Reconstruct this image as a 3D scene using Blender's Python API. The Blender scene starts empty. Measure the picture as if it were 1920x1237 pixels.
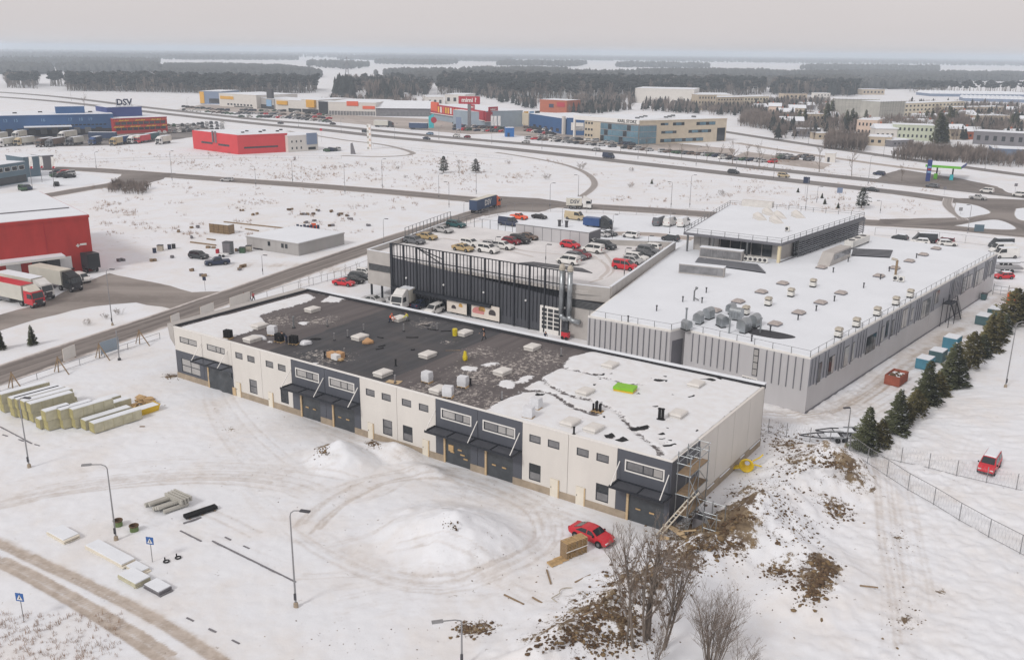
import bpy,bmesh,math,random
import numpy as np
from mathutils import Vector,Matrix
random.seed(7); RNG=np.random.default_rng(11)
R=math.radians
sc=bpy.context.scene
COL=sc.collection
# ------------------------------------------------------------------ camera
F_PX,CX,CY=1725.0,960.0,618.5  # calibration of the 1920 x 1237 photograph
PIT,ROL,CAM_H=R(16.85),R(0.65),44.35
cr,sr,cp,sp=math.cos(ROL),math.sin(ROL),math.cos(PIT),math.sin(PIT)
cam_d=bpy.data.cameras.new('camera'); cam=bpy.data.objects.new('camera',cam_d); COL.objects.link(cam)
cam_d.sensor_width=36.0; cam_d.lens=36.0*F_PX/1920.0
cam_d.clip_start=0.5; cam_d.clip_end=80000.0
rt,up_,fw=Vector((1,0,0)),Vector((0,sp,cp)),Vector((0,cp,-sp))
cx_,cy_=rt*cr+up_*sr,rt*-sr+up_*cr
m3=Matrix((cx_,cy_,-fw)).transposed().to_4x4(); m3.translation=(0,0,CAM_H)
cam.matrix_world=m3
sc.camera=cam
# ------------------------------------------------------------------ sky, sun, exposure
SUN_EL,SUN_AZ=R(38.0),R(222.0)  # compass style: 0 = +Y, clockwise
world=bpy.data.worlds.new('World'); sc.world=world; world.use_nodes=True
nt=world.node_tree; nt.nodes.clear()
sky=nt.nodes.new('ShaderNodeTexSky'); sky.sky_type='NISHITA'; sky.sun_disc=False
sky.sun_elevation=SUN_EL; sky.sun_rotation=SUN_AZ; sky.air_density=1.0; sky.dust_density=3.0
hsv=nt.nodes.new('ShaderNodeHueSaturation'); hsv.inputs['Saturation'].default_value=0.25
mixs=nt.nodes.new('ShaderNodeMix'); mixs.data_type='RGBA'; mixs.inputs['Factor'].default_value=0.88
mixs.inputs['B'].default_value=(7.25,6.75,6.70,1)  # an even, closed layer of cloud
bgn=nt.nodes.new('ShaderNodeBackground'); bgn.inputs['Strength'].default_value=0.10
outw=nt.nodes.new('ShaderNodeOutputWorld')
nt.links.new(sky.outputs['Color'],hsv.inputs['Color']); nt.links.new(hsv.outputs['Color'],mixs.inputs['A'])
tcw=nt.nodes.new('ShaderNodeTexCoord'); mpw=nt.nodes.new('ShaderNodeMapping'); mpw.inputs['Scale'].default_value=(1.2,1.2,5.0)
nsw=nt.nodes.new('ShaderNodeTexNoise'); nsw.inputs['Scale'].default_value=1.6; nsw.inputs['Detail'].default_value=5
mrw=nt.nodes.new('ShaderNodeMapRange'); mrw.inputs['To Min'].default_value=0.93; mrw.inputs['To Max'].default_value=1.07  # soft unevenness of the cloud layer
vmw=nt.nodes.new('ShaderNodeVectorMath'); vmw.operation='SCALE'
nt.links.new(tcw.outputs['Generated'],mpw.inputs['Vector']); nt.links.new(mpw.outputs['Vector'],nsw.inputs['Vector']); nt.links.new(nsw.outputs['Fac'],mrw.inputs['Value'])
nt.links.new(mixs.outputs['Result'],vmw.inputs[0]); nt.links.new(mrw.outputs['Result'],vmw.inputs['Scale']); nt.links.new(vmw.outputs['Vector'],bgn.inputs['Color']); nt.links.new(bgn.outputs['Background'],outw.inputs['Surface'])
sl=bpy.data.lights.new('sun','SUN'); sl.energy=1.45; sl.angle=R(11.0); sl.color=(1.0,0.965,0.93)
sun=bpy.data.objects.new('sun',sl); COL.objects.link(sun)
sdir=Vector((math.sin(SUN_AZ)*math.cos(SUN_EL),math.cos(SUN_AZ)*math.cos(SUN_EL),math.sin(SUN_EL)))
sun.rotation_euler=(-sdir).to_track_quat('-Z','Y').to_euler(); sun.location=(0,0,120)
vs=sc.view_settings; vs.view_transform='Standard'; vs.look='None'; vs.exposure=0.0; vs.gamma=1.0; vs.use_curve_mapping=False
sc.cycles.max_bounces=5; sc.cycles.diffuse_bounces=2; sc.cycles.glossy_bounces=2
sc.cycles.transmission_bounces=2; sc.cycles.volume_bounces=1; sc.cycles.transparent_max_bounces=6
sc.cycles.use_denoising=True
# ------------------------------------------------------------------ survey: photograph point -> place on a level plane
CAL=(cr,sr,cp,sp)
def ray(px,py):
    cr,sr,cp,sp=CAL; u,v=(px-CX)/F_PX,(CY-py)/F_PX
    u,v=u*cr-v*sr,u*sr+v*cr
    return np.array([u,cp+v*sp,-sp+v*cp])
def G(px,py,z=0.0):
    d=ray(px,py); t=(z-CAM_H)/d[2]
    return Vector((d[0]*t,d[1]*t,z))
def PX(x,y,z=0.0):
    cr,sr,cp,sp=CAL; z-=CAM_H; w=y*cp-z*sp; v=(y*sp+z*cp)/w; u=x/w
    u,v=u*cr+v*sr,-u*sr+v*cr
    return CX+u*F_PX,CY-v*F_PX
def tall(px,py,pty,z0=0.0):
    b=G(px,py,z0); lo,hi=z0,z0+60
    for _ in range(40):
        m=(lo+hi)/2
        if PX(b.x,b.y,m)[1]>pty:lo=m
        else:hi=m
    return lo-z0
def heading(a,b):return math.atan2(b[1]-a[1],b[0]-a[0])
# ------------------------------------------------------------------ smooth value noise for shaping terrain
_LAT=RNG.random((256,256))
def vnoise(x,y):
    xi,yi=np.floor(x).astype(int),np.floor(y).astype(int); fx,fy=x-xi,y-yi
    fx,fy=fx*fx*(3-2*fx),fy*fy*(3-2*fy)
    a,b=_LAT[xi%256,yi%256],_LAT[(xi+1)%256,yi%256]
    c,d=_LAT[xi%256,(yi+1)%256],_LAT[(xi+1)%256,(yi+1)%256]
    return(a*(1-fx)+b*fx)*(1-fy)+(c*(1-fx)+d*fx)*fy
def fbm(x,y,o=4):
    s,a,t=0,1.0,0
    for k in range(o):
        s=s+a*vnoise(x*2**k+17.3*k,y*2**k+9.1*k); t+=a; a*=0.5
    return s/t
def sstep(a,b,v):
    t=np.clip((v-a)/(b-a),0,1); return t*t*(3-2*t)
# ------------------------------------------------------------------ materials
def L(r,g,b):
    f=lambda c:(c/255/12.92)if c/255<=0.04045 else((c/255+0.055)/1.055)**2.4
    return(f(r),f(g),f(b))
MATS={}
def M(name,col=None,rough=0.8,var=0.12,scale=1.5,metal=0.0,bump=0.0,bscale=None,spec=0.35,stretch=None,var2=0.0):
    if name in MATS:return MATS[name]
    m=bpy.data.materials.new(name); m.use_nodes=True; t=m.node_tree; p=t.nodes['Principled BSDF']
    p.inputs['Roughness'].default_value=rough; p.inputs['Metallic'].default_value=metal
    p.inputs['Specular IOR Level'].default_value=spec
    tc=t.nodes.new('ShaderNodeTexCoord'); vec=tc.outputs['Object']
    if stretch:
        mp=t.nodes.new('ShaderNodeMapping'); mp.inputs['Scale'].default_value=stretch
        t.links.new(vec,mp.inputs['Vector']); vec=mp.outputs['Vector']
    n=t.nodes.new('ShaderNodeTexNoise'); n.inputs['Scale'].default_value=scale; n.inputs['Detail'].default_value=5; n.inputs['Roughness'].default_value=0.65
    t.links.new(vec,n.inputs['Vector'])
    mr=t.nodes.new('ShaderNodeMapRange'); mr.inputs['From Min'].default_value=0.3; mr.inputs['From Max'].default_value=0.7
    mr.inputs['To Min'].default_value=1-var; mr.inputs['To Max'].default_value=1+var
    t.links.new(n.outputs['Fac'],mr.inputs['Value'])
    vm=t.nodes.new('ShaderNodeVectorMath'); vm.operation='SCALE'; vm.inputs[0].default_value=col
    t.links.new(mr.outputs['Result'],vm.inputs['Scale'])
    last=vm.outputs['Vector']
    if var2:  # each object a little lighter or darker
        oi=t.nodes.new('ShaderNodeObjectInfo'); m2=t.nodes.new('ShaderNodeMapRange')
        m2.inputs['To Min'].default_value=1-var2; m2.inputs['To Max'].default_value=1+var2
        t.links.new(oi.outputs['Random'],m2.inputs['Value'])
        v2=t.nodes.new('ShaderNodeVectorMath'); v2.operation='SCALE'
        t.links.new(last,v2.inputs[0]); t.links.new(m2.outputs['Result'],v2.inputs['Scale']); last=v2.outputs['Vector']
    t.links.new(last,p.inputs['Base Color'])
    if bump:
        b=t.nodes.new('ShaderNodeBump'); b.inputs['Strength'].default_value=bump; b.inputs['Distance'].default_value=0.05
        n2=t.nodes.new('ShaderNodeTexNoise'); n2.inputs['Scale'].default_value=bscale or scale*6; n2.inputs['Detail'].default_value=4
        t.links.new(vec,n2.inputs['Vector']); t.links.new(n2.outputs['Fac'],b.inputs['Height']); t.links.new(b.outputs['Normal'],p.inputs['Normal'])
    MATS[name]=m; return m
def paint(name,col):return M(name,col,rough=0.38,var=0.10,scale=0.9,spec=0.45)
def glass(name,col,rough=0.08):return M(name,col,rough=rough,var=0.25,scale=0.4,spec=0.6)
SNOWC=(0.755,0.787,0.83)
M('snow',SNOWC,0.85,0.04,0.6,bump=0.25,bscale=3.0,spec=0.2)
M('snow_roof',SNOWC,0.85,0.035,0.15,spec=0.2)
M('white_panel',L(215,211,205),0.55,0.05,0.35,stretch=(1,1,0.35))
M('dark_panel',L(84,87,95),0.5,0.08,0.4,stretch=(1,1,0.3))
M('dark_frame',L(52,56,62),0.5,0.1,2)
M('white_trim',L(228,226,222),0.5,0.05,2)
M('concrete',L(160,146,128),0.9,0.2,0.9,bump=0.3,bscale=6)
M('concrete_light',L(176,172,168),0.85,0.1,0.5)
M('plywood',L(196,172,136),0.75,0.2,1.2,stretch=(1,1,6))
M('lumber',L(190,160,116),0.8,0.25,2.5,var2=0.12)
M('bare_wood',L(138,118,94),0.85,0.25,3)
M('door_cream',L(222,215,200),0.6,0.06,0.7)
M('tarp_black',L(66,70,74),0.45,0.25,0.9,bump=0.6,bscale=2.0,spec=0.5)
M('membrane_dark',L(58,58,62),0.75,0.15,0.5)
M('grey_clad',L(192,191,193),0.5,0.05,0.3,metal=0.15,stretch=(1,1,0.3))
M('upper_clad',L(156,158,165),0.5,0.08,0.3,metal=0.2)
M('grey_clad_dark',L(112,112,118),0.5,0.08,0.3,metal=0.2)
M('fin_grey',L(122,124,130),0.45,0.06,0.6,metal=0.35)
M('galv',L(160,165,168),0.35,0.18,1.4,metal=0.75,var2=0.08)
M('steel_dull',L(120,122,124),0.5,0.15,2,metal=0.5)
M('black_metal',L(40,43,50),0.55,0.15,1)
M('mesh_black',L(74,76,82),0.7,0.15,0.6)
M('lamp_steel',L(150,150,152),0.45,0.12,2,metal=0.5)
M('lamp_dark',L(70,70,74),0.5,0.1,2)
M('win_grey',L(120,120,122),0.10,0.35,0.5,spec=0.6)
M('win_dark',L(44,48,52),0.08,0.4,0.5,spec=0.6)
M('win_blind',L(168,166,164),0.2,0.12,0.8,spec=0.5)
M('plastic_white',L(222,222,222),0.4,0.05,2,bump=0.15)
M('plastic_film',L(212,214,218),0.25,0.06,3,bump=0.5,bscale=5,spec=0.6)
M('dome_white',L(214,211,206),0.35,0.08,1.5)
M('rubber',L(28,28,30),0.85,0.2,4)
M('rim',L(128,128,130),0.4,0.2,4,metal=0.6)
M('car_glass',L(36,42,46),0.06,0.3,0.6,spec=0.7)
M('headlight',L(206,208,206),0.1,0.1,3,spec=0.6)
M('taillight',L(140,22,24),0.2,0.1,3)
M('asphalt',L(104,97,94),0.9,0.2,0.2)
M('soil',L(100,80,60),0.95,0.35,1.2,bump=0.5,var2=0.15)
M('soil_light',L(124,104,76),0.95,0.3,1.0,bump=0.5)
M('bark',L(116,106,97),0.95,0.3,2.5)
M('twig',L(126,114,104),0.95,0.2,2.5)
M('wool',L(188,184,160),0.95,0.16,1.5,bump=0.4,var2=0.10)
M('wool_end',L(166,158,112),0.95,0.2,2.0,bump=0.4)
M('cardboard',L(190,150,110),0.85,0.1,2)
# ------------------------------------------------------------------ mesh building
class MB:
    def __init__(s):s.v=[]; s.f=[]; s.mi=[]; s.m=0
    def mat(s,i):s.m=i; return s
    def add(s,vs,fs):
        o=len(s.v); s.v+=[tuple(p)for p in vs]
        for f in fs:s.f.append([i+o for i in f]); s.mi.append(s.m)
        return s
    def box(s,x0,x1,y0,y1,z0,z1):
        return s.add([(x0,y0,z0),(x1,y0,z0),(x1,y1,z0),(x0,y1,z0),(x0,y0,z1),(x1,y0,z1),(x1,y1,z1),(x0,y1,z1)],
                     [(3,2,1,0),(4,5,6,7),(0,1,5,4),(1,2,6,5),(2,3,7,6),(3,0,4,7)])
    def obox(s,c,ax,ay,az):  # centre and three half-axis vectors
        c,ax,ay,az=map(Vector,(c,ax,ay,az))
        p=[c+ax*i+ay*j+az*k for k in(-1,1)for j in(-1,1)for i in(-1,1)]
        return s.add(p,[(2,3,1,0),(4,5,7,6),(0,1,5,4),(1,3,7,5),(3,2,6,7),(2,0,4,6)])
    def bar(s,a,b,w,h=None):
        a,b=Vector(a),Vector(b); h=h or w; d=b-a; l=d.length
        if l<1e-6:return s
        d/=l; u=Vector((0,0,1))if abs(d.z)<0.95 else Vector((1,0,0))
        x=d.cross(u).normalized(); y=x.cross(d).normalized()
        return s.obox((a+b)/2,d*(l/2),x*(w/2),y*(h/2))
    def prism(s,poly,z0,z1):
        n=len(poly); a=sum(poly[i][0]*poly[(i+1)%n][1]-poly[(i+1)%n][0]*poly[i][1]for i in range(n))
        if a<0:poly=poly[::-1]
        return s.add([(p[0],p[1],z0)for p in poly]+[(p[0],p[1],z1)for p in poly],
                     [tuple(range(n-1,-1,-1)),tuple(range(n,2*n))]+[(i,(i+1)%n,n+(i+1)%n,n+i)for i in range(n)])
    def tube(s,pts,r,n=6,cap=True):
        pts=[Vector(p)for p in pts]; rs=r if isinstance(r,(list,tuple))else[r]*len(pts); o=len(s.v); k=len(pts)
        x=None
        for i,p in enumerate(pts):
            d=(pts[min(i+1,k-1)]-pts[max(i-1,0)]).normalized()
            if x is None:x=d.cross(Vector((0,0,1))if abs(d.z)<0.9 else Vector((1,0,0))).normalized()
            else:x=(x-d*x.dot(d)).normalized()
            y=d.cross(x)
            for j in range(n):
                a=2*math.pi*j/n; s.v.append(tuple(p+(x*math.cos(a)+y*math.sin(a))*rs[i]))
        for i in range(k-1):
            for j in range(n):
                j2=(j+1)%n; s.f.append([o+i*n+j,o+i*n+j2,o+(i+1)*n+j2,o+(i+1)*n+j]); s.mi.append(s.m)
        if cap:
            s.f.append([o+j for j in range(n-1,-1,-1)]); s.mi.append(s.m)
            s.f.append([o+(k-1)*n+j for j in range(n)]); s.mi.append(s.m)
        return s
    def quad(s,a,b,c,d):return s.add([a,b,c,d],[(0,1,2,3)])
    def mesh(s,name,mats,smooth=False):
        me=bpy.data.meshes.new(name); me.from_pydata(s.v,[],s.f)
        for m in(mats if isinstance(mats,(list,tuple))else[mats]):me.materials.append(MATS[m]if isinstance(m,str)else m)
        if any(s.mi):me.polygons.foreach_set('material_index',s.mi)
        if smooth:me.polygons.foreach_set('use_smooth',[True]*len(s.f))
        me.update(); return me
    def build(s,name,mats,parent=None,smooth=False,**kw):return ob(name,s.mesh(name,mats,smooth),parent,**kw)
def ob(name,data,parent=None,loc=None,rz=None,label=None,cat=None,group=None,kind=None):
    o=bpy.data.objects.new(name,data); COL.objects.link(o)
    if parent:o.parent=parent
    if loc is not None:o.location=loc
    if rz is not None:o.rotation_euler=(0,0,rz)
    if label:o['label']=label
    if cat:o['category']=cat
    if group:o['group']=group
    if kind:o['kind']=kind
    return o
def thing(name,label,cat,loc=(0,0,0),rz=0.0,group=None):return ob(name,None,None,loc,rz,label,cat,group)
def struct(name,mb,mats,**kw):return mb.build(name,mats,kind='structure',**kw)
def tag(o,label,cat,group=None):
    o['label']=label; o['category']=cat
    if group:o['group']=group
    return o
def dup(o,parent=None,loc=None,rz=None,label=None,group=None,scale=None):
    c=o.copy(); COL.objects.link(c); c.parent=parent
    if loc is not None:c.location=loc
    if rz is not None:c.rotation_euler=(0,0,rz)
    if scale is not None:c.scale=scale
    if label:c['label']=label
    if group:c['group']=group
    for ch in list(o.children):dup(ch,c)
    return c
def set_mat(o,m,slot=0):
    o.material_slots[slot].link='OBJECT'; o.material_slots[slot].material=MATS[m]if isinstance(m,str)else m
def text_mesh(txt,size,depth=0.03,bold=0.0,space=1.0):
    cu=bpy.data.curves.new('lettering','FONT'); cu.body=txt; cu.size=size; cu.extrude=depth; cu.offset=bold; cu.space_character=space
    cu.align_x='CENTER'; cu.align_y='CENTER'; cu.resolution_u=2
    o=bpy.data.objects.new('lettering',cu); COL.objects.link(o)
    dg=bpy.context.evaluated_depsgraph_get(); me=bpy.data.meshes.new_from_object(o.evaluated_get(dg))
    bpy.data.objects.remove(o); bpy.data.curves.remove(cu); return me
def lettering(txt,size,mat,parent,loc,rz=0.0,bold=0.0,depth=0.03,space=1.0,name='lettering',rx=math.pi/2):
    me=text_mesh(txt,size,depth,bold,space); me.materials.clear(); me.materials.append(MATS[mat])
    o=ob(name,me,parent,loc); o.rotation_euler=(rx,0,rz); return o
# ================================================================== GROUND
def poly_w(pts,z=0.0):return[G(p[0],p[1],z)for p in pts]
def smooth_line(pts,step=4.0):
    pts=[Vector(p)for p in pts]; P=[pts[0]*2-pts[1]]+pts+[pts[-1]*2-pts[-2]]; out=[]
    for i in range(1,len(P)-2):
        a,b,c,d=P[i-1:i+3]; n=max(2,int((c-b).length/step))
        for k in range(n):
            t=k/n; out.append(0.5*((2*b)+(c-a)*t+(2*a-5*b+4*c-d)*t*t+(3*b-a-3*c+d)*t**3))
    return out+[pts[-1]]
def seg_dist(X,Y,line):
    best=np.full(X.shape,1e9)
    for a,b in zip(line[:-1],line[1:]):
        dx,dy=b.x-a.x,b.y-a.y; l2=dx*dx+dy*dy+1e-9
        t=np.clip(((X-a.x)*dx+(Y-a.y)*dy)/l2,0,1)
        best=np.minimum(best,np.hypot(X-a.x-t*dx,Y-a.y-t*dy))
    return best
def graded(lo,hi,st,far,g=1.09):
    a=list(np.arange(lo,hi+st*0.5,st)); s=st; x=hi
    while x<far:s*=g; x+=s; a.append(x)
    s=st; x=lo; pre=[]
    while x>-far:s*=g; x-=s; pre.append(x)
    return np.array(pre[::-1]+a)
gx=graded(-60,52,0.22,26000,1.06); gy=graded(55,124,0.22,26000,1.06)
gy=gy[gy>-600]
GX,GY=np.meshgrid(gx,gy)
GZ=np.zeros_like(GX)
def bump_at(px,py,rx,ry,h,ang=0.0,p=1.0):
    c=G(px,py); ca,sa=math.cos(ang),math.sin(ang)
    u=((GX-c.x)*ca+(GY-c.y)*sa)/rx; v=(-(GX-c.x)*sa+(GY-c.y)*ca)/ry
    d=np.sqrt(u*u+v*v)*(.82+.36*fbm(GX*.16+px,GY*.16,3)); c=np.clip(1-d,0,1); return h*(c**p*.55+.45*c*c*(3-2*c))
WA=R(-34.2)
n1=fbm(GX*0.35,GY*0.35); n2=fbm(GX*1.1+40,GY*1.1)
heap=np.maximum(bump_at(856,1012,8.6,7.0,2.9,WA,1.15),0)
heap=np.maximum(heap,bump_at(640,862,5.2,4.4,2.2,WA,1.1))
heap=np.maximum(heap,bump_at(742,850,5.4,2.7,1.4,WA,1.2))
heap=np.maximum(heap,bump_at(800,884,5.0,2.0,0.8,WA,1.2))
GZ+=heap*(0.8+0.4*n1)+.35*sstep(.05,.8,heap)*(fbm(GX*.9,GY*.9+7)-.5)
# the long bank of dug-out soil beside the end wall
ridge1=smooth_line(poly_w([(1010,1262),(1090,1200),(1180,1130),(1270,1070),(1350,1030),(1420,985),(1480,930),(1540,900)]))
ridge2=smooth_line(poly_w([(1420,985),(1490,1040),(1540,1080),(1500,1120)]))
d1=seg_dist(GX,GY,ridge1); d2=seg_dist(GX,GY,ridge2)
bank=2.3*np.clip(1-d1/6.0,0,1)**1.15+1.6*np.clip(1-d2/5.0,0,1)**1.2
bank+=bump_at(1500,870,10,7,1.9,R(20),1.2)+bump_at(1590,905,7,6,1.7,0,1.2)
KO=Vector((-46.88,121.76,0)); KX=Vector((math.cos(WA),math.sin(WA),0)); KY=Vector((-KX.y,KX.x,0))
lx=(GX-KO.x)*KX.x+(GY-KO.y)*KX.y; ly=(GX-KO.x)*KY.x+(GY-KO.y)*KY.y
clear=sstep(0.3,3.0,np.maximum(np.maximum(lx-75.6,-ly-0.2),np.maximum(-lx,ly-25.5)))  # nothing piles through the hall
GZ+=bank*clear*(0.5+0.9*n1)+.5*sstep(.1,1,bank)*clear*(fbm(GX*.8+3,GY*.8)-.45)
near=sstep(150,110,GY)*sstep(-76,-60,GX)*sstep(80,66,GX)
GZ+=near*clear*0.16*(n2-0.5)*(1+2*sstep(20,26,GX))
# masks that live in the ground itself: dirt tracks, bare soil, dry grass
dirt=np.zeros_like(GX); mud=np.zeros_like(GX)
rut=np.zeros_like(GX); rr_=random.Random(31)
def stamp(line,w,s,dst):
    for a,b in zip(line[:-1],line[1:]):
        m=1.6*w; j0,j1=np.searchsorted(gx,[min(a.x,b.x)-m,max(a.x,b.x)+m]); i0,i1=np.searchsorted(gy,[min(a.y,b.y)-m,max(a.y,b.y)+m])
        if i1<=i0 or j1<=j0:continue
        X,Y=GX[i0:i1,j0:j1],GY[i0:i1,j0:j1]; dx,dy=b.x-a.x,b.y-a.y; t=np.clip(((X-a.x)*dx+(Y-a.y)*dy)/(dx*dx+dy*dy+1e-9),0,1)
        d=np.hypot(X-a.x-t*dx,Y-a.y-t*dy); dst[i0:i1,j0:j1]=np.maximum(dst[i0:i1,j0:j1],s*np.clip(1.3-d/(w*(.7+.6*n2[i0:i1,j0:j1])),0,1))
def track(pts,w,s,ragged=0.6,ruts=None):
    line=smooth_line(poly_w(pts),2.0); stamp(line,w*1.5,s*.6,dirt); n=ruts or max(3,int(w*4))
    for k in range(n):
        o=rr_.uniform(-w,w)*1.1; am=rr_.uniform(.1,.5)*w; f=rr_.uniform(.03,.12); ph=rr_.uniform(0,6); q=[]
        for i,p in enumerate(line):
            d=line[min(i+1,len(line)-1)]-line[max(i-1,0)]; nr=Vector((-d.y,d.x,0)).normalized(); q.append(p+nr*(o+am*math.sin(i*f*2+ph)))
        i0=rr_.randrange(0,max(1,len(q)//3)); q=q[i0:len(q)-rr_.randrange(0,max(1,len(q)//4))]; sv=s*rr_.uniform(.55,1.15)
        for off in((-.75,.75)if w>.55 or w<.3 else(0,)):
            l2=[p+Vector((off*.5,off*.6,0))for p in q]; stamp(l2,rr_.uniform(.20,.36),sv,dirt); stamp(l2,.25,sv,rut)
track([(-80,975),(0,1013),(60,1042),(160,1088),(300,1160),(440,1250)],0.5,1.0,ruts=5)
track([(-80,1010),(0,1050),(60,1080),(150,1130),(250,1190),(345,1255)],0.5,1.0,ruts=5)
track([(-80,992),(0,1031),(110,1085),(300,1185),(400,1250)],2.4,0.2,ruts=3)
track([(-60,950),(0,940),(60,927),(140,912),(260,897),(380,889),(480,892),(560,906),(620,930)],1.8,0.50)
track([(0,905),(90,890),(220,872),(360,862),(480,872),(590,900)],1.2,0.25)
track([(560,905),(500,870),(445,815),(415,765),(405,735)],1.6,0.32)
track([(620,930),(690,905),(780,888),(880,898),(970,935),(1005,962),(1012,1005),(965,1045),(880,1078),(790,1082),(700,1055),(620,1015),(555,970)],1.6,0.45)
track([(540,770),(640,812),(760,866),(900,925),(1040,970),(1130,1000)],2.2,0.42)
track([(560,985),(600,945),(670,905)],0.6,0.5); track([(585,995),(630,950),(700,912)],0.6,0.5)
track([(640,1150),(780,1120),(900,1125),(1000,1080),(1060,1045)],1.6,0.28)
track([(1655,780),(1662,860),(1672,940),(1678,1020),(1690,1100),(1700,1245)],1.7,0.42)
track([(1730,900),(1760,1000),(1790,1110)],1.5,0.22)
for o in(0,16):
    track([(1905,535+o*.4),(1850,570+o*.5),(1800,600+o*.6),(1745,640+o*.8),(1680,690+o),(1620,736+o),(1560,766+o*.8),(1480,772+o),(1400,770+o)],0.9,0.75)
track([(1780,612),(1740,642),(1700,668)],2.6,0.8)
track([(1905,545),(1800,606),(1680,697),(1560,772),(1420,778)],3.2,0.38)
track([(640,508),(560,500),(480,497),(430,500)],3.0,0.55); track([(560,508),(600,505),(645,500)],3.0,0.5)
track([(1860,800),(1820,900),(1790,945)],1.5,0.25)
for _ in range(46):  # stray single passes over the yard
    x0,y0=rr_.uniform(150,1050),rr_.uniform(850,1180); a0=rr_.uniform(-.5,.9); L0=rr_.uniform(80,330); bend=rr_.uniform(-60,60)
    track([(x0,y0),(x0+L0*.5*math.cos(a0),y0+L0*.25*math.sin(a0)+bend*.2),(x0+L0*math.cos(a0),y0+L0*.5*math.sin(a0)+bend)],.25,rr_.uniform(.15,.42),ruts=1)
GZ-=.05*rut*near
def soil_at(px,py,r,s):
    global mud
    c=G(px,py); d=np.hypot(GX-c.x,GY-c.y); mud=np.maximum(mud,s*np.clip(1.2-d/r,0,1))
for a in[(1340,1010,5.2,1.0),(1390,985,3.0,.9),(1300,1030,4.0,.9),(1235,1055,3.0,.6),(1280,1075,3,.7),(1545,1075,2.0,1.0),(1520,1105,2.4,.75),(1460,1070,2.2,.6),
          (1478,838,2.4,.8),(1550,870,4,.65),(1590,915,3.5,.65),(1500,895,4,.5),(1570,955,3,.55),(1400,930,3.2,.45),(1180,1120,4.0,.6),(1120,1170,4.2,.6),
          (1060,1215,4.2,.6),(1160,1190,3.0,.6),(1230,1110,3.2,.55),(880,1180,1.8,.55),(905,1175,1.6,.6),(605,848,1.3,.7),(612,858,1.0,.7),(322,705,1.6,.6),(1430,800,5,.35),(1300,1000,4.2,.7),
          (430,806,1.6,.35),(830,832,0.1,0),(700,832,1.2,.8),(850,980,.9,.4),(1700,1165,1.6,.4),(1680,1010,1.8,.35),(1765,1110,1.0,.4)]:soil_at(*a)
grass=sstep(0.50,0.68,fbm(GX*0.03+5,GY*0.03+2))*sstep(150,200,GY)*sstep(900,600,GY)
for px,py,r in[(420,300,60),(300,390,35),(700,310,60),(1200,330,60),(1350,350,40),(560,400,30),(330,420,35),(450,380,40),(130,290,50),(250,290,40),(1800,315,60)]:
    c=G(px,py); grass=np.maximum(grass,0.75*np.clip(1.2-np.hypot(GX-c.x,GY-c.y)/r,0,1))
fl=G(60,1190); grass=np.maximum(grass,0.8*np.clip(1.3-np.hypot(GX-fl.x,GY-fl.y)/12,0,1))
nV=GX.size; ny,nx=GX.shape
gm=bpy.data.meshes.new('ground')
idx=np.arange(nV).reshape(ny,nx)
quads=np.stack([idx[:-1,:-1],idx[:-1,1:],idx[1:,1:],idx[1:,:-1]],-1).reshape(-1,4)
gm.vertices.add(nV); gm.vertices.foreach_set('co',np.stack([GX,GY,GZ],-1).astype(np.float32).ravel())
gm.loops.add(quads.size); gm.loops.foreach_set('vertex_index',quads.astype(np.int32).ravel())
gm.polygons.add(len(quads)); gm.polygons.foreach_set('loop_start',np.arange(0,quads.size,4,dtype=np.int32))
gm.polygons.foreach_set('use_smooth',np.ones(len(quads),bool)); gm.update(calc_edges=True)
for nme,arr in(('dirt',dirt),('mud',mud),('grass',grass)):
    at=gm.attributes.new(nme,'FLOAT','POINT'); at.data.foreach_set('value',arr.astype(np.float32).ravel())
def ground_height(x,y):
    i=int(np.clip(np.searchsorted(gy,y),1,ny-1)); j=int(np.clip(np.searchsorted(gx,x),1,nx-1))
    fy=(y-gy[i-1])/(gy[i]-gy[i-1]); fx=(x-gx[j-1])/(gx[j]-gx[j-1])
    return float((GZ[i-1,j-1]*(1-fx)+GZ[i-1,j]*fx)*(1-fy)+(GZ[i,j-1]*(1-fx)+GZ[i,j]*fx)*fy)
def GG(px,py):
    p=G(px,py)
    for _ in range(6):p=G(px,py,ground_height(p.x,p.y))
    return p
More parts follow.
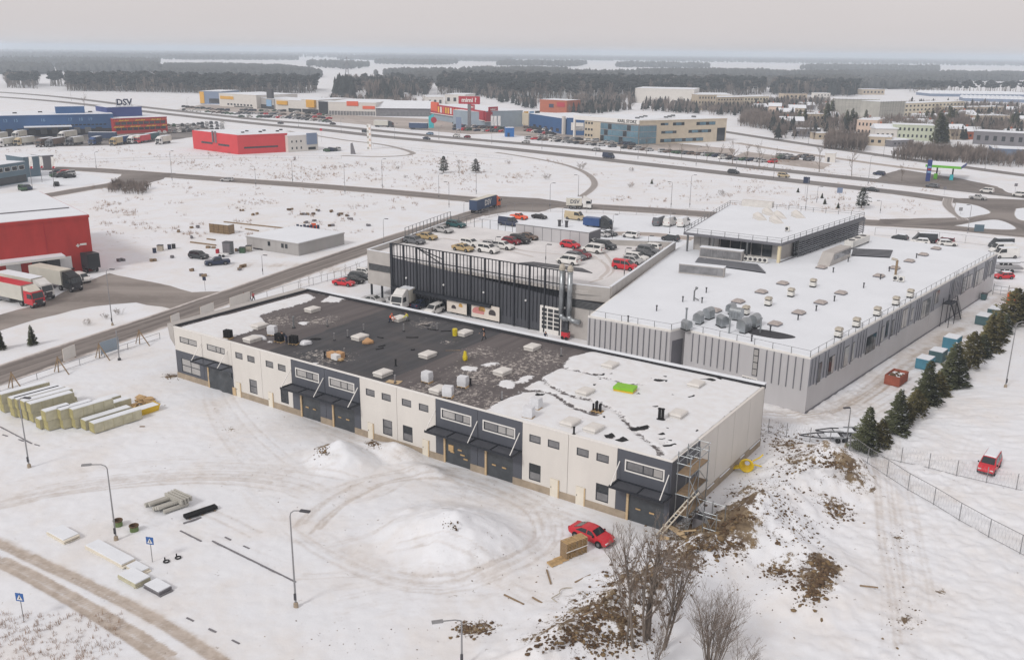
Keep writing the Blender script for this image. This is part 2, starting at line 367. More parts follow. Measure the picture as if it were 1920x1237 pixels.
def ground_material():
    m=bpy.data.materials.new('snow_ground'); m.use_nodes=True; t=m.node_tree; N=t.nodes; K=t.links; p=N['Principled BSDF']
    p.inputs['Roughness'].default_value=0.9; p.inputs['Specular IOR Level'].default_value=0.15
    tc=N.new('ShaderNodeTexCoord').outputs['Object']
    def noise(s,d=5,r=0.6,vec=None):
        n=N.new('ShaderNodeTexNoise'); n.inputs['Scale'].default_value=s; n.inputs['Detail'].default_value=d; n.inputs['Roughness'].default_value=r
        K.new(vec or tc,n.inputs['Vector']); return n.outputs['Fac']
    def rng(v,a,b,c=0.0,d=1.0):
        r=N.new('ShaderNodeMapRange'); r.interpolation_type='SMOOTHSTEP'
        for k,x in zip(('From Min','From Max','To Min','To Max'),(a,b,c,d)):r.inputs[k].default_value=x
        K.new(v,r.inputs['Value']); return r.outputs['Result']
    def mth(op,a,b):
        n=N.new('ShaderNodeMath'); n.operation=op
        for i,x in enumerate((a,b)):
            if isinstance(x,(int,float)):n.inputs[i].default_value=x
            else:K.new(x,n.inputs[i])
        return n.outputs[0]
    def mix(f,a,b):
        n=N.new('ShaderNodeMix'); n.data_type='RGBA'; K.new(f,n.inputs['Factor'])
        for k,x in(('A',a),('B',b)):
            if isinstance(x,tuple):n.inputs[k].default_value=(*x,1)
            else:K.new(x,n.inputs[k])
        return n.outputs['Result']
    def attr(s):n=N.new('ShaderNodeAttribute'); n.attribute_name=s; return n.outputs['Fac']
    big=rng(noise(0.012,4),0.35,0.65)
    c=mix(big,(0.752,0.773,0.806),(0.782,0.80,0.835))
    warm=rng(noise(0.11,5,0.7),0.40,0.70,0,0.75)
    c=mix(warm,c,(0.725,0.70,0.68))
    # tracks: brown slush, streaky
    dn=noise(0.55,6,0.75); d=rng(mth('ADD',mth('MULTIPLY',attr('dirt'),1.05),mth('MULTIPLY',mth('SUBTRACT',dn,0.5),0.9)),0.12,0.95,0,0.92)
    c=mix(d,c,mix(rng(noise(0.9,5,0.7),0.35,0.7),(0.50,0.435,0.375),(0.36,0.295,0.235)))
    # dry grass poking through the snow of the fields
    g1=rng(noise(0.42,8,0.8),0.55,0.70); g2=rng(noise(0.06,4),0.42,0.62)
    gsp=mth('MULTIPLY',mth('MULTIPLY',g1,g2),attr('grass'))
    c=mix(mth('MULTIPLY',gsp,0.8),c,(0.36,0.28,0.24))
    # bare soil
    md=rng(mth('ADD',attr('mud'),mth('MULTIPLY',mth('SUBTRACT',noise(0.75,8,0.85),0.5),3.4)),0.42,0.56)
    c=mix(md,c,mix(rng(noise(0.5,5),0.4,0.65),(0.13,0.093,0.062),(0.26,0.20,0.128)))
    K.new(c,p.inputs['Base Color'])
    b=N.new('ShaderNodeBump'); b.inputs['Strength'].default_value=0.55; b.inputs['Distance'].default_value=0.10
    K.new(noise(0.9,6,0.65),b.inputs['Height']); K.new(b.outputs['Normal'],p.inputs['Normal'])
    return m
gm.materials.append(ground_material())
ground=ob('ground',gm,kind='structure')
# ================================================================== ROADS
def road_material(name,dark,slush,snowy,edge=0.80,streak=(4.0,0.035)):
    m=bpy.data.materials.new(name); m.use_nodes=True; t=m.node_tree; N=t.nodes; K=t.links; p=N['Principled BSDF']
    p.inputs['Roughness'].default_value=0.75; p.inputs['Specular IOR Level'].default_value=0.3
    uv=N.new('ShaderNodeUVMap'); sx=N.new('ShaderNodeSeparateXYZ'); K.new(uv.outputs['UV'],sx.inputs[0])
    mp=N.new('ShaderNodeMapping'); mp.inputs['Scale'].default_value=(streak[0],streak[1],1); K.new(uv.outputs['UV'],mp.inputs['Vector'])
    n=N.new('ShaderNodeTexNoise'); n.inputs['Scale'].default_value=1.0; n.inputs['Detail'].default_value=4; K.new(mp.outputs['Vector'],n.inputs['Vector'])
    tc=N.new('ShaderNodeTexCoord'); n2=N.new('ShaderNodeTexNoise'); n2.inputs['Scale'].default_value=0.5; n2.inputs['Detail'].default_value=6; n2.inputs['Roughness'].default_value=0.7
    K.new(tc.outputs['Object'],n2.inputs['Vector'])
    def rng(v,a,b,c=0.0,d=1.0):
        r=N.new('ShaderNodeMapRange')
        for k,x in zip(('From Min','From Max','To Min','To Max'),(a,b,c,d)):r.inputs[k].default_value=x
        K.new(v,r.inputs['Value']); return r.outputs['Result']
    def mix(f,a,b):
        q=N.new('ShaderNodeMix'); q.data_type='RGBA'; K.new(f,q.inputs['Factor'])
        for k,x in(('A',a),('B',b)):
            if isinstance(x,tuple):q.inputs[k].default_value=(*x,1)
            else:K.new(x,q.inputs[k])
        return q.outputs['Result']
    c=mix(rng(n.outputs['Fac'],0.38,0.62),dark,slush)
    c=mix(rng(n2.outputs['Fac'],0.50,0.72,0,0.5),c,slush)
    ab=N.new('ShaderNodeMath'); ab.operation='ABSOLUTE'; K.new(sx.outputs['X'],ab.inputs[0])
    ad=N.new('ShaderNodeMath'); ad.operation='MULTIPLY_ADD'; ad.inputs[1].default_value=0.35; K.new(n2.outputs['Fac'],ad.inputs[0]); K.new(ab.outputs[0],ad.inputs[2])
    c=mix(rng(ad.outputs[0],edge+0.17,edge+0.32),c,snowy)
    K.new(c,p.inputs['Base Color']); MATS[name]=m
road_material('road_street',(0.135,0.117,0.107),(0.265,0.236,0.217),(0.62,0.575,0.55))
road_material('road_highway',(0.135,0.125,0.12),(0.24,0.22,0.21),(0.55,0.52,0.50),edge=0.86)
road_material('road_snowy',(0.30,0.26,0.23),(0.46,0.41,0.375),(0.68,0.64,0.62),edge=0.72)
road_material('road_yard',(0.20,0.175,0.158),(0.33,0.295,0.27),(0.62,0.6,0.59),edge=0.9,streak=(1.5,0.12))
road_material('path',(0.26,0.235,0.22),(0.36,0.33,0.31),(0.6,0.57,0.56),edge=0.75)
def ribbon(name,line,w,z,mat,parent=None,step=6.0,world_pts=False,kind='structure',jag=0.0):
    pts=smooth_line(line if world_pts else poly_w(line),step); n=len(pts); vs,fs,uv=[],[],[]; s=0.0
    ws=w if callable(w)else(lambda t:w); K=(-1,-0.5,0,0.5,1)
    for i,p in enumerate(pts):
        d=(pts[min(i+1,n-1)]-pts[max(i-1,0)]).normalized(); nr=Vector((-d.y,d.x,0))
        if i:s+=(p-pts[i-1]).length
        for k in K:
            q=p+nr*(k*ws(i/(n-1))/2*(1+jag*(random.random()-0.5)*(abs(k)==1))); vs.append((q.x,q.y,z)); uv.append((k,s))
    for i in range(n-1):
        for j in range(4):a=i*5+j; fs.append((a,a+5,a+6,a+1))
    me=bpy.data.meshes.new(name); me.from_pydata(vs,[],fs); me.materials.append(MATS[mat])
    ul=me.uv_layers.new(name='UVMap')
    for lp in me.loops:ul.data[lp.index].uv=uv[lp.vertex_index]
    me.update(); me.flip_normals()if me.polygons[0].normal.z<0 else None
    return ob(name,me,parent,kind=kind if not parent else None)
def sheet(name,pts,z,mat,jag=0.35,step=3.0,world_pts=False,smooth=False):
    P=[Vector(p)for p in pts]if world_pts else poly_w(pts); out=[]
    for a,b in zip(P,P[1:]+P[:1]):
        n=max(1,int((b-a).length/step)); nr=Vector((-(b-a).y,(b-a).x,0)).normalized()
        for k in range(n):q=a.lerp(b,k/n)+nr*random.uniform(-jag,jag)*(k>0); out.append((q.x,q.y,z))
    me=bpy.data.meshes.new(name); me.from_pydata(out,[],[list(range(len(out)))]); me.materials.append(MATS[mat])
    ul=me.uv_layers.new(name='UVMap')
    for lp in me.loops:v=out[lp.vertex_index]; ul.data[lp.index].uv=(0.2*math.sin(v[0]*.3),v[1])
    me.update(); me.flip_normals()if me.polygons[0].normal.z<0 else None
    return ob(name,me,kind='structure')
ribbon('street',[(-160,752),(-60,724),(0,703),(90,672),(220,628),(313,597),(400,566),(480,538),(605,494),(688,466),(757,443),(838,418),(890,401),(960,382)],7.8,0.030,'road_street')
ribbon('road',[(-60,330),(20,312),(83,316),(160,318),(250,324),(370,333),(480,341),(605,350),(730,360),(850,371),(960,380),(1098,387),(1230,395),(1340,403),(1480,411),(1620,417),(1765,425),(1850,433),(1960,443)],11.0,0.026,'road_street')
ribbon('road',[(-80,392),(0,377),(80,368),(150,356),(218,345),(265,333),(320,329)],8.0,0.022,'road_street')
ribbon('highway',[(-300,160),(-60,170),(100,181),(268,201),(480,224),(600,234),(705,245),(830,257),(960,268),(1210,291),(1440,317),(1690,344),(1916,368),(2100,390)],10.5,0.022,'road_highway',step=15)
ribbon('highway',[(-300,170),(-60,179),(100,190),(268,209),(480,232),(600,243),(705,255),(830,267),(960,280),(1210,308),(1440,334),(1690,362),(1816,380),(1916,390),(2100,412)],11.0,0.018,'road_highway',step=15)
ribbon('service_road',[(1300,238),(1440,260),(1580,281),(1740,304),(1920,329),(2050,346)],8.5,0.02,'road_highway',step=12)
ribbon('service_road',[(1380,268),(1440,278),(1560,296),(1690,314),(1760,322)],6.5,0.016,'road_snowy',step=12)
ribbon('footpath',[(930,286),(1000,297),(1050,307),(1085,318),(1107,331),(1115,345),(1106,358),(1085,372)],2.6,0.04,'path',step=3)
ribbon('footpath',[(540,246),(640,262),(720,272),(775,288),(720,294),(640,292)],3.0,0.018,'path',step=5)
sheet('junction',[(880,394),(935,368),(1010,372),(1075,381),(1010,398),(960,396),(910,405)],0.034,'road_street')
sheet('junction',[(200,352),(235,322),(330,325),(300,338),(255,350)],0.034,'road_street')
sheet('roundabout',[(1660,362),(1776,372),(1850,372),(1960,376),(2100,392),(2100,470),(1960,447),(1880,436),(1800,424),(1640,421),(1650,411),(1760,409),(1810,408),(1845,404),(1858,397),(1840,390),(1800,381),(1740,374)],0.036,'road_street')
# kerbed islands of snow in the junctions
def island(pts,h=0.14):
    P=smooth_line(poly_w(pts+pts[:1]),1.5)[:-1]; c=sum(P,Vector())/len(P)
    mb=MB(); mb.prism([(p.x,p.y)for p in P],0.0,h); o=struct('traffic_island',mb,'snow')
    k=MB(); n=len(P)
    for a,b in zip(P,P[1:]+P[:1]):k.bar((a.x,a.y,h/2),(b.x,b.y,h/2),0.22,h+0.02)
    k.build('kerb','concrete_light',o); return o
island([(1792,381),(1830,386),(1857,399),(1835,405),(1805,409),(1790,396)])
island([(1905,392),(1960,388),(1985,402),(1960,416),(1915,414),(1902,404)])
island([(1790,424),(1866,413),(1905,430),(1850,430)])
ribbon('footpath',[(1778,372),(1776,384),(1786,396),(1800,406),(1806,413)],3.0,0.045,'path',step=2)
# yards and car parks
YARD=sheet('loading_yard',[(-60,640),(0,620),(70,598),(170,575),(255,567),(325,580),(345,586),(430,557),(425,546),(360,548),(320,536),(240,520),(205,512),(150,532),(70,572),(0,590),(-60,600)],0.024,'road_yard')
sheet('parking_lot',[(-80,300),(20,305),(150,322),(205,338),(150,350),(60,345),(-80,360)],0.012,'snow')
sheet('lorry_yard',[(-80,262),(0,268),(120,275),(230,272),(330,262),(420,248),(360,232),(250,235),(0,240),(-80,238)],0.016,'road_highway')
sheet('parking_lot',[(330,206),(480,212),(600,226),(760,242),(880,252),(960,250),(930,232),(820,224),(640,216),(480,200),(380,196)],0.012,'road_snowy')
sheet('parking_lot',[(950,252),(1100,268),(1240,284),(1370,297),(1380,280),(1100,252),(1000,235),(940,238)],0.010,'road_snowy')
sheet('parking_lot',[(1370,296),(1440,306),(1540,318),(1560,308),(1480,296),(1400,284)],0.012,'road_snowy')
sheet('forecourt',[(1640,338),(1700,345),(1800,357),(1900,366),(1870,350),(1800,335),(1730,324),(1690,318),(1660,326)],0.028,'road_street')
sheet('van_lot',[(960,398),(1120,402),(1330,412),(1330,470),(1270,472),(1100,458),(930,436),(900,420)],0.008,'snow')
ribbon('lot_lane',[(1080,440),(1150,438),(1230,440),(1330,452)],5.5,0.02,'road_snowy')
# ================================================================== THE NEW HALL (white and dark panels)
HALL_H=7.43
hall=thing('industrial_hall','long new hall with white and dark grey bays, dark roof half under snow','building',KO,WA)
def wall_pieces(name,axis,o,x0,x1,z0,z1,t,mat,holes,parent):
    """one wall panel with openings; axis 'x' runs along local x at y=o (facing -y), 'y' along local y at x=o (facing +x)"""
    hs=[h for h in holes if h[0]<x1-.01 and h[1]>x0+.01 and h[2]<z1-.01 and h[3]>z0+.01]
    xs=sorted({x0,x1,*[min(max(v,x0),x1)for h in hs for v in h[:2]]}); mb=MB()
    for a,b in zip(xs,xs[1:]):
        if b-a<1e-4:continue
        c=(a+b)/2; cut=sorted([(max(h[2],z0),min(h[3],z1))for h in hs if h[0]<c<h[1]]); z=z0
        for lo,hi in cut+[(z1,z1)]:
            if lo-z>1e-3:
                if axis=='x':mb.box(a,b,o,o+t,z,lo)
                else:mb.box(o-t,o,a,b,z,lo)
            z=max(z,hi)
    return mb.build(name,mat,parent)if mb.f else None
def window(parent,x0,x1,z0,z1,splits=(),fr='dark_frame',pane='win_grey',y=0.0,fw_=0.09,trim=False,hs=(),name='window'):
    f=MB(); w=fw_
    f.box(x0,x1,y+.02,y+.12,z0,z0+w); f.box(x0,x1,y+.02,y+.12,z1-w,z1)
    f.box(x0,x0+w,y+.02,y+.12,z0+w,z1-w); f.box(x1-w,x1,y+.02,y+.12,z0+w,z1-w)
    xs=[x0+w]+[x0+(x1-x0)*s for s in splits]+[x1-w]; zs=[z0+w]+[z0+(z1-z0)*s for s in hs]+[z1-w]
    for s in xs[1:-1]:f.box(s-w/2,s+w/2,y+.025,y+.115,z0+w,z1-w)
    for s in zs[1:-1]:f.box(x0+w,x1-w,y+.03,y+.11,s-w/2,s+w/2)
    o=f.build(name,fr,parent)
    for a,b in zip(xs,xs[1:]):
        for c,d in zip(zs,zs[1:]):MB().box(a-.01,b+.01,y+.06,y+.08,c-.01,d+.01).build('pane',random.choice(pane)if isinstance(pane,(list,tuple))else pane,o)
    if trim:
        t=MB(); g=0.14
        t.box(x0-g,x1+g,y-.04,y+.03,z1,z1+g); t.box(x0-g,x1+g,y-.04,y+.03,z0-g,z0)
        t.box(x0-g,x0,y-.04,y+.03,z0,z1); t.box(x1,x1+g,y-.04,y+.03,z0,z1); t.build('window_trim','white_trim',o)
    return o
small_w=[12.8,15.15,18.65,20.93,35.96,38.45,41.53,44.06,59.02,61.3,64.74,67.02]
tall_w=[15.2,21.1,38.5,41.6,59.05,67.1]
ribbon_w=[(24.25,28.1),(30.05,34.0),(47.4,51.35),(53.15,57.1),(70.35,74.3)]
gates=[(24.85,28.2),(30.4,33.95),(47.75,51.35),(53.45,57.0),(70.7,74.6)]
doors=[(12.5,13.5),(18.75,19.75),(36.1,37.1),(44.5,45.55),(61.7,62.85),(64.8,65.95)]
holes=[(a,a+1.4,5.4,6.25)for a in small_w]+[(a,a+1.45,1.1,3.0)for a in tall_w]+[(a,b,5.32,6.28)for a,b in ribbon_w]
holes+=[(a,b,0,3.05)for a,b in gates]+[(a,b,0,2.02)for a,b in doors]+[(1.13,5.14,1.08,3.1),(6.95,11.8,0,3.05),(1.2,4.9,5.38,6.22),(7.02,10.7,5.38,6.25)]
bays=[(0,6.0,'w0'),(6.0,12.0,'w0'),(12.0,17.7,'w'),(17.7,23.35,'w'),(23.35,29.2,'d'),(29.2,35.0,'d'),(35.0,40.75,'w'),(40.75,46.5,'w'),
        (46.5,52.3,'d'),(52.3,58.15,'d'),(58.15,63.75,'w'),(63.75,69.35,'w'),(69.35,75.15,'d')]
for a,b,k in bays:
    if k=='w0':
        wall_pieces('wall_panel','x',0.0,a+.022,b-.022,4.1,HALL_H-.06,.22,'white_panel',holes,hall)
        wall_pieces('wall_panel','x',0.0,a+.022,b-.022,0.8,4.085,.22,'dark_panel',holes,hall)
    else:wall_pieces('wall_panel','x',0.0,a+.022,b-.022,0.8,HALL_H-.06,.22,'white_panel' if k=='w' else 'dark_panel',holes,hall)
low=sorted([h[:2]for h in holes if h[2]<.1]); x=0.0
for a,b in low+[(75.15,75.15)]:
    if a-x>.2:MB().box(x,a,-.05,.24,-.6,.8).build('plinth','concrete',hall)
    x=b
for a in small_w:window(hall,a,a+1.4,5.4,6.25)
for a in tall_w:window(hall,a,a+1.45,1.1,3.0,hs=(.5,),pane=['win_grey','win_dark'])
for a,b in ribbon_w:window(hall,a,b,5.32,6.28,splits=(.46,.73),trim=True,pane=['win_blind','win_grey'])
window(hall,1.2,4.9,5.38,6.22,splits=(.5,),pane='win_blind'); window(hall,7.02,10.7,5.38,6.25,splits=(.5,.75),pane='win_blind')
window(hall,1.13,5.14,1.08,3.1,splits=(.5,),hs=(.5,),trim=False,pane='win_blind')
for a,b in doors:
    d=MB().box(a+.02,b-.02,-.06,.06,0.0,2.0).build('door','door_cream',hall)
    MB().box(b-.16,b-.02,-.1,-.06,0.0,2.0).build('door_batten','plywood',d); MB().box(a+.12,a+.17,-.10,-.06,.95,1.1).build('handle','lamp_dark',d)
def wavy(x0,x1,z0,z1,y,amp,seed,nx_=14,nz_=10):
    r=random.Random(seed); ph=[r.uniform(0,6)for _ in range(4)]; mb=MB(); vs=[]
    for j in range(nz_+1):
        for i in range(nx_+1):
            u,v=i/nx_,j/nz_
            vs.append((x0+(x1-x0)*u,y+amp*(math.sin(u*9+ph[0]+v*4)*math.sin(v*5+ph[1])+.5*math.sin(u*17-v*9+ph[2])),z0+(z1-z0)*v))
    mb.add(vs,[(j*(nx_+1)+i,j*(nx_+1)+i+1,(j+1)*(nx_+1)+i+1,(j+1)*(nx_+1)+i)for j in range(nz_)for i in range(nx_)]); return mb
for q,(a,b)in enumerate(gates):
    g=wavy(a+.1,b,0.0,3.05,.06,.018,q).build('gate_sheet','tarp_black',hall,smooth=True)
    MB().box(a-.12,a+.12,-.08,.05,0.0,3.05).build('gate_jamb','plywood',hall)
    for k in(.30,.68):xx=a+(b-a)*k; MB().box(xx-.26,xx+.26,-.03,.02,1.42,1.56).build('slot_board','lumber',g)
wavy(6.95,11.8,-.1,3.1,-.06,.10,77,26,16).build('gate_sheet','tarp_black',hall,smooth=True)
MB().box(6.8,7.05,-.12,.1,0,3.05).build('gate_jamb','plywood',hall); MB().box(11.75,12.4,-.10,-.051,0,1.1).build('gate_board','plywood',hall)
MB().box(48.3,49.0,-.05,.03,1.55,2.3).build('gate_board','lumber',hall)
for a in((49.6,1.9),(50.0,1.4),(50.4,1.0)):MB().box(a[0],a[0]+.55,-.04,.03,a[1],a[1]+.16).build('slot_board','lumber',hall)
def canopy(x0,x1,rods,solid):
    c=MB(); z=4.02; y0=-1.85
    for y in(y0,-.06):c.bar((x0,y,z),(x1,y,z),.16,.2)
    for x in(x0,x1):c.bar((x,y0,z),(x,0,z),.16,.2)
    n=max(2,round((x1-x0)/2.9))
    for i in range(1,n):c.bar((x0+(x1-x0)*i/n,y0,z),(x0+(x1-x0)*i/n,0,z),.1,.14)
    o=c.build('canopy','black_metal',hall)
    for i in range(n):
        if solid:MB().box(x0+(x1-x0)*i/n+.06,x0+(x1-x0)*(i+1)/n-.06,y0+.08,-.14,z-.05,z-.02).build('canopy_sheet','mesh_black',o)
    for r in rods:MB().tube([(r,y0+.05,z+.1),(r,-.02,6.05)],.055,6).build('tie_rod','white_trim',o)
canopy(5.75,11.85,(5.85,11.2),False); canopy(23.25,34.9,(23.35,29.0,34.7),True); canopy(46.4,58.05,(46.5,52.3,57.8),True); canopy(69.55,75.3,(69.65,74.9),True)
# end wall, rear and far walls
XE=75.15
wall_pieces('wall_panel','y',XE,0.0,6.65,0.0,HALL_H-.06,.22,'dark_panel',[],hall)
for a,b in((6.66,11.3),(11.31,16.0),(16.01,20.7),(20.71,25.3)):wall_pieces('wall_panel','y',XE,a,b-.04,0.95,HALL_H-.06,.22,'white_panel',[],hall)
MB().box(XE-.2,XE+.06,6.66,25.3,-.8,.92).build('plinth','concrete',hall)
for a,b in((9.2,11.0),(12.6,15.4),(18.6,19.8),(21.5,24.8)):MB().box(XE+.06,XE+.16,a,b,.86,.95).build('snow_ledge','snow',hall)
MB().box(0.0,XE,25.1,25.3,-.5,HALL_H-.06).build('rear_wall','white_panel',hall); MB().box(0.0,.2,.22,25.1,-.5,HALL_H-.06).build('far_wall','dark_panel',hall)
fz=MB(); fz.add([(-1.25,-.02,HALL_H),(0,-.02,HALL_H),(0,-.02,4.6),(-.95,-.02,5.6),(-1.25,25.4,HALL_H),(0,25.4,HALL_H),(0,25.4,4.6),(-.95,25.4,5.6)],
                  [(0,3,2,1),(4,5,6,7),(0,1,5,4),(0,4,7,3),(3,7,6,2)]); fz.build('eaves_fascia','concrete_light',hall)
# parapet: caps along the four sides
MB().box(0,XE,-.03,.30,HALL_H-.06,HALL_H+.03).build('parapet_cap','white_trim',hall)
MB().box(XE-.28,XE+.03,.3,25.0,HALL_H-.06,HALL_H+.03).build('parapet_cap','white_panel',hall)
MB().box(-.05,XE,24.95,25.5,HALL_H-.30,HALL_H+.30).build('parapet','membrane_dark',hall); MB().box(-.06,XE+.02,24.9,25.55,HALL_H+.30,HALL_H+.42).build('parapet_snow','snow',hall)
MB().box(-.02,.32,.3,24.9,HALL_H-.30,HALL_H+.18).build('parapet','membrane_dark',hall); MB().box(-1.25,.05,-.02,24.95,HALL_H+.02,HALL_H+.22).build('parapet_cap','concrete_light',hall)
# the roof sheet with its snow
def hall_xy(px,py,z=HALL_H):
    p=G(px,py,z)-KO; return(p.dot(KX),p.dot(KY))
rs=0.25; rx,ry=np.meshgrid(np.arange(0.30,XE-.2,rs),np.arange(0.28,24.97,rs))
def inpoly(X,Y,poly):
    ins=np.zeros(X.shape,bool); n=len(poly)
    for i in range(n):
        (x1,y1),(x2,y2)=poly[i],poly[(i+1)%n]
        if y1==y2:continue
        ins^=((y1>Y)!=(y2>Y))&(X<(x2-x1)*(Y-y1)/(y2-y1)+x1)
    return ins
def blur(a,k):
    for _ in range(k):
        a=(a+np.roll(a,1,0)+np.roll(a,-1,0))/3; a=(a+np.roll(a,1,1)+np.roll(a,-1,1))/3
    return a
def rp(pts):return[hall_xy(*p)for p in pts]
right=[(905,771),(971,733),(990,724),(1012,709),(1054,687),(1069,668),(1096,662)]
rl=rp(right); snow_r=inpoly(rx,ry,[(rl[0][0]-1,-3)]+rl+[(rl[-1][0]+1,30),(90,30),(90,-3)]).astype(float)
snow_r=np.maximum(snow_r,inpoly(rx,ry,rp([(322,617),(576,549),(592,558),(566,569),(511,583),(485,591),(500,606),(473,619),(445,628),(418,639),(372,631)])))
for pl in([(600,566),(622,552),(645,558),(636,566)],[(862,690),(872,684),(898,688),(890,696),(874,694)],[(900,686),(910,680),(938,677),(930,683)],[(933,721),(945,709),(968,716),(962,726),(946,727)],
           [(968,716),(980,705),(1004,700),(1008,708),(985,716)],[(556,606),(565,601),(581,604),(572,608)],[(584,680),(594,676),(596,684),(590,686)],[(500,640),(508,636),(512,641)],[(596,609),(602,606),(602,611)]):
    snow_r=np.maximum(snow_r,inpoly(rx,ry,rp(pl)))
def rtrack(pts,w,s=1.0):
    global snow_r
    l=smooth_line([Vector((*hall_xy(*p),0))for p in pts],1.0); d=seg_dist(rx,ry,l); snow_r=np.minimum(snow_r,1-s*np.clip(1.4-d/w,0,1))
for p_,w_ in(([(985,690),(1010,707),(1060,738),(1120,753),(1158,773),(1175,793),(1200,815),(1245,850)],.28),([(960,740),(998,731),(1040,739),(1065,758),(1094,770),(1120,778)],.32),([(1040,685),(1110,701),(1173,718),(1210,720)],.26),([(1000,712),(1030,690),(1062,670)],.5)):rtrack(p_,w_)
for px_,py_,r_ in((1334,712,.9),(1120,772,1.2),(1235,712,.9),(1205,802,1.0),(1143,818,.9),(1165,824,.9),(1250,832,1.0),(1240,820,.8),(1210,718,.6),(1107,720,.5),(1130,702,.5),(1008,740,.7),(1240,852,.8),(1085,785,.7)):
    c_=hall_xy(px_,py_); snow_r=np.minimum(snow_r,np.clip(np.hypot(rx-c_[0],ry-c_[1])/r_-.2,0,1)+.45*fbm(rx*2.2,ry*2.2,3))
l1,l2=rp([(500,657),(720,580)]),rp([(737,706),(908,637)])
wet=inpoly(rx,ry,[l1[0],l1[1],(l1[1][0],30),(l2[1][0],30),l2[1],l2[0],(l2[0][0],-3),(l1[0][0],-3)]).astype(float)
spk=np.zeros_like(rx)
for px_,py_,r_ in((520,600,6),(600,600,5),(620,672,5),(590,665,4),(910,700,9),(960,690,9),(870,740,6),(1010,670,7),(800,605,4),(840,640,2),(900,660,5),(800,730,5),(930,755,5)):
    c_=hall_xy(px_,py_); spk=np.maximum(spk,np.clip(1.2-np.hypot(rx-c_[0],ry-c_[1])/r_,0,1))
snow_s=blur(snow_r,2); rz_=HALL_H-.10+0.10*sstep(.35,.8,snow_s)*(0.6+.8*fbm(rx*.7,ry*.7))+.01*fbm(rx*.3,ry*.3)
rme=bpy.data.meshes.new('roof'); nyr,nxr=rx.shape; ri=np.arange(rx.size).reshape(nyr,nxr)
rme.from_pydata(np.stack([rx,ry,rz_],-1).reshape(-1,3).tolist(),[],np.stack([ri[:-1,:-1],ri[:-1,1:],ri[1:,1:],ri[1:,:-1]],-1).reshape(-1,4).tolist())
for nme,arr in(('snow',snow_s),('wet',wet),('speck',spk)):rme.attributes.new(nme,'FLOAT','POINT').data.foreach_set('value',arr.astype(np.float32).ravel())
def roof_material():
    m=bpy.data.materials.new('bitumen_roof'); m.use_nodes=True; t=m.node_tree; N=t.nodes; K=t.links; p=N['Principled BSDF']
    p.inputs['Specular IOR Level'].default_value=0.3; tc=N.new('ShaderNodeTexCoord').outputs['Object']
    def noise(s,d=5,r=.6,sc_=None):
        n=N.new('ShaderNodeTexNoise'); n.inputs['Scale'].default_value=s; n.inputs['Detail'].default_value=d; n.inputs['Roughness'].default_value=r; v=tc
        if sc_:q=N.new('ShaderNodeMapping'); q.inputs['Scale'].default_value=sc_; K.new(tc,q.inputs['Vector']); v=q.outputs['Vector']
        K.new(v,n.inputs['Vector']); return n.outputs['Fac']
    def rng(v,a,b,c=0.,d=1.):
        r=N.new('ShaderNodeMapRange')
        for k,x in zip(('From Min','From Max','To Min','To Max'),(a,b,c,d)):r.inputs[k].default_value=x
        K.new(v,r.inputs['Value']); return r.outputs['Result']
    def mth(op,a,b):
        n=N.new('ShaderNodeMath'); n.operation=op
        for i,x in enumerate((a,b)):
            if isinstance(x,(int,float)):n.inputs[i].default_value=x
            else:K.new(x,n.inputs[i])
        return n.outputs[0]
    def mix(f,a,b):
        n=N.new('ShaderNodeMix'); n.data_type='RGBA'; K.new(f,n.inputs['Factor'])
        for k,x in(('A',a),('B',b)):
            if isinstance(x,tuple):n.inputs[k].default_value=(*x,1)
            else:K.new(x,n.inputs[k])
        return n.outputs['Result']
    def attr(s):n=N.new('ShaderNodeAttribute'); n.attribute_name=s; return n.outputs['Fac']
    lap=rng(noise(1.0,3,.6,(.9,.05,1)),.4,.62)
    dry=mix(lap,(.092,.080,.080),(.128,.112,.110)); dark=mix(lap,(.046,.047,.052),(.066,.066,.072))
    c=mix(rng(attr('wet'),.4,.6),dry,dark); c=mix(rng(noise(.25,4),.45,.7,0,.5),c,(.10,.088,.085))
    sp=rng(mth('ADD',mth('MULTIPLY',attr('speck'),.20),noise(2.4,7,.75)),.70,.78); c=mix(mth('MULTIPLY',sp,.7),c,(.62,.57,.52))
    sn=rng(mth('ADD',attr('snow'),mth('MULTIPLY',mth('SUBTRACT',noise(1.2,8,.8),.5),2.3)),.42,.55)
    c=mix(sn,c,mix(rng(noise(.8,5),.4,.75),(.755,.772,.795),(.70,.69,.685)))
    K.new(c,p.inputs['Base Color']); K.new(rng(sn,0,1,.68,.9),p.inputs['Roughness'])
    return m
rme.materials.append(roof_material()); ob('roof',rme,hall)
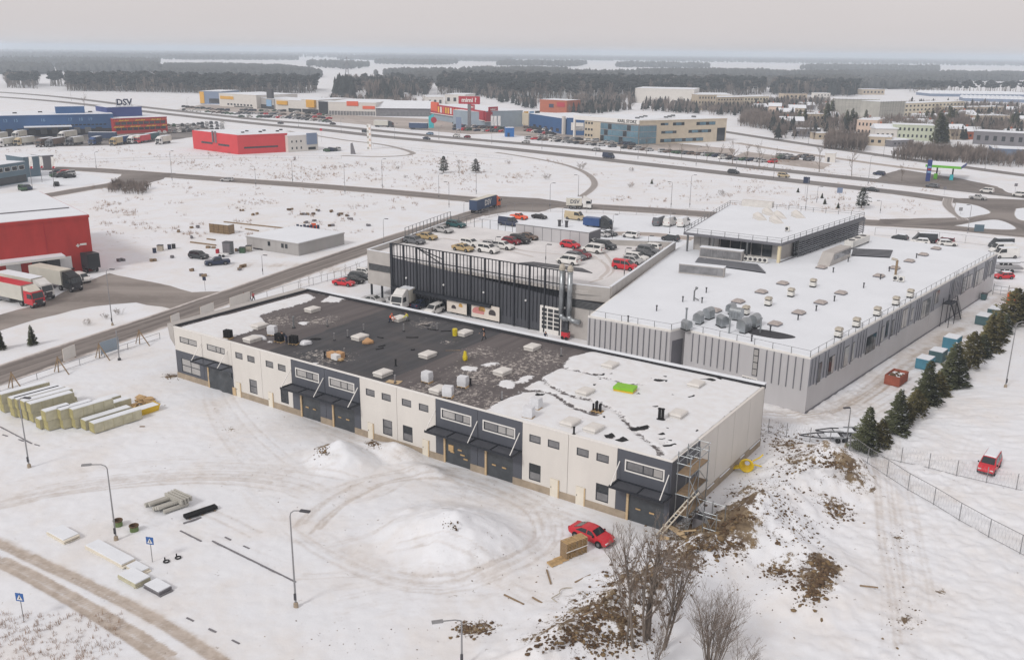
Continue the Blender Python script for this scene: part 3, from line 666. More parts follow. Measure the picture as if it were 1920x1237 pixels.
# ------------------------------------------------------------------ things lying and standing on the hall's roof
RZ=HALL_H-.09
def on_roof(px,py,z=RZ):return G(px,py,z)
skyl=None
for i,(px_,py_,lb)in enumerate([(586,583,'near the far rear corner of the bare roof'),(487,614,'at the snow edge behind the tall wrapped load'),(473,639,'with a crumpled white sheet lying against it'),(675,635,'with a tan bundle leaning on it'),(749,600,'between the two kneeling workers'),(871,627,'beside the yellow drum'),(802,668,'alone in the middle of the dark membrane'),(718,703,'at the front edge next to the loose tan board'),(942,700,'between snow patches on the brown membrane'),(998,654,'on brown membrane near the rear parapet'),(823,734,'half hidden behind a white wrapped cube'),
        (1144,688,'in the roof snow nearest the fins of the grey hall'),(1097,738,'in the snow between two trodden paths'),(1305,724,'in the snow beside the dark debris at the rear edge'),(1271,780,'in the snow beside the pair of thick pipes'),(1069,796,'at the snowy front edge beside a black vent pipe'),(1113,807,'in the snow next to the black offcuts near the front edge')]):
    lb='white dome skylight '+lb
    if skyl is None:
        skyl=thing('skylight',lb,'skylight',group='dome skylights on the hall roof')
        MB().box(-.95,.95,-.7,.7,-.05,.32).build('curb','dome_white',skyl); d=MB()
        for s_,z_ in((1.0,.32),(1.02,.40),(.93,.52),(.72,.60)):
            for a_,b_ in((-1,-1),(1,-1),(1,1),(-1,1)):d.v.append((a_*1.0*s_,b_*.75*s_,z_))
        for l in range(3):
            for j in range(4):d.f.append([l*4+j,l*4+(j+1)%4,l*4+4+(j+1)%4,l*4+4+j]); d.mi.append(0)
        d.f.append([12,13,14,15]); d.mi.append(0); d.build('dome','dome_white',skyl); MB().box(-1.0,1.0,-.75,.75,.30,.34).build('rim','lamp_steel',skyl)
        skyl.location=on_roof(px_,py_); skyl.rotation_euler=(0,0,WA+R(90)); continue
    dup(skyl,None,on_roof(px_,py_),WA+R(90 if i%4 else 88),lb)
pal=None
def pallet_mesh():
    m=MB()
    for i in range(7):y=-.4+i*.8/6; m.box(-.6,.6,y-.05,y+.05,.12,.144)
    for x_ in(-.55,0,.55):m.box(x_-.05,x_+.05,-.4,.4,0,.11)
    return m.mesh('pallet','lumber')
PAL=pallet_mesh()
def wrapped(px_,py_,lb,i):
    t=thing('wrapped_pallet',lb,'pallet load',on_roof(px_,py_),WA+R(10*i),'film wrapped loads on the hall roof'); ob('pallet',PAL,t)
    b=MB(); b.add([(-.52,-.42,.15),(.52,-.42,.15),(.52,.42,.15),(-.52,.42,.15),(-.58,-.46,.7),(.58,-.46,.7),(.58,.46,.7),(-.58,.46,.7),(-.53,-.42,1.3),(.53,-.42,1.3),(.53,.42,1.3),(-.53,.42,1.3)],
                   [(0,1,5,4),(1,2,6,5),(2,3,7,6),(3,0,4,7),(4,5,9,8),(5,6,10,9),(6,7,11,10),(7,4,8,11),(8,9,10,11)]); b.build('load','plastic_film',t)
for i,(px_,py_)in enumerate([(801,716),(868,725),(840,744)]):wrapped(px_,py_,'white film wrapped pallet cube on brown membrane near the front edge',i)
for i,(px_,py_)in enumerate([(1005,766),(991,783)]):wrapped(px_,py_,'pale film wrapped pallet cube standing in the roof snow',i)
wrapped(511,628,'tall white wrapped load beside the black membrane rolls',2)
def rolls(px_,py_,lb,ph):
    t=thing('roll_pallet',lb,'pallet load',on_roof(px_,py_),WA+ph,'pallets of black membrane rolls'); ob('pallet',PAL,t)
    for i in range(4):
        for j in range(3):
            c=Vector((-.42+i*.28,-.28+j*.28,0)); MB().tube([c+Vector((0,0,.15)),c+Vector((0,0,1.15))],.13,8).build('roll','rubber',t)
rolls(428,634,'pallet of black roofing rolls in the snow at the front edge',.2); rolls(524,641,'pallet of black roofing rolls beside the stooping worker',.1); rolls(551,645,'pallet of black roofing rolls before the stooping worker',.3)
def boxes(px_,py_,lb):
    t=thing('box_pallet',lb,'pallet load',on_roof(px_,py_),WA-.1); ob("pallet",PAL,t)
    for x_,y_,w_,d_,h_,m_ in((-.9,-.1,.9,.9,.7,'cardboard'),(.1,-.25,1.1,.7,.62,'plastic_white'),(0,.5,1.2,.6,.75,'cardboard'),(.9,-.1,.5,.5,.2,'lumber')):MB().box(x_-w_/2,x_+w_/2,y_-d_/2,y_+d_/2,.15,.15+h_).build('carton',m_,t)
boxes(632,674,'pallet of tan cartons and a white box on the dark membrane')
def lump(name,mat,px_,py_,sx,sy,sz,lb,cat,rz=0.0,seed=1,z=None,group=None):
    r=random.Random(seed); bm=bmesh.new(); bmesh.ops.create_icosphere(bm,subdivisions=3,radius=1)
    for v in bm.verts:
        f=1+.16*math.sin(v.co.x*4+seed)*math.sin(v.co.y*5+2*seed)+.08*math.sin(v.co.z*9+seed); v.co*=f
        v.co.x*=sx; v.co.y*=sy; v.co.z=max(v.co.z,-.25)*sz+.25*sz
    me=bpy.data.meshes.new(name); bm.to_mesh(me); bm.free(); me.materials.append(MATS[mat]); me.polygons.foreach_set('use_smooth',[True]*len(me.polygons))
    return tag(ob(name,me,None,on_roof(px_,py_)if z is None else G(px_,py_,z),rz),lb,cat,group)
M('yellow',L(210,190,40),.5,.1,2); M('lime',L(130,190,40),.5,.1,1); M('amber',L(214,178,40),.5,.1,1); M('orange',L(220,90,45),.6,.1,2)
lump('sack','plastic_film',574,645,.8,.55,.45,'slumped white sack on the dark membrane','sack',.3,3)
lump('sack','cardboard',690,643,.75,.45,.5,'tan wrapped bundle leaning on a skylight','sack',.2,5)
lump('tarpaulin','plastic_film',485,634,1.3,.6,.35,'crumpled white sheet by a skylight at the snow edge','tarpaulin',-.5,4)
lump('sack','yellow',872,675,.3,.3,.9,'yellowish bundle standing on the brown membrane','sack',0,6)
lump('tarpaulin','rubber',592,636,.7,.3,.14,'flat black bundle lying on the membrane seam','bundle',WA+.6,8)
t_=thing('yellow_bucket','yellow plastic drum beside a skylight near the rear parapet','drum',on_roof(853,629)); MB().tube([(0,0,0),(0,0,.9),(0,0,.92)],[.32,.36,.30],10).build('drum','yellow',t_)
MB().tube([(0,0,.92),(0,0,.97)],.33,10).build('lid','yellow',t_)
t_=thing('insulation_stack','bright green sheet pack on yellow slabs in the roof snow','stack',on_roof(1172,733),WA+R(8)); MB().box(-1.15,1.15,-.75,.75,0,.32).build('slab','amber',t_); MB().box(-1.2,1.2,-.8,.8,.32,.62).build('slab','lime',t_)
def ventpipe(px_,py_,h,r_,mat,lb,grp,dark_cap=False):
    t=thing('vent_pipe',lb,'pipe',on_roof(px_,py_),0,grp); MB().tube([(0,0,0),(0,0,h)],r_,8).build('pipe',mat,t)
    MB().tube([(0,0,h),(0,0,h+.08)],r_*1.35,8).build('cap',mat,t); MB().tube([(0,0,0),(0,0,.12)],r_*2.0,8).build('flashing','membrane_dark',t)
for q in[(614,612),(682,621),(652,632),(627,638),(646,667),(757,621),(820,619),(741,718),(941,750),(1052,667)]:ventpipe(*q,.95,.09,'lamp_steel','thin grey vent pipe on the bare roof membrane','grey vent pipes on the hall roof')
for q in[(609,671),(742,686),(882,722),(1076,815)]:ventpipe(*q,.8,.10,'rubber','short black vent pipe near the front edge of the roof','black vent pipes on the hall roof')
for q in[(1236,787),(1242,788)]:ventpipe(*q,1.25,.16,'rubber','thick black pipe, one of a pair in the roof snow','pair of thick black roof pipes')
ventpipe(551,615,1.6,.13,'galv','tall greenish vent pipe among the snow crumbs',None)
def scrap(px_,py_,l_,w_,a_,lb,mat='rubber',h_=.08,grp='dark offcuts on the hall roof',cat='offcut'):
    m=MB(); m.box(-l_/2,l_/2,-w_/2,w_/2,0,h_); m.obox((l_*.3,w_*.3,h_*.7),(l_*.2,.06,.02),(-.03,w_*.4,.01),(0,0,h_*.5)); tag(m.build('offcut',mat,None,loc=on_roof(px_,py_),rz=a_),lb,cat,grp)
for px_,py_,l_,w_,a_ in[(797,610,1.4,.14,-.4),(810,618,1.5,.1,-.5),(836,621,1.4,.15,.1),(773,633,1.6,.12,0),(774,656,.5,.3,0),(712,654,1.1,.1,.6),(716,649,1.0,.1,.6),(713,633,1.0,.1,-.5),(1240,706,1.2,.35,-.6),(1234,714,2.0,.7,-.5),(1123,702,1.3,.5,-.4),(1140,703,1.3,.2,.4),
                             (1120,712,.9,.3,0),(1106,722,1.2,.6,-.6),(1192,741,1.2,.4,.4),(1254,744,1.5,.3,.5),(1297,744,1.0,.25,.5),(1221,763,1.5,.25,-.1),(1200,804,2.2,.7,.3),(1235,816,1.4,.35,.4),(1247,826,1.3,.3,-.4),(1256,836,1.4,.4,.2),(1143,818,1.0,.7,.3),(1245,802,1.0,.15,-.8),(1304,810,1.0,.14,.8),(1333,711,2.4,1.0,-.3),(1122,784,1.4,.6,-.1),(1009,741,1.1,.8,-.6),(1166,826,1.2,.8,.5)]:
    scrap(px_,py_,l_,w_,a_,'black membrane offcut lying on the roof snow' if px_>1000 else 'black offcut strip lying on the bare membrane',grp='offcuts in the roof snow' if px_>1000 else 'offcuts on the bare membrane')
t_=thing('bucket_group','cluster of black pails on a pallet in the roof snow','pails',on_roof(1120,772),WA); ob('pallet',PAL,t_)
for i in range(5):c=Vector((-.45+.22*i,.2*(i%2)-.1,.15)); MB().tube([c,c+Vector((0,0,.75+.2*(i%3)))],.12,8).build('pail','rubber',t_)
scrap(738,716,1.7,.9,WA+.2,'loose tan board lying at the front roof edge','plywood',.03,None,'board')
scrap(849,657,1.9,.08,.1,'thin reddish lath lying on the membrane','bare_wood',.03,None,'lath')
# ================================================================== GREY CLAD HALL
def on_plane(px,py,o,n):
    d=ray(px,py); t=((o.x)*n.x+(o.y)*n.y)/(d[0]*n.x+d[1]*n.y)
    return Vector((d[0]*t,d[1]*t,CAM_H+d[2]*t))
GH=7.6; GA=R(49.3)
GO=Vector((37.9,110.7,0)); GXv=Vector((math.cos(GA),math.sin(GA),0)); GYv=Vector((-GXv.y,GXv.x,0))
grey=thing('grey_hall','large grey metal clad hall with vertical fins, snow roof and roof ducts','building',GO,GA)
def gl(p):q=Vector((p[0],p[1],0))-GO; return(q.dot(GXv),q.dot(GYv))
def gside(px,py):p=on_plane(px,py,GO,GYv); return gl(p)[0],p.z
ga,gb,gc,ge=(G(1102.5,592,GH),G(1257.5,619.5,GH),G(1285,617.5,GH),G(1870,474.5,GH))
la,lb_,lc,le=gl(ga),gl(gb),gl(gc),gl(ge)
LS=87.4; lrec=(lb_[0]+3.2,lb_[1]-.6); back_l=gl(G(1262,470,GH))
foot=[(0,0),(LS,0),(LS,44),(LS-24,52),back_l,la,lb_,lrec,(0.0,lc[1])]
body=MB(); n_=len(foot)
body.prism(foot,0,GH-.25); body.build('wall_core','grey_clad',grey)
MB().prism([(x+(.0),y)for x,y in foot],GH-.25,GH).build('roof_edge','white_trim',grey)
ins=[(.25,.25),(LS-.25,.25),(LS-.25,43.8),(LS-24,51.7),(back_l[0]-.2,back_l[1]-.3),(la[0]+.5,la[1]-.2),(lb_[0]+.45,lb_[1]+.1),(lrec[0]+.3,lrec[1]-.1),(.25,lc[1]-.2)]
MB().prism(ins,GH,GH+.07).build('roof_snow','snow_roof',grey)
FIN=MB().box(-.05,.05,-.07,.07,0,1).mesh('fin','fin_grey')
def fin(x,y,z0,z1,rz=0.0):
    f=ob('fin',FIN,grey,(x,y,z0),rz); f.scale=(1,1,z1-z0)
# right side: fins in the upper half only, slit and group windows between
wins=[(1533,680,1539,715),(1553,668,1563,700),(1582,650,1590,685),(1597,642,1601,675),(1624,628,1641,658),(1652,612,1656,640),(1660,602,1665,631),(1671,600,1675,628),(1691,580,1700,613),(1708,578,1712,600),
        (1728,562,1743,593),(1753,545,1760,568),(1804,520,1811,548),(1813,516,1821,540),(1829,506,1842,533),(1854,490,1858,515)]
wx=[]
for k,(a,b,c,d)in enumerate(wins):
    x0,_=gside(a,(b+d)/2); x1,_=gside(c,(b+d)/2); zt=gside((a+c)/2,b)[1]; zb=gside((a+c)/2,d)[1]; zt=min(zt,6.9); zb=max(zb,1.2); wx.append((x0-.15,x1+.15))
    w_=MB().box(x0,x1,-.05,.02,zb,zt).build('window','black_metal',grey); n=max(1,round((x1-x0)/1.1))
    for i in range(n):MB().box(x0+(x1-x0)*i/n+.08,x0+(x1-x0)*(i+1)/n-.08,-.08,-.04,zb+.1,zt-.1).build('pane',random.choice(['win_blind','win_dark','win_grey']if k>8 else['win_dark','win_dark','win_blind']),w_)
x=0.6
while x<LS-.4:
    if not any(a<x<b for a,b in wx)and not 52<x<57:fin(x,-.06,3.5+.25*math.sin(x*1.7),GH-.3)
    x+=1.02
MB().box(0,LS,-.035,0,3.6,GH-.27).build('upper_cladding','upper_clad',grey)
MB().box(LS*.55,LS,-.03,0,0,3.58).build('lower_cladding','grey_clad',grey)
# front (right of the recess)
LF=lc[1]
y=.9; k=0
FINL=MB().box(-.07,.07,-.05,.05,0,1).mesh('fin','fin_grey')
while y<LF-.3:
    if not 6.6<y<9.2:
        f=ob('fin',FINL,grey,(-.05,y,3.2 if y>9.2 else 3.0)); f.scale=(1,1,GH-.3-f.location.z)
    y+=1.0
d_=MB().box(-.06,0,6.9,9.1,0,3.1).build('garage_door','white_trim',grey)
for i in range(3):
    for j in range(4):MB().box(-.1,-.05,7.0+.7*i,7.62+.7*i,.25+.7*j,.8+.7*j).build('pane','win_dark',d_)
w_=MB().box(-.06,0,7.0,7.75,3.4,GH-.4).build('window','black_metal',grey)
for j in range(4):MB().box(-.09,-.05,7.08,7.67,3.5+j*.92,4.3+j*.92).build('pane','win_blind',w_)
# the projecting front section
v1=Vector((*la,0)); v2=Vector((*lb_,0)); dv=(v2-v1); ang1=math.atan2(dv.y,dv.x); nn=Vector((dv.y,-dv.x,0)).normalized()
for i in range(15):
    p=v1+dv*((i+.4)/15)+nn*.06; f=ob('fin',FIN,grey,(p.x,p.y,1.6),ang1); f.scale=(1.1,1,GH-1.9)
v3=Vector((*lrec,0)); pd=(v2+v3)/2; a_=math.atan2((v3-v2).y,(v3-v2).x)
o_=MB().box(-1.2,1.0,-.06,.02,.2,6.0).build('loading_door','grey_clad_dark',grey); o_.location=(pd.x,pd.y,0); o_.rotation_euler=(0,0,a_)
# roof edge railing
def railing(parent,pts,z,h,step,mat='steel_dull',r=.03,rails=(1.0,),closed=False):
    P=[Vector((p[0],p[1],z))for p in pts]; P=P+P[:1]if closed else P; ra=MB()
    for a,b in zip(P,P[1:]):
        n=max(1,round((b-a).length/step))
        for i in range(n+1):q=a.lerp(b,i/n); o=ob('railing_post',POST,parent,q); o.scale=(r/.03,r/.03,h)
        for k_ in rails:ra.bar(a+Vector((0,0,h*k_)),b+Vector((0,0,h*k_)),r*1.2)
    ra.build('rail',mat,parent)
POST=MB().box(-.03,.03,-.03,.03,0,1).mesh('railing_post','steel_dull')
railing(grey,[(LS-.2,.12),(.12,.12),(.12,LF-.1),(lrec[0]+.2,lrec[1]-.1),(lb_[0]+.25,lb_[1]+.05),(la[0]+.3,la[1]-.1)],GH,.85,2.5)
# steel stair and caged ladder on the side wall
st=MB(); X0=54.0
for x_ in(X0,X0+3.2):
    for y_ in(-.3,-1.6):st.bar((x_,y_,0),(x_,y_,5.0),.1)
st.box(X0-.1,X0+3.3,-1.7,-.2,4.0,4.1); st.bar((X0+3.2,-1.6,4.0),(X0+7.5,-1.6,0),.12,.25); st.bar((X0+3.2,-.6,4.0),(X0+7.5,-.6,0),.12,.25)
for i in range(14):q=i/14; st.box(X0+3.2+4.3*q,X0+3.5+4.3*q,-1.55,-.65,4.0-4*q-.05,4.0-4*q)
for z_ in(4.6,5.0):st.bar((X0,-1.6,z_),(X0+3.2,-1.6,z_),.05); st.bar((X0+3.2,-1.6,z_),(X0+7.5,-1.6,z_-4),.05)
st.build('steel_stair','black_metal',grey)
ld=MB()
for s_ in(-.25,.25):ld.bar((X0+5.5+s_,-.3,1.5),(X0+5.5+s_,-.3,GH+1.1),.05)
for i in range(20):ld.bar((X0+5.25,-.3,1.7+i*.33),(X0+5.75,-.3,1.7+i*.33),.03)
for z_ in(3.5,4.7,5.9,7.1,8.2):ld.tube([(X0+5.1,-.35,z_),(X0+5.1,-.9,z_),(X0+5.5,-1.1,z_),(X0+5.9,-.9,z_),(X0+5.9,-.35,z_)],.03,4)
ld.build('caged_ladder','lamp_steel',grey)
MB().box(-.02,LS,-.10,0,0,.18).build('base_strip','grey_clad_dark',grey)
# ------------------------------------------------------------------ things on the grey roof
GR=GH+.06
def on_g(px,py):return G(px,py,GR)
M('tan_cap',L(178,171,158),.7,.15,3); M('dome_brown',L(168,159,154),.4,.15,2); M('ac_white',L(214,213,208),.5,.08,2)
vent=thing('roof_vent','white box vent with tan cap on the grey hall roof','vent',on_g(1524,538),GA,'box vents on the grey hall roof')
MB().box(-.42,.42,-.42,.42,0,.25).build('base','rubber',vent); MB().box(-.45,.45,-.45,.45,.25,.85).build('housing','ac_white',vent); MB().box(-.36,.36,-.36,.36,.85,1.05).build('neck','lamp_dark',vent)
MB().add([(-.5,-.5,1.05),(.5,-.5,1.05),(.5,.5,1.05),(-.5,.5,1.05),(-.38,-.38,1.4),(.38,-.38,1.4),(.38,.38,1.4),(-.38,.38,1.4)],[(3,2,1,0),(4,5,6,7),(0,1,5,4),(1,2,6,5),(2,3,7,6),(3,0,4,7)]).build('cap','tan_cap',vent)
EDGEV=[(1571.6,632),(1605,613),(1644,592),(1679,572),(1706,558)]
for q in[(1482.6,556),(1440,573),(1398,590)]+EDGEV:dup(vent,None,on_g(*q),GA,'white box vent with tan cap lined up along the roof edge railing' if q in EDGEV else None)
gdome=thing('rooflight','low brownish rooflight dome on the snowy grey hall roof','skylight',on_g(1467.6,533),GA,'low rooflights on the grey hall roof')
MB().box(-.8,.8,-.8,.8,0,.22).build('curb','grey_clad_dark',gdome); MB().add([(-.85,-.85,.22),(.85,-.85,.22),(.85,.85,.22),(-.85,.85,.22),(-.5,-.5,.52),(.5,-.5,.52),(.5,.5,.52),(-.5,.5,.52)],[(4,5,6,7),(0,1,5,4),(1,2,6,5),(2,3,7,6),(3,0,4,7)]).build('dome','dome_brown',gdome)
for q in[(1576.6,551),(1538.5,569),(1497.6,588),(1453,609),(1540,503),(1648,519),(1705,491),(1731,479),(1755,467.5),(1677,504),(1427.5,549),(1384,567),(1340,584)]:dup(gdome,None,on_g(*q),GA)
gp=thing('roof_pipe','thin dark pipe stub sticking out of the grey hall roof snow','pipe',on_g(1619,540),0,'pipe stubs on the grey hall roof')
MB().tube([(0,0,0),(0,0,.75)],.10,6).build('pipe','lamp_dark',gp); MB().tube([(0,0,.75),(0,0,.9)],.16,6).build('cowl','lamp_dark',gp)
for q in[(1564,565),(1530,583),(1496,600),(1562,511),(1590,491),(1667,509),(1718,484),(1549,484),(1650.5,524),(1231,583),(1280,566),(1324,549),(1177.5,603),(1316,568),(1444,622),(1409,640)]:dup(gp,None,on_g(*q),0)
def duct_hood(px,py,rz,s,lb):
    t=thing('duct_hood',lb,'duct',on_g(px,py),rz,'curved duct hoods on the grey hall roof'); prof=[(-.62,0),(-.62,1.15)]+[(-.62*math.cos(a),1.15+.62*math.sin(a))for a in np.linspace(.35,math.pi-.15,7)]+[(.62,.95),(.62,.5),(.1,.42),(.1,0)]
    n=len(prof); m=MB(); w=.82*s
    m.add([(x_*s,-w,z_*s)for x_,z_ in prof]+[(x_*s,w,z_*s)for x_,z_ in prof],[tuple(range(n)),tuple(range(2*n-1,n-1,-1))]+[(i,n+i,n+(i+1)%n,(i+1)%n)for i in range(n)]); m.build('hood','galv',t)
    MB().box(-.66*s,.14*s,-w-.03,w+.03,0,.16).build('curb','rubber',t)
    for k in(-.5,0,.5):MB().box(-.64*s,-.6*s,k*w-.02,k*w+.02,.1,1.15*s).build('seam','steel_dull',t)
for px_,py_,a_,s_ in[(1309,606,2.6,.95),(1328,597,2.4,.95),(1370,588,2.5,.9),(1380,599,.9,1.05),(1354,612,.3,.95),(1394,622,2.4,1.1),(1414,612,2.5,1.05),(1287,618,.5,.8)]:duct_hood(px_,py_,a_,s_,'shiny curved galvanised duct hood in the cluster on the snowy roof')
for px_,py_ in[(1286,605),(1367,625),(1425,624)]:
    t_=thing('flue','slim metal flue pipe among the duct hoods','flue',on_g(px_,py_),0,'flues by the duct hoods'); MB().tube([(0,0,0),(0,0,2.0)],.13,8).build('pipe','galv',t_); MB().tube([(0,0,2.0),(0,0,2.2)],.2,8).build('cowl','galv',t_)
t_=thing('flue','forked dark flue standing alone in the roof snow','flue',on_g(1301,564)); MB().tube([(0,0,0),(0,0,1.6),(.3,.2,1.9)],.12,8).build('pipe','steel_dull',t_); MB().tube([(0,0,.5),(.7,-.3,.2)],.1,8).build('branch','steel_dull',t_); MB().tube([(.3,.2,1.9),(.4,.3,2.1)],.22,8).build('cowl','steel_dull',t_)
t_=thing('flue','rusty brown flue with fans at its foot on the roof','flue',on_g(1679,515)); MB().tube([(0,0,0),(0,0,2.6)],.22,8).build('pipe','bare_wood',t_); MB().tube([(0,0,2.6),(-.9,.3,2.8)],.22,8).build('elbow','tan_cap',t_)
c0=on_g(1440,626); m=MB(); pts_=[(3.4*math.cos(a)*(1+.15*math.sin(3*a)),1.9*math.sin(a)*(1+.12*math.cos(2*a)))for a in np.linspace(0,2*math.pi,28)[:-1]]
o_=MB().prism(pts_,0,.02).build('bare_patch','membrane_dark',grey); o_.location=(*gl(c0),GH+.07); o_.rotation_euler=(0,0,WA-GA)
def ac_unit(px_,py_,rz,lb,grp,z=None):
    t=thing('air_conditioner',lb,'air conditioner',G(px_,py_,z or GR),rz,grp); MB().box(-.42,.42,-.2,.2,.12,1.0).build('cabinet','ac_white',t); f=MB(); f.tube([(-.08,-.21,.56),(-.08,-.225,.56)],.31,12); f.build('fan','lamp_dark',t)
    for s_ in(-.3,.3):MB().box(s_-.04,s_+.04,-.22,.22,0,.12).build('foot','lamp_dark',t)
for i in range(5):ac_unit(1399+9*i,490+.9*i,WA,'cream air conditioner in a row of five by the rooftop office','row of five air conditioners')
ac_unit(1679,527,WA,'cream air conditioner at the foot of the rusty flue','pair of air conditioners'); ac_unit(1690,529,WA,'cream air conditioner at the foot of the rusty flue','pair of air conditioners')
def shaft(pts,h,lb,panes):  # raised glazed light shaft: front edge given by two points
    a,b=on_g(*pts[0]),on_g(*pts[1]); rz=heading(a,b); l=(b-a).length; t=thing('light_shaft',lb,'rooflight',a,rz)
    MB().box(0,l,0,1.5,0,h).build('casing','concrete_light',t); fr=MB().box(.1,l-.1,-.05,.02,.25,h-.15).build('glazing','lamp_steel',t); n=panes
    for i in range(n):MB().box(.2+(l-.4)*i/n,.2+(l-.4)*(i+.88)/n,-.09,-.05,.32,h-.25).build('pane','win_grey',fr)
    MB().box(-.05,l+.05,.0,1.55,h,h+.1).build('snow_cap','snow',t)
shaft([(1272,512),(1356,521)],1.7,'long glazed light shaft with snow cap near the parking ramp wall',1); shaft([(1311,482),(1390,491)],1.9,'glazed light shaft with seven square panes under the rooftop office',7)
def pit(px_poly,lb,slats):
    P=[on_g(*p)for p in px_poly]; t=thing('louvre_field',lb,'louvre',P[0]); n=slats; m=MB().prism([((p-P[0]).x,(p-P[0]).y)for p in P],0,.08); m.build('base','black_metal',t)
    for i in range(n):
        k=(i+.5)/n; a=(P[0].lerp(P[3],k)-P[0]); b=(P[1].lerp(P[2],k)-P[0]); MB().bar((a.x,a.y,.2),(b.x,b.y,.2),.5,.06).build('slat','fin_grey',t)
pit([(1303,494),(1436,513),(1420,497),(1310,484)],'sunken field of grey louvres before the rooftop office',7); pit([(1596,480),(1668,484),(1674,470),(1600,467)],'grey louvre field beside the wedge rooflight',6)
a,b=on_g(1562,497),on_g(1594,483); t_=thing('wedge_rooflight','sloping wedge shaped rooflight with a glazed front in the snow','rooflight',a,heading(a,b)); l=(b-a).length
MB().add([(-2,0,0),(0,0,0),(l,0,0),(l,2.2,0),(-2,2.2,0),(0,0,2.2),(l,0,2.2),(l,2.2,2.2),(0,2.2,2.2)],[(0,1,5),(1,2,6,5),(2,3,7,6),(5,6,7,8),(0,5,8,4),(4,8,7,3),(0,4,3,2,1)]).build('casing','concrete_light',t_); MB().box(.2,l-.2,-.06,0,.9,1.9).build('pane','win_grey',t_)
a,b=on_g(1598,468),on_g(1630,455); t_=thing('chiller','long cream cooling unit with three fans on legs on the roof','cooling unit',a,heading(a,b)); l=(b-a).length
MB().box(0,l,0,1.7,.35,1.55).build('cabinet','ac_white',t_)
for i in range(3):MB().tube([(l*(i+.5)/3,.85,1.55),(l*(i+.5)/3,.85,1.66)],.6,12).build('fan','lamp_dark',t_)
for x_ in(.2,l/2,l-.2):MB().box(x_-.1,x_+.1,.1,1.6,0,.35).build('leg','lamp_dark',t_)
# ------------------------------------------------------------------ rooftop office
PZ0,PZ1=GH+.07,11.35
pN,pL,pB,pR=Vector((48.9,164.9,0)),Vector((32.8,175.0,0)),Vector((49.4,209.5,0)),Vector((75.0,195.2,0))
pa=heading(pN,pL)
pav=thing('rooftop_office','flat roofed glass office with railing and slatted screens on top of the grey hall','building',pN,heading(pN,pR))
PXv=(pR-pN).normalized(); PYv=Vector((-PXv.y,PXv.x,0))
def pl(v):q=v-pN; return(q.dot(PXv),q.dot(PYv))
pb=[pl(v)for v in(pN,pR,pB,pL)]; W_,D_=pb[1][0],pb[3][1]
rf=[(0,0),(W_,0),(pb[2][0],pb[2][1]),(pb[3][0],pb[3][1])]
MB().prism(rf,PZ1-.45,PZ1).build('roof_slab','grey_clad_dark',pav); MB().prism([(.25,.25),(W_-.3,.25),(pb[2][0]-.3,pb[2][1]-.3),(pb[3][0]+.3,pb[3][1]-.3)],PZ1,PZ1+.06).build('roof_snow','snow_roof',pav)
MB().prism([(3.0,1.5),(W_-.3,1.0),(pb[2][0]-.4,pb[2][1]-.5),(pb[3][0]+3.0,pb[3][1]-.6)],PZ0,PZ1-.45).build('inner_wall','concrete_light',pav)
# glazing on the short front (local x ~ 2..3 plane, running along y)
fx=lambda y:2.98+pb[3][0]*(y-1.5)/(D_-2.1)-.06
for i in range(7):
    y0=3.0+i*2.0; y1=y0+1.8; zc,zh=(PZ0+PZ1-.3)/2,PZ1-PZ0-1.0
    w_=MB().bar((fx(y0),y0,zc),(fx(y1),y1,zc),.08,zh).build('window','black_metal',pav); MB().bar((fx(y0)-.06,y0+.1,zc),(fx(y1)-.06,y1-.1,zc),.05,zh-.2).build('pane','win_dark' if i<5 else 'win_blind',w_)
M('cream_post',L(214,202,170),.6,.08,1)
MB().box(.25,.75,.3,.8,PZ0,PZ1-.45).build('corner_post','cream_post',pav)
for k in(.35,.7,.97):MB().box(pb[3][0]*k+.3,pb[3][0]*k+.55,D_*k-.3,D_*k,PZ0,PZ1-.45).build('column','steel_dull',pav)
MB().box(.3,7.5,.3,.45,PZ0,PZ0+.12).build('terrace_kerb','grey_clad_dark',pav)
for i in range(8):
    z_=PZ0+.5+i*.40; MB().box(7.5,W_,-.25,-.08,z_,z_+.16).build('slat','fin_grey',pav)
for i in range(12):x_=7.5+(W_-7.6)*i/11; MB().box(x_,x_+.1,-.08,.05,PZ0,PZ1-.2).build('screen_post','steel_dull',pav)
MB().box(7.6,W_-.2,.9,1.0,PZ0,PZ1-.5).build('window','win_dark',pav)
MB().box(7.3,W_+.05,-.3,.1,PZ1-.5,PZ1-.35).build('screen_head','steel_dull',pav)
railing(pav,[(.1,.1),(W_-.1,.1),(pb[2][0]-.1,pb[2][1]-.1),(pb[3][0]+.1,pb[3][1]-.1),(.1,.1)],PZ1,.95,2.6,r=.04,rails=(1.0,.55))
M('hood_tan',L(208,205,200),.7,.1,1)
def pz(px_,py_):return G(px_,py_,PZ1+.06)
for i,q in enumerate([(1424,411),(1441,402),(1461,408),(1455,417),(1496,407)]):
    t_=thing('roof_hood','wedge shaped beige rooflight hood on the rooftop office','rooflight',pz(*q),pav.rotation_euler.z+.9,'beige hoods on the rooftop office')
    MB().add([(-1.6,-1,0),(1.2,-1,0),(1.2,1,0),(-1.6,1,0),(1.2,-1,.9),(1.2,1,.9),(.9,0,1.25),(1.2,0,1.35)],[(0,1,4),(1,2,5,7,4),(3,5,2),(0,4,6),(4,7,6),(7,5,6),(0,6,5,3),(0,3,2,1)]).build('hood','hood_tan',t_); MB().box(1.2,1.25,-.8,.8,.1,.8).build('pane','tan_cap',t_)
a,b=pz(1390,386),pz(1447,391); o_=MB().box(0,(b-a).length,0,2,0,1.3); tag(o_.build('plant_room','hood_tan',None,loc=a,rz=heading(a,b)),'low beige plant room box at the rear of the rooftop office','plant room')
ac_unit(1476,434,WA,'small boxed unit near the railing on the rooftop office',None,PZ1+.06)
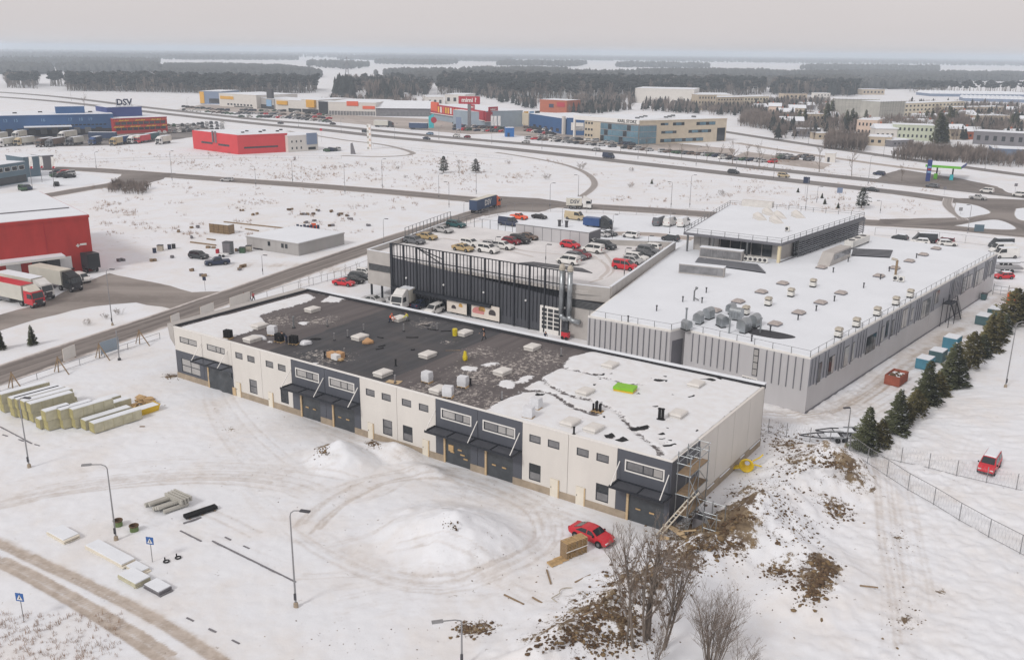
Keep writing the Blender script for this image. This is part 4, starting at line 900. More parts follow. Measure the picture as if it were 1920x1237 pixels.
# ================================================================== PARKING HOUSE WITH BLACK MESH FRONT
PO=Vector((-47.29,122.8,0)); DZ=8.0; PT=8.9
deck=thing('parking_house','parking deck with black mesh front, concrete ends and cars on top','building',PO,WA)
def kl(v):q=Vector((v[0],v[1],0))-PO; return(q.dot(KX),q.dot(KY))
YF=48.3; XL,XF0,XF1=-8.2,-2.3,35.4
A_,B_,C_,D2,E_,F2,G2=[kl(G(*p))for p in((688,468.6,PT),(757,445,PT),(846,421,DZ),(934,431,DZ),(1105,458,DZ),(1265,464,DZ),(1137,543,PT))]
A_=(XL,YF); G2=(max(G2[0],38.5),YF+1.5)
dp=[A_,(XF1+2.0,YF),G2,F2,E_,D2,C_,B_]
MB().prism(dp,DZ-.5,DZ).build('deck_slab','concrete_light',deck)
def shrink(poly,f):c=(sum(p[0]for p in poly)/len(poly),sum(p[1]for p in poly)/len(poly)); return[(c[0]+(p[0]-c[0])*f,c[1]+(p[1]-c[1])*f)for p in poly]
M('deck_snow',(.70,.69,.69),.9,.12,.12)
def deck_material():
    m=MATS['deck_snow']; return m
road_material('road_deck',(.50,.46,.43),(.60,.57,.55),(.70,.69,.69),edge=.35)
dsn=MB().prism(shrink(dp,.99),DZ,DZ+.02); dsn.build('deck_snow','deck_snow',deck)
def parapet(pts,z0,z1,t,mat,cap=True):
    for a,b in zip(pts,pts[1:]):
        MB().bar((*a,(z0+z1)/2),(*b,(z0+z1)/2),t,z1-z0).build('parapet',mat,deck)
        if cap:MB().bar((*a,z1+.04),(*b,z1+.04),t+.06,.08).build('parapet_snow','snow',deck)
parapet([A_,B_,C_],DZ-.5,PT,.3,'concrete_light'); parapet([E_,F2,G2],DZ-.6,PT+.2,.35,'concrete_light'); parapet([G2,(XF1+.2,YF+.2)],6.5,PT,.3,'concrete_light'); parapet([(XL,YF),(XF0,YF)],6.45,PT,.3,'concrete_light')
MB().prism(shrink([(XF0-1.0,YF+1.2),(XF1+2,YF+1.2),(G2[0]-.1,G2[1]+.6),(F2[0],F2[1]-1),(E_[0],E_[1]-1),(D2[0],D2[1]-1),(C_[0]+2,C_[1]-1),(B_[0]+3,B_[1])],.995),0,DZ-.5).build('core_wall','concrete',deck)
# left end: two concrete bands with a louvre between, on columns
MB().box(XL,XF0,YF-.1,YF+.2,2.5,5.1).build('concrete_band','concrete_light',deck); MB().box(XL+.1,XF0,YF+.25,YF+.35,5.1,6.5).build('louvre_back','black_metal',deck)
for i in range(6):MB().box(XL+.1,XF0,YF+.02,YF+.14,5.2+i*.21,5.3+i*.21).build('slat','steel_dull',deck)
parapet([(XL,YF),(XL-(XL-B_[0])*.5,YF+(B_[1]-YF)*.5)],2.5,6.4,.3,'concrete_light',False)
for q in((697.5,555),(717,559.5),(737,565)):k_=kl(G(*q)); MB().box(k_[0]-.15,k_[0]+.15,k_[1]-.15,k_[1]+.15,0,3.2 if q[0]<730 else 10.9).build('column','black_metal',deck)
# the black mesh screen
MP=MB().box(0,1.42,-.03,.03,0,1).mesh('mesh_panel','mesh_black'); VP=MB().box(-.035,.035,-.12,.05,0,1).mesh('screen_post','black_metal'); VW=MB().box(-.13,.13,-.2,.12,0,1).mesh('main_post','black_metal')
nP=50; stp=(XF1-XF0)/nP
for i in range(nP):
    x_=XF0+i*stp; zlo=1.9 if x_<20 else .2; o_=ob('mesh_panel',MP,deck,(x_+.02,YF-.1,zlo)); o_.scale=((stp-.04)/1.42,1,8.25-.04*i-zlo)
for i in range(nP+1):
    x_=XF0+i*stp; main=i%4==0
    o_=ob('main_post' if main else 'screen_post',VW if main else VP,deck,(x_,YF-.16,.1 if main else 1.5)); o_.scale=(1,1,10.9-(.1 if main else 1.5))
for z_ in(10.85,8.6):MB().box(XF0,XF1,YF-.2,YF-.05,z_-.08,z_+.08).build('screen_rail','black_metal',deck)
for i in(1,2):MB().bar((XF0+5.9*1,YF+.1,10.7),(XF0+5.9*2,YF+.1,8.4 if i==1 else 9.4),.15).build('brace','black_metal',deck)
MB().prism([(25.5,YF),(XF1+3.4,YF+1.2),(XF1+.5,YF+3.0),(27,YF+2.2)],10.85,10.98).build('platform','lamp_dark',deck)
MB().box(XF1-.1,XF1+.1,YF-.1,YF+.1,7,10.9).build('column','black_metal',deck)
MB().box(XF0+.5,XF1-15,YF-1.1,YF+.3,2.6,3.1).build('shop_canopy','black_metal',deck)
MB().box(XF0+.3,XF1-.2,YF+.9,YF+1.1,0,8.0).build('dark_backing','black_metal',deck); MB().box(XF0+1,12.5,YF+.6,YF+.8,0,2.6).build('shop_window','win_dark',deck)  # first box: dark sheet added behind the mesh to darken the interior
for q in((762,521),(832,534),(907,548),(986,563),(1059,577)):
    p=on_plane(*q,PO+KY*(YF-.3),KY); k_=kl(p); bm=bmesh.new(); bmesh.ops.create_uvsphere(bm,u_segments=10,v_segments=6,radius=.19); me=bpy.data.meshes.new('wall_lamp'); bm.to_mesh(me); bm.free(); me.materials.append(MATS['plastic_white']); ob('wall_lamp',me,deck,(k_[0],YF-.35,p.z))
# gate, right end wall, poster
MB().box(XF1-.0,G2[0],YF+.1,YF+.3,0,5.1).build('end_wall','concrete_light',deck); MB().box(XF1,G2[0],YF+.35,YF+.45,5.1,6.5).build('louvre_back','black_metal',deck)
for i in range(6):MB().box(XF1,G2[0],YF+.12,YF+.24,5.2+i*.21,5.3+i*.21).build('slat','steel_dull',deck)
gx0=kl(on_plane(1014,610,PO+KY*(YF-.3),KY))[0]; gx1=kl(on_plane(1051,615,PO+KY*(YF-.3),KY))[0]
g_=MB().box(gx0-.2,gx1+.1,YF-.32,YF-.15,0,4.6).build('garage_door','white_trim',deck)
for i in range(3):
    for j in range(5):MB().box(gx0+.2+(gx1-gx0-.3)*i/3,gx0+.2+(gx1-gx0-.3)*(i+.8)/3,YF-.36,YF-.31,.8+j*.72,1.35+j*.72).build('pane','win_dark',g_)
M('poster_base',L(216,208,198),.4,.04,.5); M('p_pink',L(196,130,126),.4,.15,2); M('p_ochre',L(190,150,84),.4,.15,2); M('p_dark',L(70,64,66),.4,.2,2)
def poster(a,b,lb,blobs):
    p,q=(kl(on_plane(*v,PO+KY*(YF-.6),KY))+(on_plane(*v,PO+KY*(YF-.6),KY).z,)for v in(a,b))
    x0,x1,z0,z1=p[0],q[0],.4,2.9; t=thing('poster',lb,'poster',PO+KX*x0+KY*(YF-.6),WA); MB().box(0,x1-x0,0,.06,z0,z1).build('board','poster_base',t)
    for u,v,w,h,mt in blobs:
        pts=[((x1-x0)*u+(x1-x0)*w*math.cos(k),z0+(z1-z0)*(v+h*max(-.35,math.sin(k))))for k in np.linspace(0,6.283,15)[:-1]]; n=len(pts)
        MB().add([(x_,-.012,z_)for x_,z_ in pts],[tuple(range(n))]).build('printed_shape',mt,t)
    for x_ in(.1,x1-x0-.1):MB().box(x_-.04,x_+.04,.06,.12,0,z1).build('stand','lamp_steel',t)
poster((884,600),(936,612),'large billboard with reddish and dark printed shapes under the mesh front',[(.25,.4,.22,.35,'p_pink'),(.38,.6,.12,.3,'p_ochre'),(.75,.45,.13,.3,'p_dark')]); poster((838,585),(875,600),'pale billboard with small printed vehicles under the mesh front',[(.35,.35,.12,.2,'p_dark'),(.7,.55,.1,.2,'p_ochre')])
def flue_duct(px,ytop,ybot,turn,lb):
    o=PO+KY*(YF-.8); a=on_plane(px,ytop,o,KY); b=on_plane(px+(3 if px<1060 else 0),ybot,o,KY); k_=kl(b); t=thing('exhaust_duct',lb,'duct',PO+KX*k_[0]+KY*(YF-.8),WA,'tall exhaust ducts on the mesh front'); zt,zb=a.z,b.z
    MB().tube([(0,0,zb),(0,0,zt-.6)],.42,14).build('pipe','galv',t,smooth=True); MB().tube([(0,0,zb),(.15,0,zb-.45),(.5+turn*.2,.1,zb-.75),(1.0+turn,.2,zb-.8)],.42,14).build('elbow','galv',t,smooth=True)
    MB().tube([(0,0,zt-.6),(0,0,zt-.1),(0,0,zt+.35)],[.5,.5,.22],12).build('cowl','tan_cap',t)
    for i in range(4):z_=zb+(zt-zb)*(i+.5)/4; MB().tube([(0,0,z_),(0,0,z_+.08)],.46,14).build('collar','galv',t); MB().box(-.05,.05,.3,.9,z_-.05,z_+.05).build('bracket','black_metal',t)
flue_duct(1049,498,588,.2,'tall galvanised exhaust duct on the mesh front, nearer the garage door'); flue_duct(1067,501,592,.9,'tall galvanised exhaust duct at the end of the mesh front, with long foot')
railing(deck,[(C_[0]-.2,C_[1]),(B_[0]+.2,B_[1]+.2)],PT,1.9,1.6,'steel_dull',.05,(1.0,.5)); railing(deck,[C_,D2,E_],DZ,1.9,2.0,'steel_dull',.04,(1.0,))
for iq,q in enumerate(([(1130,470),(1145,490),(1150,506),(1135,520),(1105,530)],[(1060,452),(1120,485),(1140,505),(1125,522)],[(900,450),(980,470),(1060,478),(1130,488)],[(830,447),(900,458),(1000,482)])):ribbon('deck_track',[G(x,y,0+DZ)for x,y in q],1.6,DZ+.026+.004*iq,'road_deck',step=1.5,world_pts=True)
# shed at the rear of the deck
a,b=G(967,445,DZ),G(1104,463,DZ); t_=thing('deck_shed','long low grey metal shed at the back of the parking deck','shed',a,heading(a,b)); l=(b-a).length
MB().box(0,l,0,5,0,2.7).build('wall','grey_clad_dark',t_); MB().box(-.1,l+.1,-.1,5.1,2.7,2.82).build('roof','lamp_steel',t_); MB().box(0,l,0,5,2.82,2.92).build('roof_snow','snow_roof',t_)
for i in range(8):MB().box(l*i/8+.05,l*(i+1)/8-.05,-.04,0,.05,2.65).build('wall_panel','grey_clad',t_)
for x_ in(9.0,10.6):MB().tube([(x_,2,2.8),(x_,2,3.9),(x_,2,4.2)],[.3,.3,.45],8).build('vent','lamp_dark',t_)
# ================================================================== VEHICLES
for n,c in dict(red=(196,40,52),darkred=(122,30,42),orange_red=(226,84,40),black=(34,35,38),dark=(58,62,66),grey=(104,106,110),silver=(176,176,176),white=(220,219,216),beige=(188,172,140),tan=(176,154,112),
                 teal=(40,84,88),blue=(46,78,130),navy=(42,52,76),green=(60,88,62),brown=(110,94,84),lightblue=(120,150,178)).items():paint('car_'+n,L(*c))
KINDS={  # L, W, H, belt, hood, nose, trunk, ws0, ws1, rs1, rs0, wheel r, axle front, axle rear
    'sedan':(4.5,1.76,1.43,.92,.96,.70,1.00,1.12,.42,-.78,-1.68,.31,1.38,-1.30),
    'hatch':(4.0,1.72,1.47,.93,.98,.70,.96,1.08,.42,-1.42,-1.86,.30,1.25,-1.22),
    'estate':(4.6,1.80,1.52,.95,1.0,.72,.98,1.10,.42,-1.80,-2.14,.32,1.42,-1.35),
    'suv':(4.5,1.86,1.72,1.05,1.10,.80,1.08,1.15,.50,-1.80,-2.08,.36,1.38,-1.33),
    'mpv':(4.4,1.80,1.80,1.05,1.10,.80,1.10,1.45,.70,-2.02,-2.12,.32,1.42,-1.35),
    'van':(5.7,2.00,2.45,1.35,1.28,.90,1.40,2.35,1.55,-2.74,-2.80,.35,1.95,-1.75),
    'pickup':(5.2,1.84,1.76,1.08,1.12,.85,1.10,1.05,.42,-.85,-1.00,.38,1.62,-1.55)}
def car_body(k):
    Ln,W,H,belt,hood,nose,trunk,ws0,ws1,rs1,rs0,wr_,af,ar=KINDS[k]; h=Ln/2; w=W/2
    st=[(-h,trunk-.22,0,.86),(-h+.12,trunk-.03,0,.95),(rs0,trunk,0,1.0),(rs1,H-.05,1,1.0),((rs1+ws1)/2,H,1,1.0),(ws1,H-.03,1,1.0),(ws0,hood,0,1.0),(h-.32,(hood+nose)/2+.05,0,.95),(h-.06,nose,0,.86),(h,nose-.15,0,.78)]
    st=[s for i,s in enumerate(st)if i==0 or s[0]>st[i-1][0]+.02]; rings=[]
    for x,top,cab,wf in st:
        ww=w*wf; b=min(belt,top-.04); wt=ww*(.74 if cab else .86); zb=.24 if-h+.2<x<h-.2 else .34
        half=[(ww*.9,zb),(ww,zb+.2),(ww*1.0,(zb+b)/2+.1),(ww*.965,b),(wt,top-(.05 if cab else .02)),(wt*.55,top)]
        rings.append([(x,-y,z)for y,z in half]+[(x,y,z)for y,z in half[::-1]])
    n=12; mb=MB(); mb.v=[p for r in rings for p in r]
    for i in range(len(rings)-1):
        for j in range(n):mb.f.append([i*n+j,(i+1)*n+j,(i+1)*n+(j+1)%n,i*n+(j+1)%n]); mb.mi.append(0)
    mb.f.append(list(range(n))); mb.mi.append(0); mb.f.append([(len(rings)-1)*n+j for j in range(n-1,-1,-1)]); mb.mi.append(0)
    # shade of the wheel wells is added later as black discs
    def sec(x):
        for a,b in zip(st,st[1:]):
            if a[0]<=x<=b[0]:t=(x-a[0])/(b[0]-a[0]); return[a[i]+(b[i]-a[i])*t for i in(1,2,3)]
        return st[-1][1:]
    def side(x,f,s,off=.015):  # point on the cabin side: f 0 at belt, 1 at roof corner
        top,cab,wf=sec(x); b=min(belt,top-.04); wt=w*wf*(.86-.12*cab); tz=top-(.02+.03*cab)
        return(x,s*(w*wf*.965+(wt-w*wf*.965)*f+off),b+(tz-b)*f+.004)
    gl_=[]
    mid=(ws1+rs1)/2+(.15 if k!='van' else .9)
    for s in(-1,1):
        fr=[side(ws0-.16,.10,s),side(mid+.04,.06,s),side(mid+.04,.86,s),side(ws1+.06,.84,s)]; gl_.append(('side_window',fr if s<0 else fr[::-1]))
        if k not in('van',):
            b0=rs0+(.35 if k!='pickup' else .15); rr=[side(mid-.06,.06,s),side(b0,.10,s),side(rs1+.05,.84,s),side(mid-.06,.86,s)]; gl_.append(('side_window',rr if s<0 else rr[::-1]))
    def across(x0,f0,x1,f1,nm,sgn):
        q=[]
        for x,fl in((x0,f0),(x1,f1)):
            top,cab,wf=sec(x); wt=w*wf*(.86-.12*cab)*.90; q.append([(x+sgn*.012,-wt,top+.012),(x+sgn*.012,wt,top+.012)])
        f=[q[0][0],q[0][1],q[1][1],q[1][0]]; gl_.append((nm,f if sgn>0 else f[::-1]))
    across(ws0-.06,0,ws1+.07,0,'windscreen',1)
    if k!='van':across(rs0+.04,0,rs1-.05,0,'rear_window',-1)
    return mb,gl_
def wheel_mb(r,wd=.2):
    t,m=MB(),MB(); t.tube([(0,-wd/2,0),(0,wd/2,0)],r,14); m.tube([(0,-wd/2-.012,0),(0,wd/2+.012,0)],r*.62,10); return t,m
CARP={}
def car_proto(k):
    if k in CARP:return CARP[k]
    Ln,W,H,belt,hood,nose,trunk,ws0,ws1,rs1,rs0,wr_,af,ar=KINDS[k]; mb,gl_=car_body(k); P=[('body',mb.mesh('body',['car_grey']),None)]
    for nm,q in gl_:P.append((nm,MB().quad(*q).mesh(nm,'car_glass'),None))
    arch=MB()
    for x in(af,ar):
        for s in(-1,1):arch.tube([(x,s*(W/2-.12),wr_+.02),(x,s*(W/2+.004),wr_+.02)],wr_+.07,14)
    P.append(('arch_shade',arch.mesh('arch_shade','rubber'),None)); t,m=wheel_mb(wr_); tm,rm=t.mesh('wheel','rubber'),m.mesh('rim','rim')  # black discs behind the wheels paint the shade inside the arches
    for x in(af,ar):
        for s in(-1,1):P.append(('wheel',tm,(x,s*(W/2-.075),wr_),rm))
    h=Ln/2
    for s in(-1,1):
        P.append(('headlight',MB().box(h-.13,h-.015,s*W*.34-.17,s*W*.34+.17,nose-.16,nose-.02).mesh('headlight','headlight'),None)); P.append(('taillight',MB().box(-h-.01,-h+.08,s*W*.38-.10,s*W*.38+.10,trunk-.34,trunk-.10).mesh('taillight','taillight'),None))
        P.append(('mirror',MB().box(ws0-.38,ws0-.24,s*(W/2+.07)-.07,s*(W/2+.07)+.07,belt-.02,belt+.13).mesh('mirror','rubber'),None))
    P.append(('bumper',MB().box(h-.1,h+.03,-W*.40,W*.40,.26,.44).mesh('bumper','lamp_dark'),None))
    sn=MB(); wt=W/2*.70; sn.add([(rs1+.1,-wt,H-.05),(ws1-.05,-wt,H-.04),(ws1-.05,wt,H-.04),(rs1+.1,wt,H-.05),(rs1+.2,-wt*.85,H+.07),(ws1-.2,-wt*.85,H+.07),(ws1-.2,wt*.85,H+.07),(rs1+.2,wt*.85,H+.07)],[(4,5,6,7),(0,1,5,4),(1,2,6,5),(2,3,7,6),(3,0,4,7)])
    one=MB(); one.v=list(mb.v); one.f=[list(f)for f in mb.f]; one.mi=[0]*len(mb.f)
    one.mat(1)
    for nm,q in gl_:one.quad(*q)
    one.mat(2)
    for x in(af,ar):
        for s in(-1,1):one.tube([(x,s*(W/2-.2),wr_),(x,s*(W/2+.02),wr_)],wr_,8)
    CARP[k]=(P,sn.mesh('roof_snow','snow'),one.mesh('parked_car',['car_grey','car_glass','rubber'])); return CARP[k]
def car(kind,colour,pos,rz,label,group=None,snow=False,far=False,name='parked_car',cat='car'):
    P,sn,one=car_proto(kind)
    if far:
        o=ob(name,one,None,pos,rz,label,cat,group); set_mat(o,'car_'+colour); return o
    t=thing(name,label,cat,pos,rz,group)
    for e in P:
        o=ob(e[0],e[1],t,e[2])
        if e[0]=='body':set_mat(o,'car_'+colour)
        if len(e)>3:ob('rim',e[3],o)
    if snow:ob('roof_snow',sn,t)
    return t
def hd(px,py,dx,dy,z=0):return heading(G(px,py,z),G(px+dx,py+dy,z))
def cg(px,py,z=0.0,back=.8):  # centre of a car whose nearest sill is seen at px, py
    p=G(px,py,z); d=Vector((p.x,p.y,0)).normalized(); return p+d*back
# the red saloon on the building site
a,b=GG(1079,1008),GG(1122,1026); ha=heading(a,b); mid=(a+b)/2+Vector((-math.sin(ha),math.cos(ha),0))*.74; mid.z=ground_height(mid.x,mid.y)
car('sedan','red',mid,ha,'bright red saloon parked on trodden snow beside a stack of pallets')
# red van in the deep snow behind the chain-link fence
p=cg(1853,884); p.z=0; car('mpv','red',p,heading(G(1876,845),G(1844,893)),'faded red van with a snow-covered roof behind the wire fence',snow=True,name='parked_van',cat='van')
# cars on the parking deck
GD='cars on the parking deck'
for px_,py_,k,c,lb,fl in[(777,458,'estate','grey','grey estate parked behind the open frame of the mesh front',0),(801,450,'sedan','tan','tan saloon next to the grey estate on the deck',0),(831,437,'sedan','silver','silver saloon parked alone near the tall deck fence',0),(855,427,'estate','teal','dark teal car against the rear deck fence',0),
        (868,472,'sedan','tan','tan saloon right behind the mesh screen posts',0),(882,463,'estate','white','white estate between the tan and white cars',0),(915,475,'suv','white','white off-roader closest to the middle of the mesh screen',0),(943,468,'estate','white','white estate with dark glass beside the small dark red car',0),(921,466,'hatch','silver','silver hatchback wedged between two white cars',0),(959,459,'hatch','darkred','dark red hatchback beside the black off-roader',0),
        (974,457,'suv','black','black off-roader behind the brown saloon',0),(990,450,'sedan','brown','brownish saloon by the left end of the deck shed',0),(1069,466,'hatch','red','bright red hatchback before the deck shed',0),(1090,459,'sedan','dark','dark car half hidden behind the red hatchback',0),(1110,462,'estate','silver','silver estate behind the white people carrier',0),(1112,475,'mpv','white','white people carrier with tall windows on the deck',1),(1134,468,'suv','dark','dark car behind the white people carrier',0),
        (1089,485,'hatch','darkred','dark red hatchback behind the small white van',0),(1079,488,'hatch','grey','grey hatchback between the white van and dark red car',0),(1066,497,'mpv','white','small white van behind the exhaust ducts',1),(1171,507,'mpv','red','dark red people carrier at the front of the ramp row',0),(1186,496,'hatch','silver','silver car second in the ramp row',0),(1193,490,'estate','white','white car third in the ramp row',0),(1204,484,'sedan','dark','dark saloon fourth in the ramp row',0),(1215,478,'suv','grey','grey-green car fifth in the ramp row',0),(1219,471,'estate','white','white car last in the ramp row',1)]:
    car(k,c,cg(px_,py_,DZ+.02,.85),WA+(math.pi if fl else 0)+random.uniform(-.05,.05),lb,GD)
# ground-level lot behind the deck
GL_='vehicles in the van lot'
for px_,py_,k,c,lb,rz in[(1141,443,'sedan','dark','dark saloon behind the low deck wall',WA),(1130,445,'hatch','silver','silver car snow-dusted behind the low deck wall',WA),(1183,447,'mpv','white','white van with dark windows behind the low deck wall',WA+3.1),(1257,453,'suv','dark','dark car by the steps of the rooftop office',WA+3.1),(1011,411,'sedan','black','black car with raised bonnet beside a pickup wreck',WA),(973,412,'pickup','orange_red','orange pickup parked near the deck shed',WA),
        (953,424,'van','navy','navy van with snow on top beside the deck fence',WA),(1077,413,'van','beige','cream van behind the blue tarpaulin truck',WA),(1236,423,'van','grey','grey van, the dark one of three parked in a row',R(58)),(1256,424,'van','white','white van in the middle of a row of three',R(58)),(1281,425,'van','white','white van at the end of a row of three',R(58))]:
    car(k,c,cg(px_,py_,0,1.0),rz,lb,GL_,snow=True,name='parked_van' if k=='van' else 'parked_car',cat='van' if k=='van' else 'car')
# before the mesh front, at the street, and in the snow field
for px_,py_,k,c,lb,rz in[(645,537,'sedan','red','red saloon first in the row beside the young trees',-.35),(663,532,'sedan','black','black saloon second in the row beside the young trees',-.35),(674,525,'estate','dark','dark estate third in the row beside the young trees',-.35),(684,517,'hatch','white','white car last in the row under the deck corner',-.35),(700,570,'sedan','silver','silver saloon in front of the parking house columns',-.4),
        (789,578,'sedan','navy','navy car between the box truck and the white van',R(60)),(815,590,'mpv','white','white van with dark windscreen under the mesh front',R(-120)),(373,486,'suv','dark','dark off-roader on the snowy building plot',-.35),(408,498,'pickup','navy','dark blue pickup truck driving off the building plot',R(205)),(426,341,'estate','silver','silver estate driving along the road',math.pi)]:
    car(k,c,cg(px_,py_,0,.9),rz,lb)
# lot beyond the grey hall
for px_,py_,k,c,lb,rz in[(1687,451,'hatch','dark','dark small car half hidden by the roof edge',R(140)),(1733,456,'van','dark','dark van behind the grey hall roof edge',R(170)),(1724,459,'estate','white','white car in front of the dark van',R(160)),(1771,459,'mpv','darkred','maroon car behind a white car at the roof edge',R(150)),(1775,462,'estate','white','white car in front of the maroon car',R(-10)),(1876,466,'van','dark','dark van first of the row of vans at the gate',R(185)),(1878,476,'van','white','white van right behind the dark van',R(185)),
        (1884,485,'van','white','white van before the flatbed trailers',R(185)),(1881,524,'hatch','red','bright red small car with snow roof by the gate',R(185))]:
    car(k,c,cg(px_,py_,0,1.0),rz,lb,snow=True,name='parked_van' if k=='van' else 'parked_car',cat='van' if k=='van' else 'car')
# traffic on the dual carriageway
hw=[(526,233,'sedan','dark',0),(624,234,'sedan','black',0),(685,249,'suv','dark',1),(800,262,'sedan','navy',1),(806,253,'estate','lightblue',0),(856,257,'mpv','white',0),(876,259,'hatch','darkred',0),(986,269,'estate','silver',0),(1117,283,'estate','silver',0),(1141,297,'van','navy',1),(1375,326,'suv','dark',1),(1469,333,'mpv','beige',1),(1635,359,'sedan','dark',1),(1748,352,'estate','grey',0),(1648,329,'suv','navy',0),(1850,362,'mpv','white',0),(1833,375,'pickup','silver',1),(1911,369,'mpv','white',0)]
wd={'lightblue':'light blue'}
for px_,py_,k,c,s_ in hw:
    rz=heading(G(px_-30,py_-3),G(px_+30,py_+3))+(0 if s_ else math.pi); nm={'mpv':'minivan','suv':'off-roader','sedan':'saloon','hatch':'hatchback'}.get(k,k)
    car(k,c,cg(px_,py_,.03,.9),rz,'%s %s driving on the %s carriageway of the highway'%(wd.get(c,c),nm,'field-side' if s_ else 'shop-side'),'traffic on the highway',name='moving_car')
# distant car parks: rows of small parked cars
cols_=['black','dark','dark','grey','silver','silver','white','navy','red','brown','green']
def lot(n,pts,where,seed,depth=1,dy=5.0,jit=1.0,rzr=None):
    r=random.Random(seed); line=[Vector((x,y,0))for x,y in pts]; tot=sum((b-a).length for a,b in zip(line,line[1:]))
    for row in range(depth):
        for i in range(n):
            if r.random()<.10:continue
            d=tot*(i+.5+r.uniform(-.2,.2))/n
            for a,b in zip(line,line[1:]):
                if d<=(b-a).length:q=a.lerp(b,d/(b-a).length); break
                d-=(b-a).length
            c=r.choice(cols_); k=r.choice(['sedan','hatch','estate','suv','mpv']); p=G(q.x,q.y-row*dy+r.uniform(-jit,jit)*.3)
            car(k,c,p,(rzr if rzr is not None else heading(G(line[0].x,line[0].y),G(line[-1].x,line[-1].y))+R(65))+r.choice((0,math.pi))+r.uniform(-.06,.06),'%s car parked %s'%(c,where),'cars parked '+where,far=True)
lot(34,[(985,261),(1055,267),(1143,276),(1220,284),(1306,291),(1372,297)],'along the glass fronted office',3,1)
lot(18,[(1010,257),(1100,264),(1190,274)],'in the second row before the glass fronted office',33,1)
lot(8,[(1350,298),(1452,306)],'under the bare roadside trees',4,1)
lot(7,[(1458,298),(1525,302)],'beside the small white kiosk',5,2,5)
lot(14,[(850,244),(960,249)],'in front of the red store',6,3,6)
lot(22,[(450,220),(540,222),(620,230)],'before the long shopping parade',7,3,6.0)
lot(12,[(340,207),(450,216)],'at the end of the shopping parade',8,2,5.5)
lot(15,[(285,252),(420,243)],'between the flame painted building and the red building',9,3,6.0)
lot(8,[(985,246),(1040,254)],'beside the low blue shop',10,2,6)
lot(5,[(608,285),(645,281)],'behind the white annex',12,1)
lot(3,[(98,331),(135,334)],'by the three flagpoles',13,2,5); lot(2,[(35,358),(62,354)],'on the verge under the flagpoles',14,1); lot(1,[(100,349),(120,347)],'alone beside the road under the flagpoles',15,1)
# ------------------------------------------------------------------ lorries
M('trailer_navy',L(56,74,104),.55,.1,.4); M('trailer_grey',L(196,194,184),.6,.08,.3); M('trailer_black',L(46,48,52),.5,.2,.5); M('lorry_orange',L(222,98,44),.4,.1,1); M('curtain_white',L(206,202,190),.6,.1,.4)
def lorry(pos,rz,label,box_mat,cab_mat,bl=10.0,bh=2.75,cab=True,text=None,open_back=False,roof_mat=None,group=None,dark=False,name='lorry',wheels=True,txtcol='white_trim',txtsize=1.2):
    t=thing(name,label,'lorry',pos,rz,group); z0=1.1; w=1.25
    b=MB().box(0,bl,-w,w,z0,z0+bh).build('cargo_box',box_mat,t); MB().box(.05,bl-.05,-w+.05,w-.05,z0+bh,z0+bh+.07).build('box_roof',roof_mat or 'snow',t)
    MB().box(.2,bl+(3.2 if cab else 0),-.45,.45,.75,1.05).build('chassis','lamp_dark',t)
    for s in(-1,1):MB().box(bl*.35,bl*.62,s*1.1-.1,s*1.1+.1,.45,1.05).build('side_guard','steel_dull',t)
    tm,rm=(m.mesh(n,q)for m,n,q in zip(wheel_mb(.5,.3),('wheel','rim'),('rubber','rim')))
    ax=[1.4,2.7]+([bl-.6,bl+2.3]if cab else[])
    for x in ax:
        for s in(-1,1):wv=ob('wheel',tm,t,(x,s*1.05,.5)); ob('rim',rm,wv)
    if cab:
        c=MB(); x0,x1=bl+.35,bl+2.75; c.add([(x0,-1.22,.7),(x1,-1.22,.55),(x1+.05,-1.2,1.55),(x1-.25,-1.12,2.85),(x0,-1.15,3.0),(x0,1.22,.7),(x1,1.22,.55),(x1+.05,1.2,1.55),(x1-.25,1.12,2.85),(x0,1.15,3.0)],
              [(0,1,2,3,4),(9,8,7,6,5),(1,6,7,2),(2,7,8,3),(3,8,9,4),(0,4,9,5),(0,5,6,1)]); cb=c.build('cab',cab_mat,t)
        MB().quad((x1+.045,-1.05,1.68),(x1+.045,1.05,1.68),(x1-.19,1.0,2.68),(x1-.19,-1.0,2.68)).build('windscreen','car_glass',cb)
        for s in(-1,1):
            q=[(x1-.1,s*1.215,1.7),(x0+.9,s*1.215,1.7),(x0+.9,s*1.17,2.5),(x1-.3,s*1.165,2.5)]; MB().quad(*(q if s<0 else q[::-1])).build('side_window','car_glass',cb); MB().box(x1-.1,x1+.1,s*1.42-.1,s*1.42+.1,1.9,2.5).build('mirror','lamp_dark',cb); MB().box(x1-.05,x1+.04,s*.9-.2,s*.9+.2,.75,.98).build('headlight','headlight',cb)
        MB().add([(x0,-1.1,3.0),(x1-.5,-1.0,2.9),(x1-.5,1.0,2.9),(x0,1.1,3.0),(x0,-1.1,3.7),(x0+.5,-1.0,3.7),(x0+.5,1.0,3.7),(x0,1.1,3.7)],[(0,1,5,4),(1,2,6,5),(2,3,7,6),(3,0,4,7),(4,5,6,7)]).build('wind_deflector',cab_mat if cab_mat!='car_red' else 'curtain_white',cb); MB().box(x1-.03,x1+.08,-1.2,1.2,.45,.75).build('bumper','lamp_dark',cb); MB().box(x1-.02,x1+.06,-.8,.8,1.0,1.5).build('grille','lamp_dark',cb)
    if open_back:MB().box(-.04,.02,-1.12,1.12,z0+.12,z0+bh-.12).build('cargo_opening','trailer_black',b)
    if text:
        for s in(-1,1):lettering(text,txtsize,txtcol,b,(bl*.55,s*(w+.02),z0+bh*.5),0 if s<0 else math.pi,bold=.03,depth=.01)
    return t
